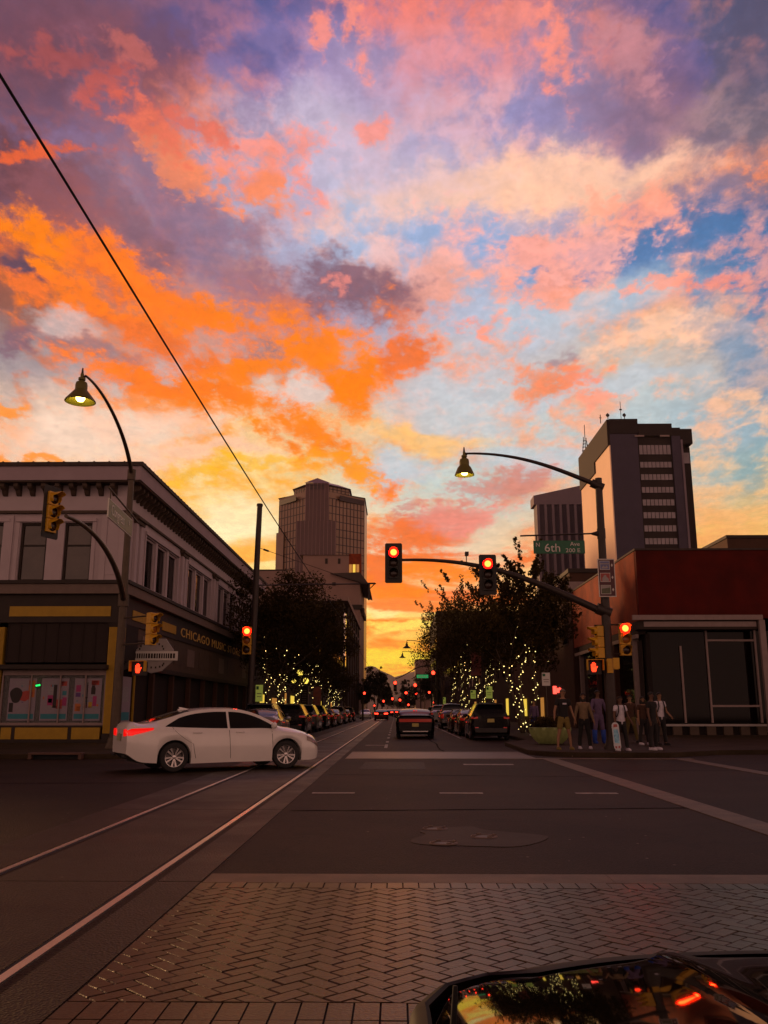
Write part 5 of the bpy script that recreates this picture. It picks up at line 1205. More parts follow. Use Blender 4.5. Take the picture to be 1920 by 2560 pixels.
signal('red traffic light on the catenary pole beside the dark tree', aty(617, 1601, KY-.3), 0, 'red', False, group=SG, sc=1.3)
g = MB(); z_ = aty(617,1610,KY).z
for dz in (.5,-.5): g.tube([(aty(617,1610,KY).x,KY-.15,z_+dz),(KX-.1,KY,z_+dz)], .03, 6)
g.build('signal_bracket', M['pole_dark'], t)
# far signals, each with its own pole or arm
FS = 'distant red traffic lights down the street'
far = [(911,1733,118,1.0,'left pavement signal beside the far lamp posts'),(988,1707,112,1.2,'signal hanging alone below the mountain notch'),(1038,1713,112,1.2,'signal on the far mast arm left of the green sign'),
       (1083,1682,108,1.4,'signal right of the grey box building'),(1015,1732,165,1.4,'left one of the middle row of three'),(1040,1733,170,1.4,'middle one of the middle row of three'),(1073,1731,165,1.3,'right one of the middle row of three'),
       (959,1753,215,1.5,'small signal over the distant car lights at left'),(981,1747,220,1.7,'small signal above the distant brake lights'),(1000,1750,225,1.7,'small signal right of the distant brake lights'),
       (1021,1762,240,1.6,'lowest small signal above the muscle car roof'),(1085,1756,150,.9,'small signal low above the parked pickups'),(936,1764,240,1.2,'tiny signal left of the distant cars')]
for px, py, y, sc, lab in far:
    p = aty(px, py, y); signal('distant red traffic light, ' + lab, p - Vector((0,0,.35*sc)), 0, 'red', False, near=False, group=FS, body='signal_black', sc=sc)
def simple_pole(label, cat, px, y, ztop, armto=None, r=.11, name='signal_pole', grp=None):
    p = aty(px, 1770, y); t = thing(name, label, cat, (p.x, y, 0), 0, grp)
    g = MB(); g.tube([(0,0,0),(0,0,ztop)], [r*1.3, r], 8); g.build('pole', M['pole_dark'], t, local=True)
    if armto:
        q = aty(*armto, y) - Vector((p.x, y, 0)); g = MB(); g.tube(bez((0,0,ztop-.6), (q.x*.4,0,ztop+.2), (q.x*.7,0,q.z+.25), (q.x,0,q.z), 10), [r*.8-.004*k for k in range(11)], 6); g.build('mast_arm', M['pole_dark'], t, local=True)
    return t
simple_pole('far signal pole on the right with its arm reaching to the hanging red light', 'signal pole', 1087, 112.2, 7.2, (988,1697))
simple_pole('far signal pole on the left pavement at the next crossing', 'signal pole', 907, 118.2, 4.6)
simple_pole('second far signal pole on the right, its arm carrying three red lights', 'signal pole', 1079, 165.3, 6.2, (1015,1722))
simple_pole('third far signal pole on the right near the street end', 'signal pole', 1052, 225.3, 7.4, (981,1738))
simple_pole('third far signal pole on the left near the distant cars', 'signal pole', 955, 215.4, 5.2, None)
simple_pole('distant signal post behind the muscle car', 'signal pole', 1024, 240.4, 6, None)
simple_pole('short signal post above the parked pickups', 'signal pole', 1086, 150.3, 4, None)
simple_pole('tiny signal post left of the distant cars', 'signal pole', 937, 240.3, 5, None)
# hanging lamps far away, seen against the yellow sky
for px, py, y, lab in ((1017, 1616, 118, 'small cone lamp on a long arm, the higher of two against the yellow sky'), (1006, 1641, 150, 'small cone lamp on a long arm, the lower of two against the yellow sky')):
    p = aty(px, py, y); t = thing('street_lamp', lab, 'street lamp', (aty(1092,1700,y).x, y, 0), 0, 'street lamps'); xs_ = aty(1092,1700,y).x
    g = MB(); g.tube([(xs_,y,0),(xs_,y,p.z-1.0)], .12, 8); g.tube(bez((xs_,y,p.z-1.0),(xs_-1.5,y,p.z+.2),(p.x+2,y,p.z+.9),(p.x,y,p.z+.8),10), .05, 6); g.build('post', M['pole_dark'], t)
    lamp_head(t, p, .55, False, 'pole_dark')
gs = thing('street_sign', 'small bright green street name sign in front of the grey box building', 'street sign', aty(1056, 1691, 111))
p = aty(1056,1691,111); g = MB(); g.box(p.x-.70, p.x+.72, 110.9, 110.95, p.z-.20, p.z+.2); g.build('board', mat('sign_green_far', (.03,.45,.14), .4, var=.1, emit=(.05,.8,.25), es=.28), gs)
g = MB(); x = p.x - .55
for w in (.10,.14,.09,.16,.09,.13,.08): g.box(x, x+w*.7, 110.88, 110.899, p.z-.09, p.z+.09); x += w + .05
g.build('worn_marks', M['sign_white'], gs); g = MB(); g.tube([(p.x-.7,111,p.z+.25),(aty(1087,1691,111).x,111,p.z+.25)], .03, 6); g.build('hanger', M['pole_dark'], gs)
# double globe lamp on the left
p1, p2 = aty(750,1682,75), aty(763,1702,75); t = thing('street_lamp', 'old style post with three yellow glowing globes on the left pavement', 'street lamp', (p1.x, 75, .15), 0, 'street lamps')
g = MB(); g.tube([(p1.x,75,.15),(p1.x,75,p1.z-.3)], [.13,.07], 10); g.tube([(p1.x-.5,75,p2.z-.25),(p1.x,75,p2.z-.42),(p1.x+.5,75,p2.z-.25)], .035, 6); g.lathe([(.22,.15),(.2,.5),(.12,.9)],10,(p1.x,75,0)); g.build('post', M['pole_dark'], t, smooth=40)
for q, r in ((p1,.26),(Vector((p1.x+.5,75,p2.z)),.25),(Vector((p1.x-.5,75,p2.z)),.20)):
    g = MB(); g.ball(q, r, 14, 9); g.build('globe', M['globe_glow'], t, smooth=True)
# parking signs, banners, cafe boards
def post_sign(label, px, py, y, w, h, m, z0=.15, cap=None):
    p = aty(px, py, y); t = thing('parking_sign', label, 'sign', (p.x, y, z0), 0, 'small signs on posts')
    g = MB(); g.tube([(p.x,y+.04,z0),(p.x,y+.04,p.z+h/2)], .03, 6); g.build('post', M['pole_steel'], t)
    g = MB(); g.bbox(p.x-w/2, p.x+w/2, y-.01, y+.01, p.z-h/2, p.z+h/2, .004); g.build('board', M[m], t)
    g = MB(); g.box(p.x-w*.42, p.x-w*.08, y-.018, y-.011, p.z+h*.22, p.z+h*.42); g.build('green_patch', M['sign_green'], t)
    g = MB(); g.box(p.x-w*.34, p.x+w*.34, y-.018, y-.011, p.z-h*.05, p.z-.0); g.box(p.x-w*.3, p.x+w*.3, y-.018, y-.011, p.z-h*.22, p.z-h*.18); g.build('worn_marks', M['trim_grey'], t)
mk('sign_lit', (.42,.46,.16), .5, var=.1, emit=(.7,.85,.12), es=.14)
post_sign('pale green and white parking sign between the lit tree and the shorts man', 1365, 1698, 42, .38, .60, 'sign_white')
post_sign('yellow green parking sign above the black SUV roof', 1223, 1731, 60, .42, .78, 'sign_lit')
post_sign('yellow green parking sign above the parked pickup', 1183, 1736, 72, .42, .66, 'sign_lit')
post_sign('small narrow pale sign above the silver pickup', 1111, 1753, 100, .30, .85, 'sign_lit')
post_sign('tall yellow sign at the foot of the lit tree behind the left pole', 648, 1733, 52, .42, .95, 'sign_lit')
def banner(label, px, py, y, w, h, m, name='banner'):
    p = aty(px, py, y); t = thing(name, label, 'banner', (p.x, y, p.z), 0, 'banners and boards along the pavements')
    g = MB(); n = 8; g.add([(p.x-w/2, y+.03*sin(k), p.z-h/2+h*k/n) for k in range(n+1)] + [(p.x+w/2, y-.03*sin(k*1.3), p.z-h/2+h*k/n) for k in range(n+1)], [(k,n+1+k,n+2+k,k+1) for k in range(n)]); g.build('cloth', M[m], t)
    g = MB(); g.tube([(p.x+w/2+.12,y+.05,.15),(p.x+w/2+.12,y+.05,p.z+h/2+.3)], .06, 8); g.tube([(p.x-w/2,y,p.z+h/2),(p.x+w/2+.12,y,p.z+h/2)], .02, 6); g.tube([(p.x-w/2,y,p.z-h/2),(p.x+w/2+.12,y,p.z-h/2)], .02, 6); g.build('post', M['pole_dark'], t)
mk('banner_red', (.30,.07,.035), .8, var=.5, scale=3, col2=(.10,.05,.06))
banner('orange red street banner in front of the right hand trees', 1190, 1660, 66, .75, 1.7, 'banner_red')
banner('dark red street banner by the globe lamps on the left', 793, 1740, 80, .7, 1.7, 'banner_red')
t = thing('menu_board', 'dark pavement board with pale edges under the globe lamps', 'board', aty(761, 1742, 72)); p = aty(761,1742,72)
g = MB(); g.box(p.x-.32,p.x+.28,72,72.05,p.z-.85,p.z+.85); g.build('panel', M['trim_dark'], t); g = MB(); g.box(p.x+.281,p.x+.36,71.98,72.07,p.z-.85,p.z+.85); g.box(p.x-.36,p.x-.321,72,72.07,.15,p.z+.85); g.build('edge', M['frame_white'], t)
g = MB()
for k in range(7): g.box(p.x-.2, p.x+.16, 71.985, 71.999, p.z-.6+k*.18, p.z-.55+k*.18)
g.build('small_print', M['trim_grey'], t)
t = thing('neon_sign', 'red glowing shop light beside the parking sign by the lit tree', 'shop light', aty(1393, 1725, 47)); p = aty(1393,1725,47)
mk('neon', (.5,.02,.02), .4, var=0, emit=(1,.06,.04), es=3.0)
g = MB(); g.box(p.x-.22,p.x-.04,46.97,47,p.z-.2,p.z+.2); g.box(p.x-.03,p.x+.20,46.97,47,p.z-.14,p.z+.10); g.tube([(p.x+.02,46.95,p.z-.05),(p.x+.12,46.95,p.z+.12),(p.x+.22,46.95,p.z-.05)],.03,6); g.build('tube', M['neon'], t)
g = MB(); g.box(p.x-.28,p.x+.26,47.01,47.05,p.z-.25,p.z+.24); g.tube([(p.x,47.06,.15),(p.x,47.06,p.z+.2)],.03,6); g.build('stand', M['plastic'], t)

# bowl planter
q = (5.75, 34.0); t = thing('planter', 'ribbed pale green bowl planter of low plants under the lit tree', 'planter', (q[0], q[1], .15))
mk('planter_green', (.30,.36,.13), .55, var=.15, scale=5)
g = MB(); n = 48; prof = [(.30,.0),(.42,.02),(.58,.16),(.70,.34),(.76,.52),(.78,.60),(.74,.61),(.70,.55)]; vs = []
for i, (r, z) in enumerate(prof):
    for k in range(n):
        w = 2*pi*k/n; rb = r * (1 + (.05 if k % 4 < 2 else -.06) * (1 if 0 < i < 5 else 0)); vs.append((rb*cos(w), rb*sin(w), z))
g.add(vs, [(i*n+k, i*n+(k+1)%n, (i+1)*n+(k+1)%n, (i+1)*n+k) for i in range(len(prof)-1) for k in range(n)]); g.build('bowl', M['planter_green'], t, local=True, smooth=30)
g = MB(); g.lathe([(.001,.56),(.71,.55)], 20); g.build('soil', M['bark'], t, local=True)
g = MB(); rn = random.Random(5)
for k in range(900):
    a = rn.uniform(0,2*pi); r = .72*sqrt(rn.random()); c = Vector((r*cos(a), r*sin(a), .56 + rn.random()**2*.42)); d = Vector((rn.gauss(0,1),rn.gauss(0,1),rn.gauss(.6,1))).normalized(); b = d.orthogonal().normalized(); s_ = .09
    g.add([c-d*s_, c+b*s_*.35, c+d*s_, c-b*s_*.35], [(0,1,2,3)])
g.build('plants', M['leaf'], t, local=True)
# ------------------------------------------------------------------ vehicles
def interp(tab, y):
    """monotone smooth interpolation of (y, value) pairs"""
    if y <= tab[0][0]: return tab[0][1]
    for i in range(len(tab)-1):
        a, b = tab[i], tab[i+1]
        if y <= b[0]:
            h = b[0]-a[0]; d = (b[1]-a[1])/h
            m0 = d if i == 0 else ((a[1]-tab[i-1][1])/(a[0]-tab[i-1][0]) + d)/2
            m1 = d if i == len(tab)-2 else ((tab[i+2][1]-b[1])/(tab[i+2][0]-b[0]) + d)/2
            if i > 0 and (a[1]-tab[i-1][1]) * d <= 0: m0 = 0
            if i < len(tab)-2 and (tab[i+2][1]-b[1]) * d <= 0: m1 = 0
            t = (y-a[0])/h; return a[1]*(1+2*t)*(1-t)**2 + m0*h*t*(1-t)**2 + b[1]*t*t*(3-2*t) + m1*h*t*t*(t-1)
    return tab[-1][1]
KINDS = {
 'sedan': dict(L=4.83, wb=(-1.36,1.42), R=.335,
   W=[(-2.41,.70),(-2.33,.80),(-2.15,.86),(-1.8,.905),(-1.,.925),(0,.925),(1.2,.92),(1.8,.90),(2.15,.83),(2.33,.70),(2.41,.52)],
   S=[(-2.41,.93),(-2.3,1.02),(-1.9,1.0),(-1.,.955),(0,.93),(1.0,.92),(1.6,.86),(2.1,.74),(2.41,.56)],
   T=[(-2.41,.96),(-2.36,1.085),(-2.1,1.10),(-1.86,1.12),(-1.5,1.235),(-1.0,1.385),(-.5,1.448),(-.1,1.455),(.3,1.43),(.65,1.33),(1.0,1.165),(1.28,1.03),(1.6,.975),(2.0,.87),(2.3,.74),(2.41,.60)],
   B=[(-2.41,.42),(-2.2,.27),(-1.8,.21),(0,.19),(1.8,.19),(2.2,.20),(2.41,.27)],
   rear=(-1.78,-.98), wind=(.42,1.22), side=(-1.58,1.14), bpil=-.06),
 'coupe': dict(L=5.0, wb=(-1.5,1.45), R=.36,
   W=[(-2.5,.80),(-2.44,.90),(-2.2,.95),(-1.5,.965),(0,.94),(1.4,.955),(2.2,.93),(2.5,.84)],
   S=[(-2.5,.98),(-2.42,1.04),(-1.6,1.02),(-.9,1.0),(0,.96),(1.2,.95),(2.2,.88),(2.5,.74)],
   T=[(-2.5,1.02),(-2.44,1.10),(-1.95,1.12),(-1.7,1.15),(-1.2,1.33),(-.8,1.42),(-.3,1.455),(.2,1.43),(.55,1.33),(1.05,1.08),(1.3,1.02),(2.2,.94),(2.5,.78)],
   B=[(-2.5,.36),(-2.3,.26),(-1.8,.20),(0,.18),(1.8,.18),(2.5,.26)],
   rear=(-1.68,-.95), wind=(.38,1.05), side=(-1.15,.78), bpil=-.55),
 'suv': dict(L=4.7, wb=(-1.38,1.40), R=.36,
   W=[(-2.35,.80),(-2.28,.88),(-2.0,.93),(-1.,.945),(0,.945),(1.3,.94),(2.0,.90),(2.35,.72)],
   S=[(-2.35,1.02),(-2.2,1.08),(-1.,1.06),(0,1.03),(1.1,1.02),(1.9,.96),(2.35,.80)],
   T=[(-2.35,1.08),(-2.31,1.20),(-2.2,1.42),(-2.06,1.62),(-1.8,1.70),(-1.0,1.735),(0,1.735),(.4,1.69),(.8,1.50),(1.25,1.14),(1.5,1.09),(2.0,1.02),(2.35,.84)],
   B=[(-2.35,.42),(-2.1,.28),(0,.24),(2.0,.24),(2.35,.34)],
   rear=(-2.30,-1.98), wind=(.42,1.18), side=(-1.95,.95), bpil=-.1),
 'pickup': dict(L=5.6, wb=(-1.65,1.75), R=.39,
   W=[(-2.8,.86),(-2.74,.93),(-2.2,.97),(0,.98),(1.8,.97),(2.5,.92),(2.8,.80)],
   S=[(-2.8,1.12),(-2.7,1.17),(-1.,1.17),(0,1.16),(1.3,1.15),(2.4,1.08),(2.8,.92)],
   T=[(-2.8,1.16),(-2.76,1.21),(-1.1,1.22),(-.92,1.28),(-.80,1.70),(-.6,1.82),(0,1.86),(.5,1.82),(.9,1.60),(1.3,1.28),(1.6,1.22),(2.4,1.15),(2.8,.98)],
   B=[(-2.8,.50),(-2.4,.42),(0,.36),(2.2,.36),(2.8,.46)],
   rear=(-.90,-.70), wind=(.58,1.25), side=(-.62,1.05), bpil=.1),
}
def section(K, y):
    w, zs, zt, zb = (interp(K[k], y) for k in 'WSTB')
    for yw in K['wb']:
        d = y - yw; Ra = K['R'] + .055
        if abs(d) < Ra: zb = max(zb, K['R'] - .01 + sqrt(max(Ra*Ra - d*d, 0)))
    zb = min(zb, zs - .10); D_ = zs - zb
    P = [(w-.16, zb), (w-.035, zb+.004), (w-.008, zb+D_*.22), (w+.004, zb+D_*.46), (w-.008, zb+D_*.72), (w-.028, zb+D_*.90), (w-.065, zs)]
    gg = max(zt - zs, .015); k = max(0, min(1, (gg-.08)/.20)); k = k*k*(3-2*k); tum = .18 + .22*min(1, gg/.5)
    for s in (.12,.30,.50,.70,.86,.96):
        gx = w - .085 - gg*tum*s*1.15; gz = zs + gg*s*.965
        hx = (w-.065) * (1 - .42*s); hz = zs + gg*(1-(1-s)**2)*.9
        P.append((hx + (gx-hx)*k, hz + (gz-hz)*k))
    xl_, zl_ = P[-1]
    for r in (.94,.82,.6,.32,0): P.append((xl_*r, zt - (zt-zl_)*r**2.2))
    return P
def side_x(K, y, z):
    P = section(K, y)
    for (x0,z0),(x1,z1) in zip(P[1:], P[2:]):
        if z0 <= z <= z1 and z1 > z0: return x0 + (x1-x0)*(z-z0)/(z1-z0)
    return P[-6][0]
def top_z(K, y, x):
    P = section(K, y)[6:]; x = abs(x)
    for (x0,z0),(x1,z1) in zip(P, P[1:]):
        if x1 <= x <= x0 and x0 > x1: return z0 + (z1-z0)*(x0-x)/(x0-x1)
    return P[-1][1]
def car(kind, label, loc, rz, paint, detail=2, lights='tail_dim', plate='plate', group=None, cat='car', name='parked_car', rear_bar=False, rimk='rim', refl=False, steer=0):
    K = KINDS[kind]; hl = K['L']/2; t = thing(name, label, cat, loc, rz, group)
    # body shell
    stp = .055 if detail > 1 else .13
    ys = set([round(-hl + i*stp, 4) for i in range(int(2*hl/stp)+1)] + [hl])
    for yw in K['wb']:
        Ra = K['R'] + .055
        ys |= {yw-Ra, yw-Ra+.002, yw-Ra+.03, yw+Ra-.03, yw+Ra-.002, yw+Ra}
        ys |= {yw + Ra*v for v in (-.9,-.75,-.5,-.25,0,.25,.5,.75,.9)}
    ys = sorted(ys); ys = [y for i, y in enumerate(ys) if i == 0 or y - ys[i-1] > .0015]
    g = MB(); np_ = None; vs = []; ring = []
    for y in ys:
        P = section(K, y); full = [(x, y, z) for x, z in P] + [(-x, y, z) for x, z in reversed(P[:-1])]
        vs += full; np_ = len(full)
    n = np_; fs = []
    for i in range(len(ys)-1):
        for k in range(n-1): fs.append((i*n+k, i*n+k+1, (i+1)*n+k+1, (i+1)*n+k))
    g.add(vs, fs)
    g.add([vs[k] for k in range(n)], [tuple(range(n-1,-1,-1))]); b = (len(ys)-1)*n; g.add([vs[b+k] for k in range(n)], [tuple(range(n))])
    g.m = 1; g.add([vs[i*n+k] for i in range(len(ys)) for k in (0, n-1)], [(2*i, 2*i+2, 2*i+3, 2*i+1) for i in range(len(ys)-1)])
    body = g.build('body', [paint, M['under']], t, local=True, smooth=38)
    g = MB(); w = interp(K['W'], 0) - .24; g.box(-w, w, -hl+.35, hl-.35, .2, interp(K['S'],0)-.1); g.build('underbody', M['under'], t, local=True)
    # glass, laid a few millimetres proud of the shell
    def topglass(nm, y0, y1, f, fr=None):
        g = MB(); ny, nx = 8, 12; vs = []
        for j in range(ny+1):
            y = y0 + (y1-y0)*j/ny; P = section(K, y); xe = P[12][0] * f; 
            for i in range(nx+1):
                x = xe*(2*i/nx-1); vs.append((x, y, top_z(K, y, x) + .007))
        g.add(vs, [(j*(nx+1)+i, j*(nx+1)+i+1, (j+1)*(nx+1)+i+1, (j+1)*(nx+1)+i) for j in range(ny) for i in range(nx)])
        return g.build(nm, M['car_glass'], t, local=True, smooth=True)
    rg = topglass('rear_window', *K['rear'], .93); topglass('windscreen', *K['wind'], .93)
    y0, y1 = K['side']
    for sgn in (-1, 1):
        for a, b in ((y0, K['bpil']-.03), (K['bpil']+.03, y1)):
            g = MB(); vs = []; ny = 14; nz = 4
            for j in range(ny+1):
                y = a + (b-a)*j/ny; zs = interp(K['S'], y); zt = interp(K['T'], y); z0 = zs + .035; z1 = zt - .085 - (.02 if kind != 'suv' else .06)
                if kind in ('sedan', 'coupe'): z1 = min(z1, z0 + .01 + (y - y0)*.62, z0 + .01 + (y1 - y)*.75)
                z1 = max(z1, z0 + .004)
                for i in range(nz+1):
                    z = z0 + (z1-z0)*i/nz; vs.append((sgn*(side_x(K, y, z) + .007), y, z))
            f = [(j*(nz+1)+i, (j+1)*(nz+1)+i, (j+1)*(nz+1)+i+1, j*(nz+1)+i+1) for j in range(ny) for i in range(nz)]
            if sgn < 0: f = [q[::-1] for q in f]
            g.add(vs, f); g.build('side_window', M['car_glass'], t, local=True, smooth=True)
    # wheels
    rr = K['R']
    for yw in K['wb']:
        for sgn in (-1, 1):
            xw = interp(K['W'], yw) - .125; g = MB(); nn = 32 if detail > 1 else 16
            st = steer if yw > 0 else 0
            MR = Matrix.Translation((sgn*xw, yw, rr)) @ Matrix.Rotation(st, 4, 'Z')
            g.M = MR
            g.lathe([(rr*.66,-.10),(rr*.80,-.105),(rr*.94,-.098),(rr*.995,-.06),(rr,0),(rr*.995,.06),(rr*.94,.098),(rr*.80,.105),(rr*.66,.10)], nn, (0,0,0), 'X')
            wh = g.build('wheel', M['tyre'], t, local=True, smooth=40)
            g = MB(); g.M = MR; s = sgn; g.lathe([(rr*.66,-.10*1),(rr*.67,.095*s),(rr*.62,.09*s),(rr*.61,.02*s)], nn, (0,0,0), 'X')
            g.lathe([(.001,.085*s),(.045,.08*s),(.05,.05*s)], 12, (0,0,0), 'X')
            for k in range(10 if detail > 1 else 6):
                w = 2*pi*k/(10 if detail > 1 else 6) + (.09 if k % 2 else -.09); c_, s_ = cos(w), sin(w); hw = .013
                q = [(.03,hw),(rr*.64,hw*1.7),(rr*.64,-hw*1.7),(.03,-hw)]
                vs = [((.078 if r_ < .1 else .088)*s, r_*c_ - h_*s_, r_*s_ + h_*c_) for r_, h_ in q] + [(.045*s, r_*c_ - h_*s_, r_*s_ + h_*c_) for r_, h_ in q]
                g.add(vs, [(0,1,2,3),(4,5,6,7),(0,1,5,4),(2,3,7,6),(1,2,6,5)])
            g.build('rim', M[rimk], wh, local=True)
            g = MB(); g.M = MR; g.lathe([(.001,.01*s),(rr*.6,.01*s)], 16, (0,0,0), 'X'); g.build('brake_disc', M['rim_dark'], wh, local=True)
    # tail lamps wrapped round the corners
    def wrap(nm, m, path, za, zb_, off=.012, sides=(-1,1), lab=None):
        """path: list of ('b', x) points on the tail panel or ('s', y) on the flank; za/zb_ functions of step 0..1"""
        for sgn in sides:
            g = MB(); vs = []; nz = 4; nn = len(path)
            for i, (k_, v_) in enumerate(path):
                f_ = i/(nn-1); z0, z1 = za(f_), zb_(f_)
                for j in range(nz+1):
                    z = z0 + (z1-z0)*j/nz; bul = .5*off*sin(pi*j/nz)
                    if k_ == 'b': vs.append((sgn*v_, -hl-off-bul, z))
                    else: vs.append((sgn*(side_x(K, v_, z)+off+bul), v_, z))
            f = [(i*(nz+1)+j, (i+1)*(nz+1)+j, (i+1)*(nz+1)+j+1, i*(nz+1)+j+1) for i in range(nn-1) for j in range(nz)]
            if sgn < 0: f = [q[::-1] for q in f]
            g.add(vs, f); o = g.build(nm, M[m], t, local=True, smooth=True)
            if lab: o['label'] = lab
    if kind == 'sedan':
        wrap('tail_light', lights, [('b',.38),('b',.5),('b',.62),('s',-hl+.01),('s',-2.33),('s',-2.24),('s',-2.1),('s',-1.98),('s',-1.86)], lambda f: .80+.05*f+ (.10*max(0,f-.5)*2), lambda f: .96 + .035*f, lab='lit red tail light' if lights == 'tail_on' else None)
    elif kind == 'coupe':
        g = MB(); g.bbox(-.80, .80, -hl-.022, -hl+.02, .80, .95, .008); g.build('tail_light', M['tail_bar'], t, local=True)
        g = MB(); g.box(-.86,.86,-hl-.012,-hl+.02,.76,.985); g.build('tail_panel', M['under'], t, local=True)
        g = MB(); g.box(-.09,.02,-1.22,-1.2,1.325,1.36); g.box(.06,.12,-1.22,-1.2,1.325,1.36); g.build('brake_light', M['tail_on'], t, local=True)
        g = MB(); g.box(-.62,.62,-hl-.03,-hl+.02,.33,.375); g.build('bumper_trim', M['rim'], t, local=True)
        g = MB(); g.box(-.07,.10,-hl-.03,-hl-.0,.68,.70); g.build('badge', M['chrome'], t, local=True)
        g = MB(); g.bbox(-.82,.82,-hl-.01,-hl+.16,1.095,1.125,.006); g.build('spoiler', M['under'], t, local=True)
    elif kind == 'suv':
        wrap('tail_light', lights, [('b',.60),('b',.7),('s',-hl+.01),('s',-2.27),('s',-2.15),('s',-1.98)], lambda f: .98, lambda f: 1.075)
        wrap('reflector', 'tail_on' if lights == 'tail_on' else 'tail_dim', [('b',.58),('b',.74)], lambda f: .52, lambda f: .60)
        g = MB(); g.bbox(-.60,.60,-2.33,-1.95,1.64,1.69,.01); g.build('spoiler', paint, t, local=True)
    else:
        wrap('tail_light', lights, [('b',.74),('b',.85),('s',-hl+.02),('s',-2.70)], lambda f: .78, lambda f: 1.10)
        g = MB(); g.bbox(-.88,.88,-hl-.12,-hl+.05,.46,.62,.02); g.build('bumper', M['chrome'], t, local=True)
    g = MB(); z = {'sedan':.70,'coupe':.58,'suv':.82,'pickup':.70}[kind]; g.box(-.16,.16,-hl-.035,-hl-.015,z,z+.16); p = g.build('licence_plate', M[plate], t, local=True)
    g = MB(); g.bbox(-.74,.74,-hl-.04,-hl+.1,.36 if kind != 'pickup' else .5,.56 if kind != 'pickup' else .52,.02)
    if kind in ('suv',): g.build('bumper', M['plastic'], t, local=True)
    g = MB()
    if kind == 'sedan':
        for sx_ in (-.52,.52): g = MB(); g.box(sx_-.12, sx_+.12, -hl-.03, -hl+.02, .345, .39); g.build('exhaust_trim', M['under'], t, local=True)
    # head lamps, mirrors, handles, door gaps
    for sgn in (-1,1):
        g = MB(); vs = []; yy = [hl-.46, hl-.34, hl-.22, hl-.12, hl-.04]
        for y in yy:
            zs = interp(K['S'], y); 
            for f in (-.13,-.07,-.02): vs.append((sgn*(side_x(K, y, zs+f)+.010), y, zs+f))
        f = [(i*3+j,(i+1)*3+j,(i+1)*3+j+1,i*3+j+1) for i in range(4) for j in range(2)]
        if sgn < 0: f = [q[::-1] for q in f]
        g.add(vs, f); g.build('headlight', M['headlamp'], t, local=True, smooth=True)
        ym = K['side'][1] - .08; zm = interp(K['S'], ym) + .10; xm_ = side_x(K, ym, zm)
        g = MB(); g.M = Matrix.Translation((sgn*(xm_+.13), ym, zm)) @ Matrix.Diagonal((1.15,.62,.78,1)); g.ball((0,0,0), .105, 12, 8); g.M = Matrix.Identity(4)
        g.box(min(sgn*(xm_-.02), sgn*(xm_+.08)), max(sgn*(xm_-.02), sgn*(xm_+.08)), ym-.03, ym+.03, zm-.05, zm-.01); g.build('mirror', paint, t, local=True, smooth=40)
        if detail > 1:
            def strip(pts, wdt, nm, m, off=.003):
                g = MB(); vs = []
                for (y, z) in pts:
                    x = side_x(K, y, z) + off; vs += [(sgn*x, y-wdt/2, z), (sgn*x, y+wdt/2, z)]
                f = [(2*i, 2*i+1, 2*i+3, 2*i+2) for i in range(len(pts)-1)]
                if sgn < 0: f = [q[::-1] for q in f]
                g.add(vs, f); return g
            zz = lambda a, b, n=10: [a + (b-a)*i/n for i in range(n+1)]
            for (ya, yb_, za, zb__) in ((1.02,1.05,.95,.30),(K['bpil'],K['bpil']+.04,.93,.28),(-1.42,-.93,1.0,.62),(-.93,-.86,.62,.30)):
                n = 10; strip([(ya+(yb_-ya)*((i/n)**1.4), za+(zb__-za)*i/n) for i in range(n+1)], .010, 'x', None).build('door_gap', M['under'], t, local=True)
            for yh in (K['bpil']-.78, K['bpil']+.26):
                zh = .875; x = side_x(K, yh, zh); g = MB(); g.tube([(sgn*(x+.005),yh-.10,zh),(sgn*(x+.035),yh-.07,zh+.004),(sgn*(x+.035),yh+.07,zh+.004),(sgn*(x+.005),yh+.10,zh)], .014, 8); g.build('door_handle', paint if detail > 2 else M['chrome'], t, local=True, smooth=True)
            # character crease and sill
            strip
    if detail > 2:
        g = MB(); g.add([(-.02,-1.02,top_z(K,-1.02,0)),(.02,-1.02,top_z(K,-1.02,0)),(.015,-.82,top_z(K,-.82,0)),(-.015,-.82,top_z(K,-.82,0)),(0,-1.06,top_z(K,-1.0,0)+.075),(0,-1.0,top_z(K,-1.0,0)+.07)],[(0,1,4),(1,2,5,4),(2,3,5),(3,0,4,5)]); g.box(-.045,.045,-1.08,-.80,top_z(K,-1,0)-.01,top_z(K,-.9,0)+.012); g.build('roof_fin', paint, t, local=True)
        g = MB(); g.box(-.10,.10,-1.70,-1.68,1.165,1.185); g.build('brake_light', M['tail_on'], t, local=True)
    return t
def paint(nm, c, rough=.22, met=.3): 
    dk = max(c) < .09; m = mat(nm, c, rough, met, var=.03, scale=2, coat=.3 if dk else .8, spec=.3 if dk else .5); return m
PW = paint('paint_white', (.86,.83,.80), .22, 0); PB = paint('paint_black', (.008,.007,.008), .18, .2); PS = paint('paint_silver', (.30,.30,.32), .3, .6)
PG = paint('paint_grey', (.12,.12,.13), .28, .5); PR = paint('paint_maroon', (.07,.012,.01), .25, .4); PBL = paint('paint_night_blue', (.012,.014,.03), .2, .4); PBR = paint('paint_bronze', (.12,.05,.02), .25, .6)
mk('tail_bar', (.20,.006,.006), .12, var=0, emit=(1,.05,.02), es=.09, coat=1)

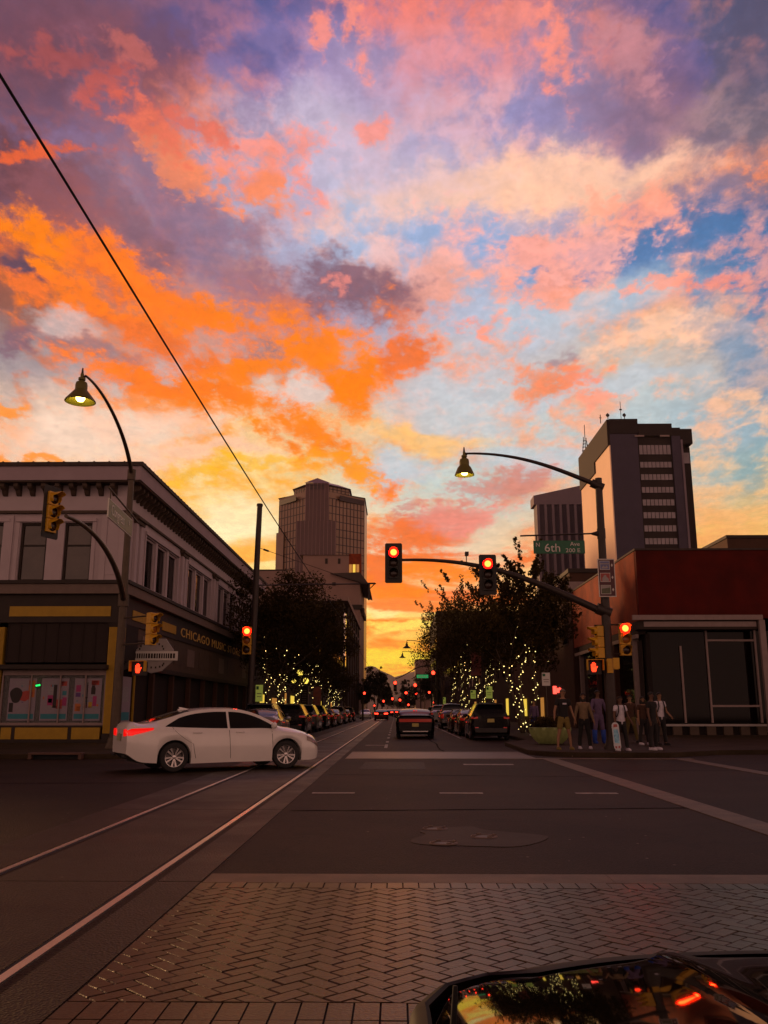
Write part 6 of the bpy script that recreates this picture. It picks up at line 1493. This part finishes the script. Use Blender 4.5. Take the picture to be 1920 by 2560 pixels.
# the white saloon turning across the crossing
r_ = Vector((-5.15, 20.9, 0)); f_ = Vector((-2.70, 22.3, 0)); d = (f_ - r_).normalized(); ang = math.atan2(d.y, d.x)
n_ = Vector((-d.y, d.x, 0)); ctr = (r_ + f_)/2 + n_*.80 - d*.03
car('sedan', 'white saloon car turning across the tram rails in the junction', (ctr.x, ctr.y, 0), ang - pi/2, PW, detail=3, lights='tail_on', name='white_car', plate='plate', steer=R(-12))
car('coupe', 'dark muscle car with a full width red tail lamp driving away in the middle lane', (.94, 47.2, 0), 0, PB, detail=2, name='muscle_car', plate='plate_yellow', rimk='rim_dark')
car('sedan', 'dark saloon with both brake lights lit, driving away beside the tram rails', (-1.95, 118.5, 0), 0, PR, 1, 'red_far', name='driving_car')
car('sedan', 'black car at the left edge of the picture, only its lit tail lights showing', (-13.6, 22.8, 0), R(-90), PB, 1, 'tail_on', name='driving_car') if False else None
t_ = aty(0, 1850, 26); car('sedan', 'nearly black car cut off by the left edge, red tail light lit', (-15.85, 30.4 - 4.2, 0), R(72), PB, 1, 'tail_on', name='driving_car')
QB = 'queue of braking cars at the end of the street'
for i, (px, y, m, lab) in enumerate(((972,185,PB,'left car in the distant queue of brake lights'),(985,205,PG,'second car from the left in the distant queue of brake lights'),(999,190,PR,'third car from the left in the distant queue of brake lights'),(1008,230,PB,'small car behind the others in the distant queue, right of its middle'),(980,250,PG,'smallest car in the distant queue of brake lights'))):
    p = aty(px, 1780, y); car('sedan', lab, (p.x, y, 0), 0, m, 1, 'red_far', name='distant_car', group=QB)
p = aty(919, 1790, 140); car('sedan', 'pale oncoming car at the far left kerb', (p.x-.4, 142, 0), pi, PW, 1, name='distant_car')
LG = 'cars parked along the left kerb'; RG = 'cars parked along the right kerb'
def pk(kind, lab, px, y, m, grp, x=None, det=1, **k):
    car(kind, lab, (x, y, 0), 0, m, det, group=grp, **k)
pk('suv', 'dark car with a pale rear window parked first on the left, by the catenary pole', 0, 46.5, PBL, LG, -6.75)
pk('sedan', 'silver grey saloon parked behind the front of the white car', 0, 44.2, PS, LG, -5.85, 2) if False else None
pk('sedan', 'silver grey saloon parked behind the bonnet of the white car', 0, 41.0, PS, LG, -5.95, 2)
pk('suv', 'black SUV parked behind the silver saloon on the left', 0, 52.0, PB, LG, -5.95, plate='plate_yellow')
for i, (k_, y, m, lab) in enumerate((('suv',59.5,PG,'grey SUV, second of the tall cars in the left parked row'),('suv',67,PB,'black SUV in the middle of the left parked row'),('sedan',75,PR,'maroon saloon in the left parked row'),('sedan',83,PS,'silver saloon in the further half of the left parked row'),('suv',92,PG,'grey SUV in the further half of the left parked row'),('sedan',101,PB,'black saloon near the far end of the left parked row'),('suv',110,PB,'last dark SUV at the far end of the left parked row'))):
    pk(k_, lab, 0, y, m, LG, -5.95)
pk('suv', 'large black SUV parked nearest on the right below the lit tree', 0, 44.7, PB, RG, 4.42, 2, plate='plate_yellow')
pk('sedan', 'bronze saloon parked in front of the black SUV', 0, 51.5, PBR, RG, 4.30)
pk('sedan', 'maroon saloon parked third in the right hand row', 0, 58, PR, RG, 4.25)
pk('pickup', 'grey pickup truck parked fourth in the right hand row', 0, 68.5, PG, RG, 4.2, name='pickup_truck', cat='pickup')
pk('pickup', 'silver pickup truck further along the right hand row', 0, 90, PS, RG, 4.3, name='pickup_truck', cat='pickup')
pk('suv', 'dark SUV at the far end of the right hand row', 0, 104, PBL, RG, 4.3)

# ------------------------------------------------------------------ the car whose bonnet shows at the lower right
PH = mat('paint_gloss_black', (.003,.0025,.002), .03, 0, var=0, spec=.42); mk('rubber_edge', (.012,.0085,.006), .6, var=.2, scale=8, spec=.15)
t = thing('near_car', 'glossy black car bonnet with a dull dark rim at the bottom right, mirroring the lights', 'car', (1.0, -.2, 0))
HX0, HX1 = .02, 1.98
def hood_z(x, y):
    u = (x - 1.0)/.98; v = (y - .9)/1.32
    return .985 - .105*v**2 - .03*v - .055*abs(u)**3.6
def front_y(x): u = abs((x-1.0)/.98); return 2.30 - .40*u*u - .16*max(0, (u-.94)/.06)**2
g = MB(); nx, ny = 60, 40; vs = []
for j in range(ny+1):
    for i in range(nx+1):
        x = HX0+.035 + (HX1-HX0-.07)*i/nx; y1 = front_y(x) - .10 ; y = .86 + (y1-.86)*j/ny
        u = (x-1.0)/.98; cr = .014*(1/(1+((abs(u)-.44 + .06*(y-1.6))/.030)**2))
        ed = min(1, min(i, nx-i)/4)
        vs.append((x, y, hood_z(x, y) + cr - .012*(1-ed)**2))
g.add(vs, [(j*(nx+1)+i, j*(nx+1)+i+1, (j+1)*(nx+1)+i+1, (j+1)*(nx+1)+i) for j in range(ny) for i in range(nx)])
g.build('bonnet', PH, t, smooth=True)
# rim running round the front and down the flanks (front bumper cover and wings)
g = MB(); path = []
for i in range(41):
    x = HX0 + (HX1-HX0)*i/40; path.append((x, front_y(x)))
path = [(HX0, -.0 + .86*0 + y) for y in (.0,.4,.86,1.3,1.7)] + path + [(HX1, y) for y in (1.7,1.3,.86,.4,.0)]
def norm2(i):
    a, b = path[max(0,i-1)], path[min(len(path)-1,i+1)]; d = Vector((b[0]-a[0], b[1]-a[1])); d.normalize(); return Vector((-d.y, d.x))
prof = [(-.125,.004),(-.10,.009),(-.05,.004),(-.015,-.012),(.004,-.06),(.025,-.16),(.02,-.32),(.0,-.52),(-.06,-.62)]
vs = []
for i, (x, y) in enumerate(path):
    nn = norm2(i); wf = 1. if y > 2.02 else .30
    for o, h in prof:
        o = o*wf if o < 0 and h > -.02 else o
        X, Y = x + nn.x*o, y + nn.y*o; zb_ = hood_z(min(max(X,HX0+.05),HX1-.05), min(Y, front_y(min(max(X,HX0),HX1))-.02)); vs.append((X, Y, zb_ + h))
m_ = len(prof); g.add(vs, [(i*m_+k, i*m_+k+1, (i+1)*m_+k+1, (i+1)*m_+k) for i in range(len(path)-1) for k in range(m_-1)])
g.build('wing', M['rubber_edge'], t, smooth=50)
g = MB(); g.box(.45, 1.65, 2.15, 2.24, .42, .62)
for k in range(6): g.box(.5, 1.6, 2.242, 2.262, .44+k*.03, .452+k*.03)
g.build('grille', M['under'], t)
for x in (.30, 1.80): g = MB(); g.M = Matrix.Translation((x, 2.12, .66)) @ Matrix.Diagonal((1.3,.6,.8,1)); g.ball((0,0,0), .12, 14, 8); g.build('headlight', M['headlamp'], t, smooth=True)
for y in (1.55, -1.2):
    for x in (.24, 1.86):
        g = MB(); g.lathe([(.20,-.10),(.31,-.10),(.33,0),(.31,.10),(.20,.10)], 24, (x,y,.33), 'X'); w = g.build('wheel', M['tyre'], t, smooth=40)
        g = MB(); g.lathe([(.001,-.06),(.20,-.08),(.20,.08),(.001,.06)], 16, (x,y,.33), 'X'); g.build('rim', M['rim'], w, smooth=40)
g = MB(); g.box(.16,1.94,-2.4,.0,.25,.86); g.box(.16,1.94,-2.4,.88,.25,.7); g.build('lower_body', PH, t, bevel=.04)
g = MB(); g.add([(.25,.75,.95),(1.85,.75,.95),(.38,.05,1.36),(1.72,.05,1.36)],[(0,1,3,2)]); g.build('windscreen', M['car_glass'], t)
g = MB(); g.bbox(.36,1.74,-1.6,.05,1.34,1.40,.02); g.box(.36,.42,-.75,-.68,.86,1.35); g.box(1.68,1.74,-.75,-.68,.86,1.35); g.add([(.36,-1.55,1.35),(1.74,-1.55,1.35),(1.9,-2.0,.86),(.2,-2.0,.86)],[(0,1,2,3)]); g.build('roof', PH, t)
ap = Vector((.085, 1.50, hood_z(.085,1.50)-.01))
g = MB(); g.tube([ap, ap+Vector((.001,.004,.02))], [.011,.008], 10); g.tube([ap, ap+Vector((.006,.006,.082))], [.0062,.0040], 8); g.build('antenna', M['under'], t, smooth=True)

# ------------------------------------------------------------------ people
mk('skin', (.30,.155,.085), .6, var=.06, scale=12); mk('skin_dark', (.13,.06,.035), .6, var=.06, scale=12)
mk('hair_dark', (.012,.009,.007), .7, var=.3, scale=30); mk('hair_grey', (.20,.16,.13), .7, var=.2, scale=30)
CL = {}
def cloth(n, c): CL[n] = mat('cloth_' + n, c, .85, var=.18, scale=9, bump=.3, bscale=30); return CL[n]
for n, c in (('black',(.012,.011,.012)),('charcoal',(.016,.013,.014)),('khaki',(.20,.145,.035)),('beige',(.22,.15,.085)),('lilac',(.13,.085,.17)),('white',(.62,.58,.66)),('navy',(.02,.03,.12)),('blue',(.02,.07,.42)),('olive',(.11,.08,.02)),('brown',(.06,.026,.015))): cloth(n, c)
def skinned(name, verts, edges, radii, material, parent, root=0, sub=1):
    me = bpy.data.meshes.new(name); me.from_pydata(verts, edges, []); me.materials.append(material)
    o = bpy.data.objects.new(name, me); COL.objects.link(o); o.parent = parent; ORG[o.name] = Vector((0,0,0))
    sk = o.modifiers.new('skin', 'SKIN'); sk.use_smooth_shade = True
    for i, v in enumerate(me.skin_vertices[0].data):
        v.radius = (radii[i] if isinstance(radii[i], tuple) else (radii[i], radii[i])); v.use_root = (i == root)
    if sub: s = o.modifiers.new('sub', 'SUBSURF'); s.levels = sub; s.render_levels = sub
    return o
def person(label, x, y, rz, h=1.75, top='white', bottom='black', short=False, sleeve=False, skin='skin', hair='hair_dark', larm=(0.06,0.0), rarm=(0.06,0.0), lel=.15, rel=.15, stance=.11, stagger=.0, shoes='white', pack=False, longhair=False, cap=None, turn=0., boots=None, pattern=False, lean=0.):
    """arms: (out, forward) angles of the upper arm; el: elbow bend; local -Y is the way the person faces"""
    t = thing('person', label, 'person', (x, y, .15), rz, 'people waiting on the corner'); s = h/1.75
    V = []; E = []; Rr = []
    def v(p, r, par=None):
        V.append((p[0]*s, p[1]*s, p[2]*s)); Rr.append(tuple(q*s for q in r) if isinstance(r, tuple) else r*s)
        if par is not None: E.append((par, len(V)-1))
        return len(V)-1
    pel = v((0,0,.94), (.13,.10)); wst = v((0,lean*.3,1.08), (.115,.085), pel); cst = v((0,lean*.6,1.28), (.14,.10), wst); shl = v((0,lean,1.42), (.10,.075), cst); nk = v((0,lean-.01,1.50), .05, shl); hb = v((0,lean-.02,1.57), .062, nk); hd = v((0,lean-.025,1.655), (.074,.088), hb); ht = v((0,lean-.015,1.72), (.055,.062), hd)
    joints = {}
    for sg, arm, el, nm in ((-1, larm, lel, 'l'), (1, rarm, rel, 'r')):
        sh = v((sg*.165, lean, 1.40), .058, shl)
        d1 = Vector((sg*sin(arm[0]), -sin(arm[1]), -cos(arm[0])*cos(arm[1]))).normalized(); e = Vector((sg*.185, lean, 1.40)) + d1*.29
        d2 = (d1 + Vector((-sg*.15*el, -1.1*el, .55*el))).normalized(); w_ = e + d2*.25
        ei = v(e, .040, sh); wi = v(w_, .027, ei)
        pm = w_ + d2*.055; pi_ = v(pm, (.036,.020), wi)
        side = d2.cross(Vector((1,0,0))).normalized()
        for k, (o_, L, cu) in enumerate(((-.027,.072,.25),(-.009,.082,.22),(.010,.077,.25),(.027,.060,.3))):   # four fingers, unequal and bent
            b = pm + side*o_ + d2*.03; f1 = b + d2*L*.5; f2 = f1 + (d2 + Vector((-sg*cu,-.1,0))).normalized()*L*.5
            a_ = v(b, .010, pi_); b_ = v(f1, .009, a_); v(f2, .007, b_)
        th = w_ + d2*.03 + Vector((0,-.035,0)); a_ = v(th, .011, wi); v(th + (d2 + Vector((0,-.5,0))).normalized()*.045, .009, a_)   # thumb from the side of the palm
        joints[nm] = (Vector((sg*.165,lean,1.40)), e, w_, pm)
    for sg in (-1, 1):
        hp = v((sg*.09, 0, .88), .092, pel); fy = sg*stagger; kn = v((sg*(.095+stance*.3), fy*.5-.015, .50), .056, hp); cf = v((sg*(.10+stance*.5), fy*.8+.01, .34), .052, kn); an = v((sg*(.10+stance*.6), fy, .085), .035, cf)
        hl_ = v((sg*(.10+stance*.6), fy-.02, .035), .032, an); v((sg*(.115+stance*.7), fy-.16, .028), (.040,.022), hl_)
    skinned('body', V, E, Rr, M[skin], t)
    S = lambda p: tuple(q*s for q in p)
    # face: nose, eyes, mouth, ears
    hc = Vector((0, lean-.025, 1.645))
    g = MB(); g.M = Matrix.Scale(s, 4)
    g.add([(0,hc.y-.105,1.632),(-.014,hc.y-.085,1.625),(.014,hc.y-.085,1.625),(0,hc.y-.086,1.672)],[(0,1,3),(2,0,3),(1,0,2)])
    for sg in (-1,1): g.ball((sg*.078, hc.y+.005, 1.645), .018, 6, 5, 1.5)
    g.build('face_features', M[skin], t, local=True)
    g = MB(); g.M = Matrix.Scale(s, 4)
    for sg in (-1,1): g.ball((sg*.027, hc.y-.082, 1.662), .009, 6, 4, .6); g.box(sg*.027-.016, sg*.027+.016, hc.y-.090, hc.y-.078, 1.676, 1.681)
    g.box(-.020,.020,hc.y-.088,hc.y-.074,1.602,1.609); g.build('eyes_and_mouth', M['hair_dark'], t, local=True)
    # hair: a shell over the back and top of the skull
    g = MB(); g.M = Matrix.Scale(s, 4); vs = []; nu, nv = 16, 8
    for j in range(nv+1):
        ph = pi/2 - (pi*.62)*j/nv
        for i in range(nu+1):
            th = 2*pi*i/nu; fr = max(0, -sin(th)); phh = pi/2 - (pi/2-ph)*(1-.42*fr)
            vs.append((.092*cos(phh)*cos(th), hc.y+.012+.108*cos(phh)*sin(th), 1.668+.082*sin(phh)*(1.12 if phh > 0 else 1.)))
    g.add(vs, [(j*(nu+1)+i,j*(nu+1)+i+1,(j+1)*(nu+1)+i+1,(j+1)*(nu+1)+i) for j in range(nv) for i in range(nu)])
    if longhair: g.M = Matrix.Scale(s, 4); g.lathe([(.02,1.36),(.085,1.42),(.095,1.55),(.088,1.66)], 12, (0,hc.y+.045,0))
    g.build('hair', M[hair], t, local=True, smooth=True)
    # shirt
    V2 = [S((0,0,.82 if top != 'white' or not pack else .76)), S((0,0,.95)), S((0,lean*.3,1.08)), S((0,lean*.6,1.28)), S((0,lean,1.41)), S((0,lean-.005,1.46))]; E2 = [(0,1),(1,2),(2,3),(3,4),(4,5)]; R2 = [(.150*s,.112*s),(.168*s,.126*s),(.152*s,.112*s),(.162*s,.118*s),(.115*s,.09*s),(.06*s,.06*s)]
    for nm in ('l','r'):
        a, e, w_, pm = joints[nm]; b = len(V2); V2 += [S(a), S(a.lerp(e, .55 if not sleeve else .9))]; E2 += [(4,b),(b,b+1)]; R2 += [.078*s, (.066 if not sleeve else .052)*s]
        if sleeve: V2 += [S(e), S(e.lerp(w_, .92))]; E2 += [(b+1,b+2),(b+2,b+3)]; R2 += [.052*s,.040*s]
    sh_ = skinned('shirt', V2, E2, R2, CL[top], t)
    if pattern:
        g = MB(); g.M = Matrix.Scale(s,4); rn = random.Random(2)
        g.prism([(-.06,-.175),(.02,-.178),(.06,-.175),(.02,-.170)], 1.30, 1.345); g.build('print', CL['white'], sh_, local=True)
    # trousers / shorts
    V3 = [S((0,0,1.02)), S((0,0,.90))]; E3 = [(0,1)]; R3 = [(.15*s,.112*s),(.15*s,.115*s)]
    for sg in (-1,1):
        fy = sg*stagger; b = len(V3); kn_ = (sg*(.095+stance*.3), fy*.5-.015, .50)
        V3 += [S((sg*.092,0,.84)), S((sg*(.092+stance*.1),fy*.15,.70)), S((kn_[0],kn_[1],.56 if short else .50))]; E3 += [(1,b),(b,b+1),(b+1,b+2)]; R3 += [.108*s,.100*s,(.098 if short else .075)*s]
        if not short: V3 += [S((sg*(.10+stance*.5), fy*.8+.01, .30)), S((sg*(.10+stance*.6), fy, .075))]; E3 += [(b+2,b+3),(b+3,b+4)]; R3 += [.070*s,.068*s]
    skinned('shorts' if short else 'trousers', V3, E3, R3, CL[bottom], t)
    for sg in (-1,1):
        fy = sg*stagger; X_ = sg*(.10+stance*.6); g = MB(); g.M = Matrix.Scale(s,4); vs = []; outl = [(-.042,.05),(-.045,-.05),(-.052,-.14),(-.038,-.20),(0,-.222),(.038,-.20),(.052,-.14),(.045,-.05),(.042,.05),(0,.075)]
        n = len(outl)
        for zz_, k in ((0,1.0),(.035,1.02),(.065,.80),(.085,.55)): vs += [(X_+a*k, fy + (b if b > -.05 else b*(1 if zz_ < .05 else (.9 if zz_ < .07 else .45))), zz_) for a, b in outl]
        g.add(vs, [tuple(range(n-1,-1,-1)), tuple(range(3*n,4*n))] + [(r_*n+i, r_*n+(i+1)%n, (r_+1)*n+(i+1)%n, (r_+1)*n+i) for r_ in range(3) for i in range(n)])
        g.build('shoe', CL[shoes], t, local=True, smooth=True)
        if boots:
            g = MB(); g.M = Matrix.Scale(s,4); g.tube([(sg*(.10+stance*.6),fy,.05),(sg*(.10+stance*.5),fy*.8+.01,.30),(sg*(.10+stance*.45),fy*.7,.44)],[.075,.080,.085],10); g.build('boot', CL[boots], t, local=True, smooth=True)
    if pack:
        for sg in (-1,1):
            g = MB(); g.M = Matrix.Scale(s,4); g.tube([(sg*.10,lean+.10,1.46),(sg*.105,lean,1.505),(sg*.10,lean-.095,1.43),(sg*.115,lean-.135,1.28),(sg*.15,lean-.09,1.12),(sg*.155,lean+.02,1.08)], .021, 6); g.build('backpack_strap', CL['black'], t, local=True, smooth=True)
        g = MB(); g.M = Matrix.Scale(s,4); g.bbox(-.15,.15,lean+.125,lean+.27,1.0,1.46,.04); g.build('backpack', CL['charcoal'], t, local=True)
    return t, joints, s
def at_(px, py, dy=0):
    d = ray(px, py); k = (.15 - CAMH)/d.z; return d.x*k, d.y*k + dy
x, y = at_(1412,1874); person('person in black t-shirt and khaki shorts with bare calves beside the bowl planter', x, y, R(6), 1.90, 'black', 'khaki', short=True, hair='hair_grey', larm=(.30,.1), rarm=(.25,.0), lel=.5, rel=.25, stance=.16, pattern=True, shoes='khaki')
x, y = at_(1463,1872); person('person with long dark hair in a beige blouse and black trousers', x, y, R(-4), 1.78, 'beige', 'black', sleeve=True, larm=(.22,.05), rarm=(.22,.05), lel=.2, rel=.2, longhair=True, shoes='white')
x, y = at_(1496,1858); person('tall person in a lilac outfit with bright blue boots behind the beige blouse', x+.05, y, R(10), 1.98, 'lilac', 'lilac', sleeve=True, skin='skin_dark', larm=(.3,.3), rarm=(.28,.0), lel=1.0, rel=.25, boots='blue', shoes='blue')
x, y = at_(1556,1877); pj, J_, s_ = person('person in a white t-shirt with backpack straps holding a skateboard upright', x, y, R(12), 1.66, 'white', 'black', skin='skin_dark', larm=(.20,.15), rarm=(.20,.1), lel=.35, rel=.5, pack=True, stance=.14, shoes='white')
x2, y2 = at_(1580,1856); person('person in a brown top and olive trousers half hidden behind the skateboarder', x2, y2, R(-10), 1.80, 'brown', 'olive', sleeve=True, stance=.16, shoes='black', rarm=(.1,.0))
x3, y3 = at_(1635,1875); person('person in a black t-shirt and black trousers looking sideways', x3, y3, R(38), 1.80, 'black', 'charcoal', skin='skin_dark', larm=(.12,.1), rarm=(.15,.0), stance=.20, stagger=.06, shoes='white')
x4, y4 = at_(1612,1862); person('person with long hair mostly hidden behind the black t-shirt figure', x4, y4, R(15), 1.72, 'brown', 'charcoal', longhair=True, shoes='white')
x5, y5 = at_(1655,1863); person('person in a white shirt with dark backpack straps standing furthest right', x5, y5, R(20), 1.86, 'white', 'black', larm=(.1,.1), rarm=(.12,.2), rel=.6, pack=True, shoes='charcoal')
x6, y6 = at_(1320,1850, 0); person('blurred person in lilac standing in the shade between the lit tree trunks', 6.85, 45.0, R(-30), 1.72, 'lilac', 'navy', sleeve=True, shoes='white')
person('person in dark clothes standing behind the planter under the tree', 7.75, 42.5, R(10), 1.72, 'charcoal', 'black', sleeve=True, shoes='black', skin='skin_dark')
# skateboard, stood on its tail in the left hand (on the viewer's left)
hand = Vector((x, y, .15)) + (Matrix.Rotation(R(12), 3, 'Z') @ (J_['l'][3] * s_))
t = thing('skateboard', 'white and bright blue skateboard held upright in front of the white t-shirt figure', 'skateboard', (hand.x-.02, hand.y-.10, .15), R(8))
g = MB(); out = []; L, w = .84, .115
for k in range(28):
    a = 2*pi*k/28; c, s2 = cos(a), sin(a); out.append((w*c, (L/2-.115)*(1 if s2 > 0 else -1) + .115*s2 if abs(s2) > .02 else 0))
pts = [(w*cos(2*pi*k/32), (L/2-w)*(1 if sin(2*pi*k/32+1e-6) >= 0 else -1) + w*sin(2*pi*k/32)) for k in range(32)]
MT = Matrix.Translation((0,0,L/2+.03)) @ Matrix.Rotation(R(-4), 4, 'Y') @ Matrix.Rotation(pi/2, 4, 'X')
g.M = MT; g.prism(pts, -.006, .006); mk('deck_white', (.60,.62,.66), .4, var=.1, scale=12); g.build('deck', M['deck_white'], t, local=True, bevel=.003)
mk('deck_blue', (.02,.26,.55), .4, var=.5, scale=9, col2=(.30,.55,.62)); mk('deck_red', (.40,.08,.07), .4, var=.4, scale=20)
g = MB(); g.M = MT; g.prism([(-.07,-.20),(.075,-.22),(.085,.02),(.06,.20),(-.075,.22),(-.09,.0)], .0065, .008); g.prism([(-.03,-.10),(.03,-.08),(.02,.10),(-.02,.06)], .0085, .0095); g.build('graphic', M['deck_blue'], t, local=True)
g = MB(); g.M = MT; g.prism([(-.08,-.35),(-.02,-.37),(-.02,-.30),(-.08,-.29)], .0065, .008); g.prism([(.02,-.37),(.08,-.35),(.08,-.29),(.02,-.30)], .0065, .008); g.prism([(-.07,.27),(.07,.28),(.05,.36),(-.05,.36)], .0065, .008); g.build('red_graphic', M['deck_red'], t, local=True)
for zz in (-.26,.26):
    g = MB(); g.M = MT; g.box(-.02,.02,zz-.03,zz+.03,-.045,-.0065); g.tube([(-.085,zz,-.045),(.085,zz,-.045)], .008, 6); g.build('truck', M['chrome'], t, local=True)
    for sg in (-1,1):
        g = MB(); g.M = MT; g.lathe([(.001,sg*.07),(.026,sg*.07),(.027,sg*.095),(.001,sg*.10)], 12, (0,zz,-.045), 'X'); g.build('wheel', M['deck_white'], t, local=True, smooth=40)
# ------------------------------------------------------------------ the desert air that fades the mountains
g = MB(); g.box(-4560, 4560, -70, 13050, -1.5, 760)
hz = g.build('haze', [], None); tag(hz, kind='stuff')
hm = bpy.data.materials.new('haze'); hm.use_nodes = True; ht = hm.node_tree; ht.nodes.clear()
hv = ht.nodes.new('ShaderNodeVolumePrincipled'); ho = ht.nodes.new('ShaderNodeOutputMaterial'); ht.links.new(hv.outputs[0], ho.inputs['Volume'])
hv.inputs['Color'].default_value = (.95,.86,.80,1); hv.inputs['Density'].default_value = 3.2e-5
hz.data.materials.append(hm)
print('OBJS', len(bpy.data.objects))
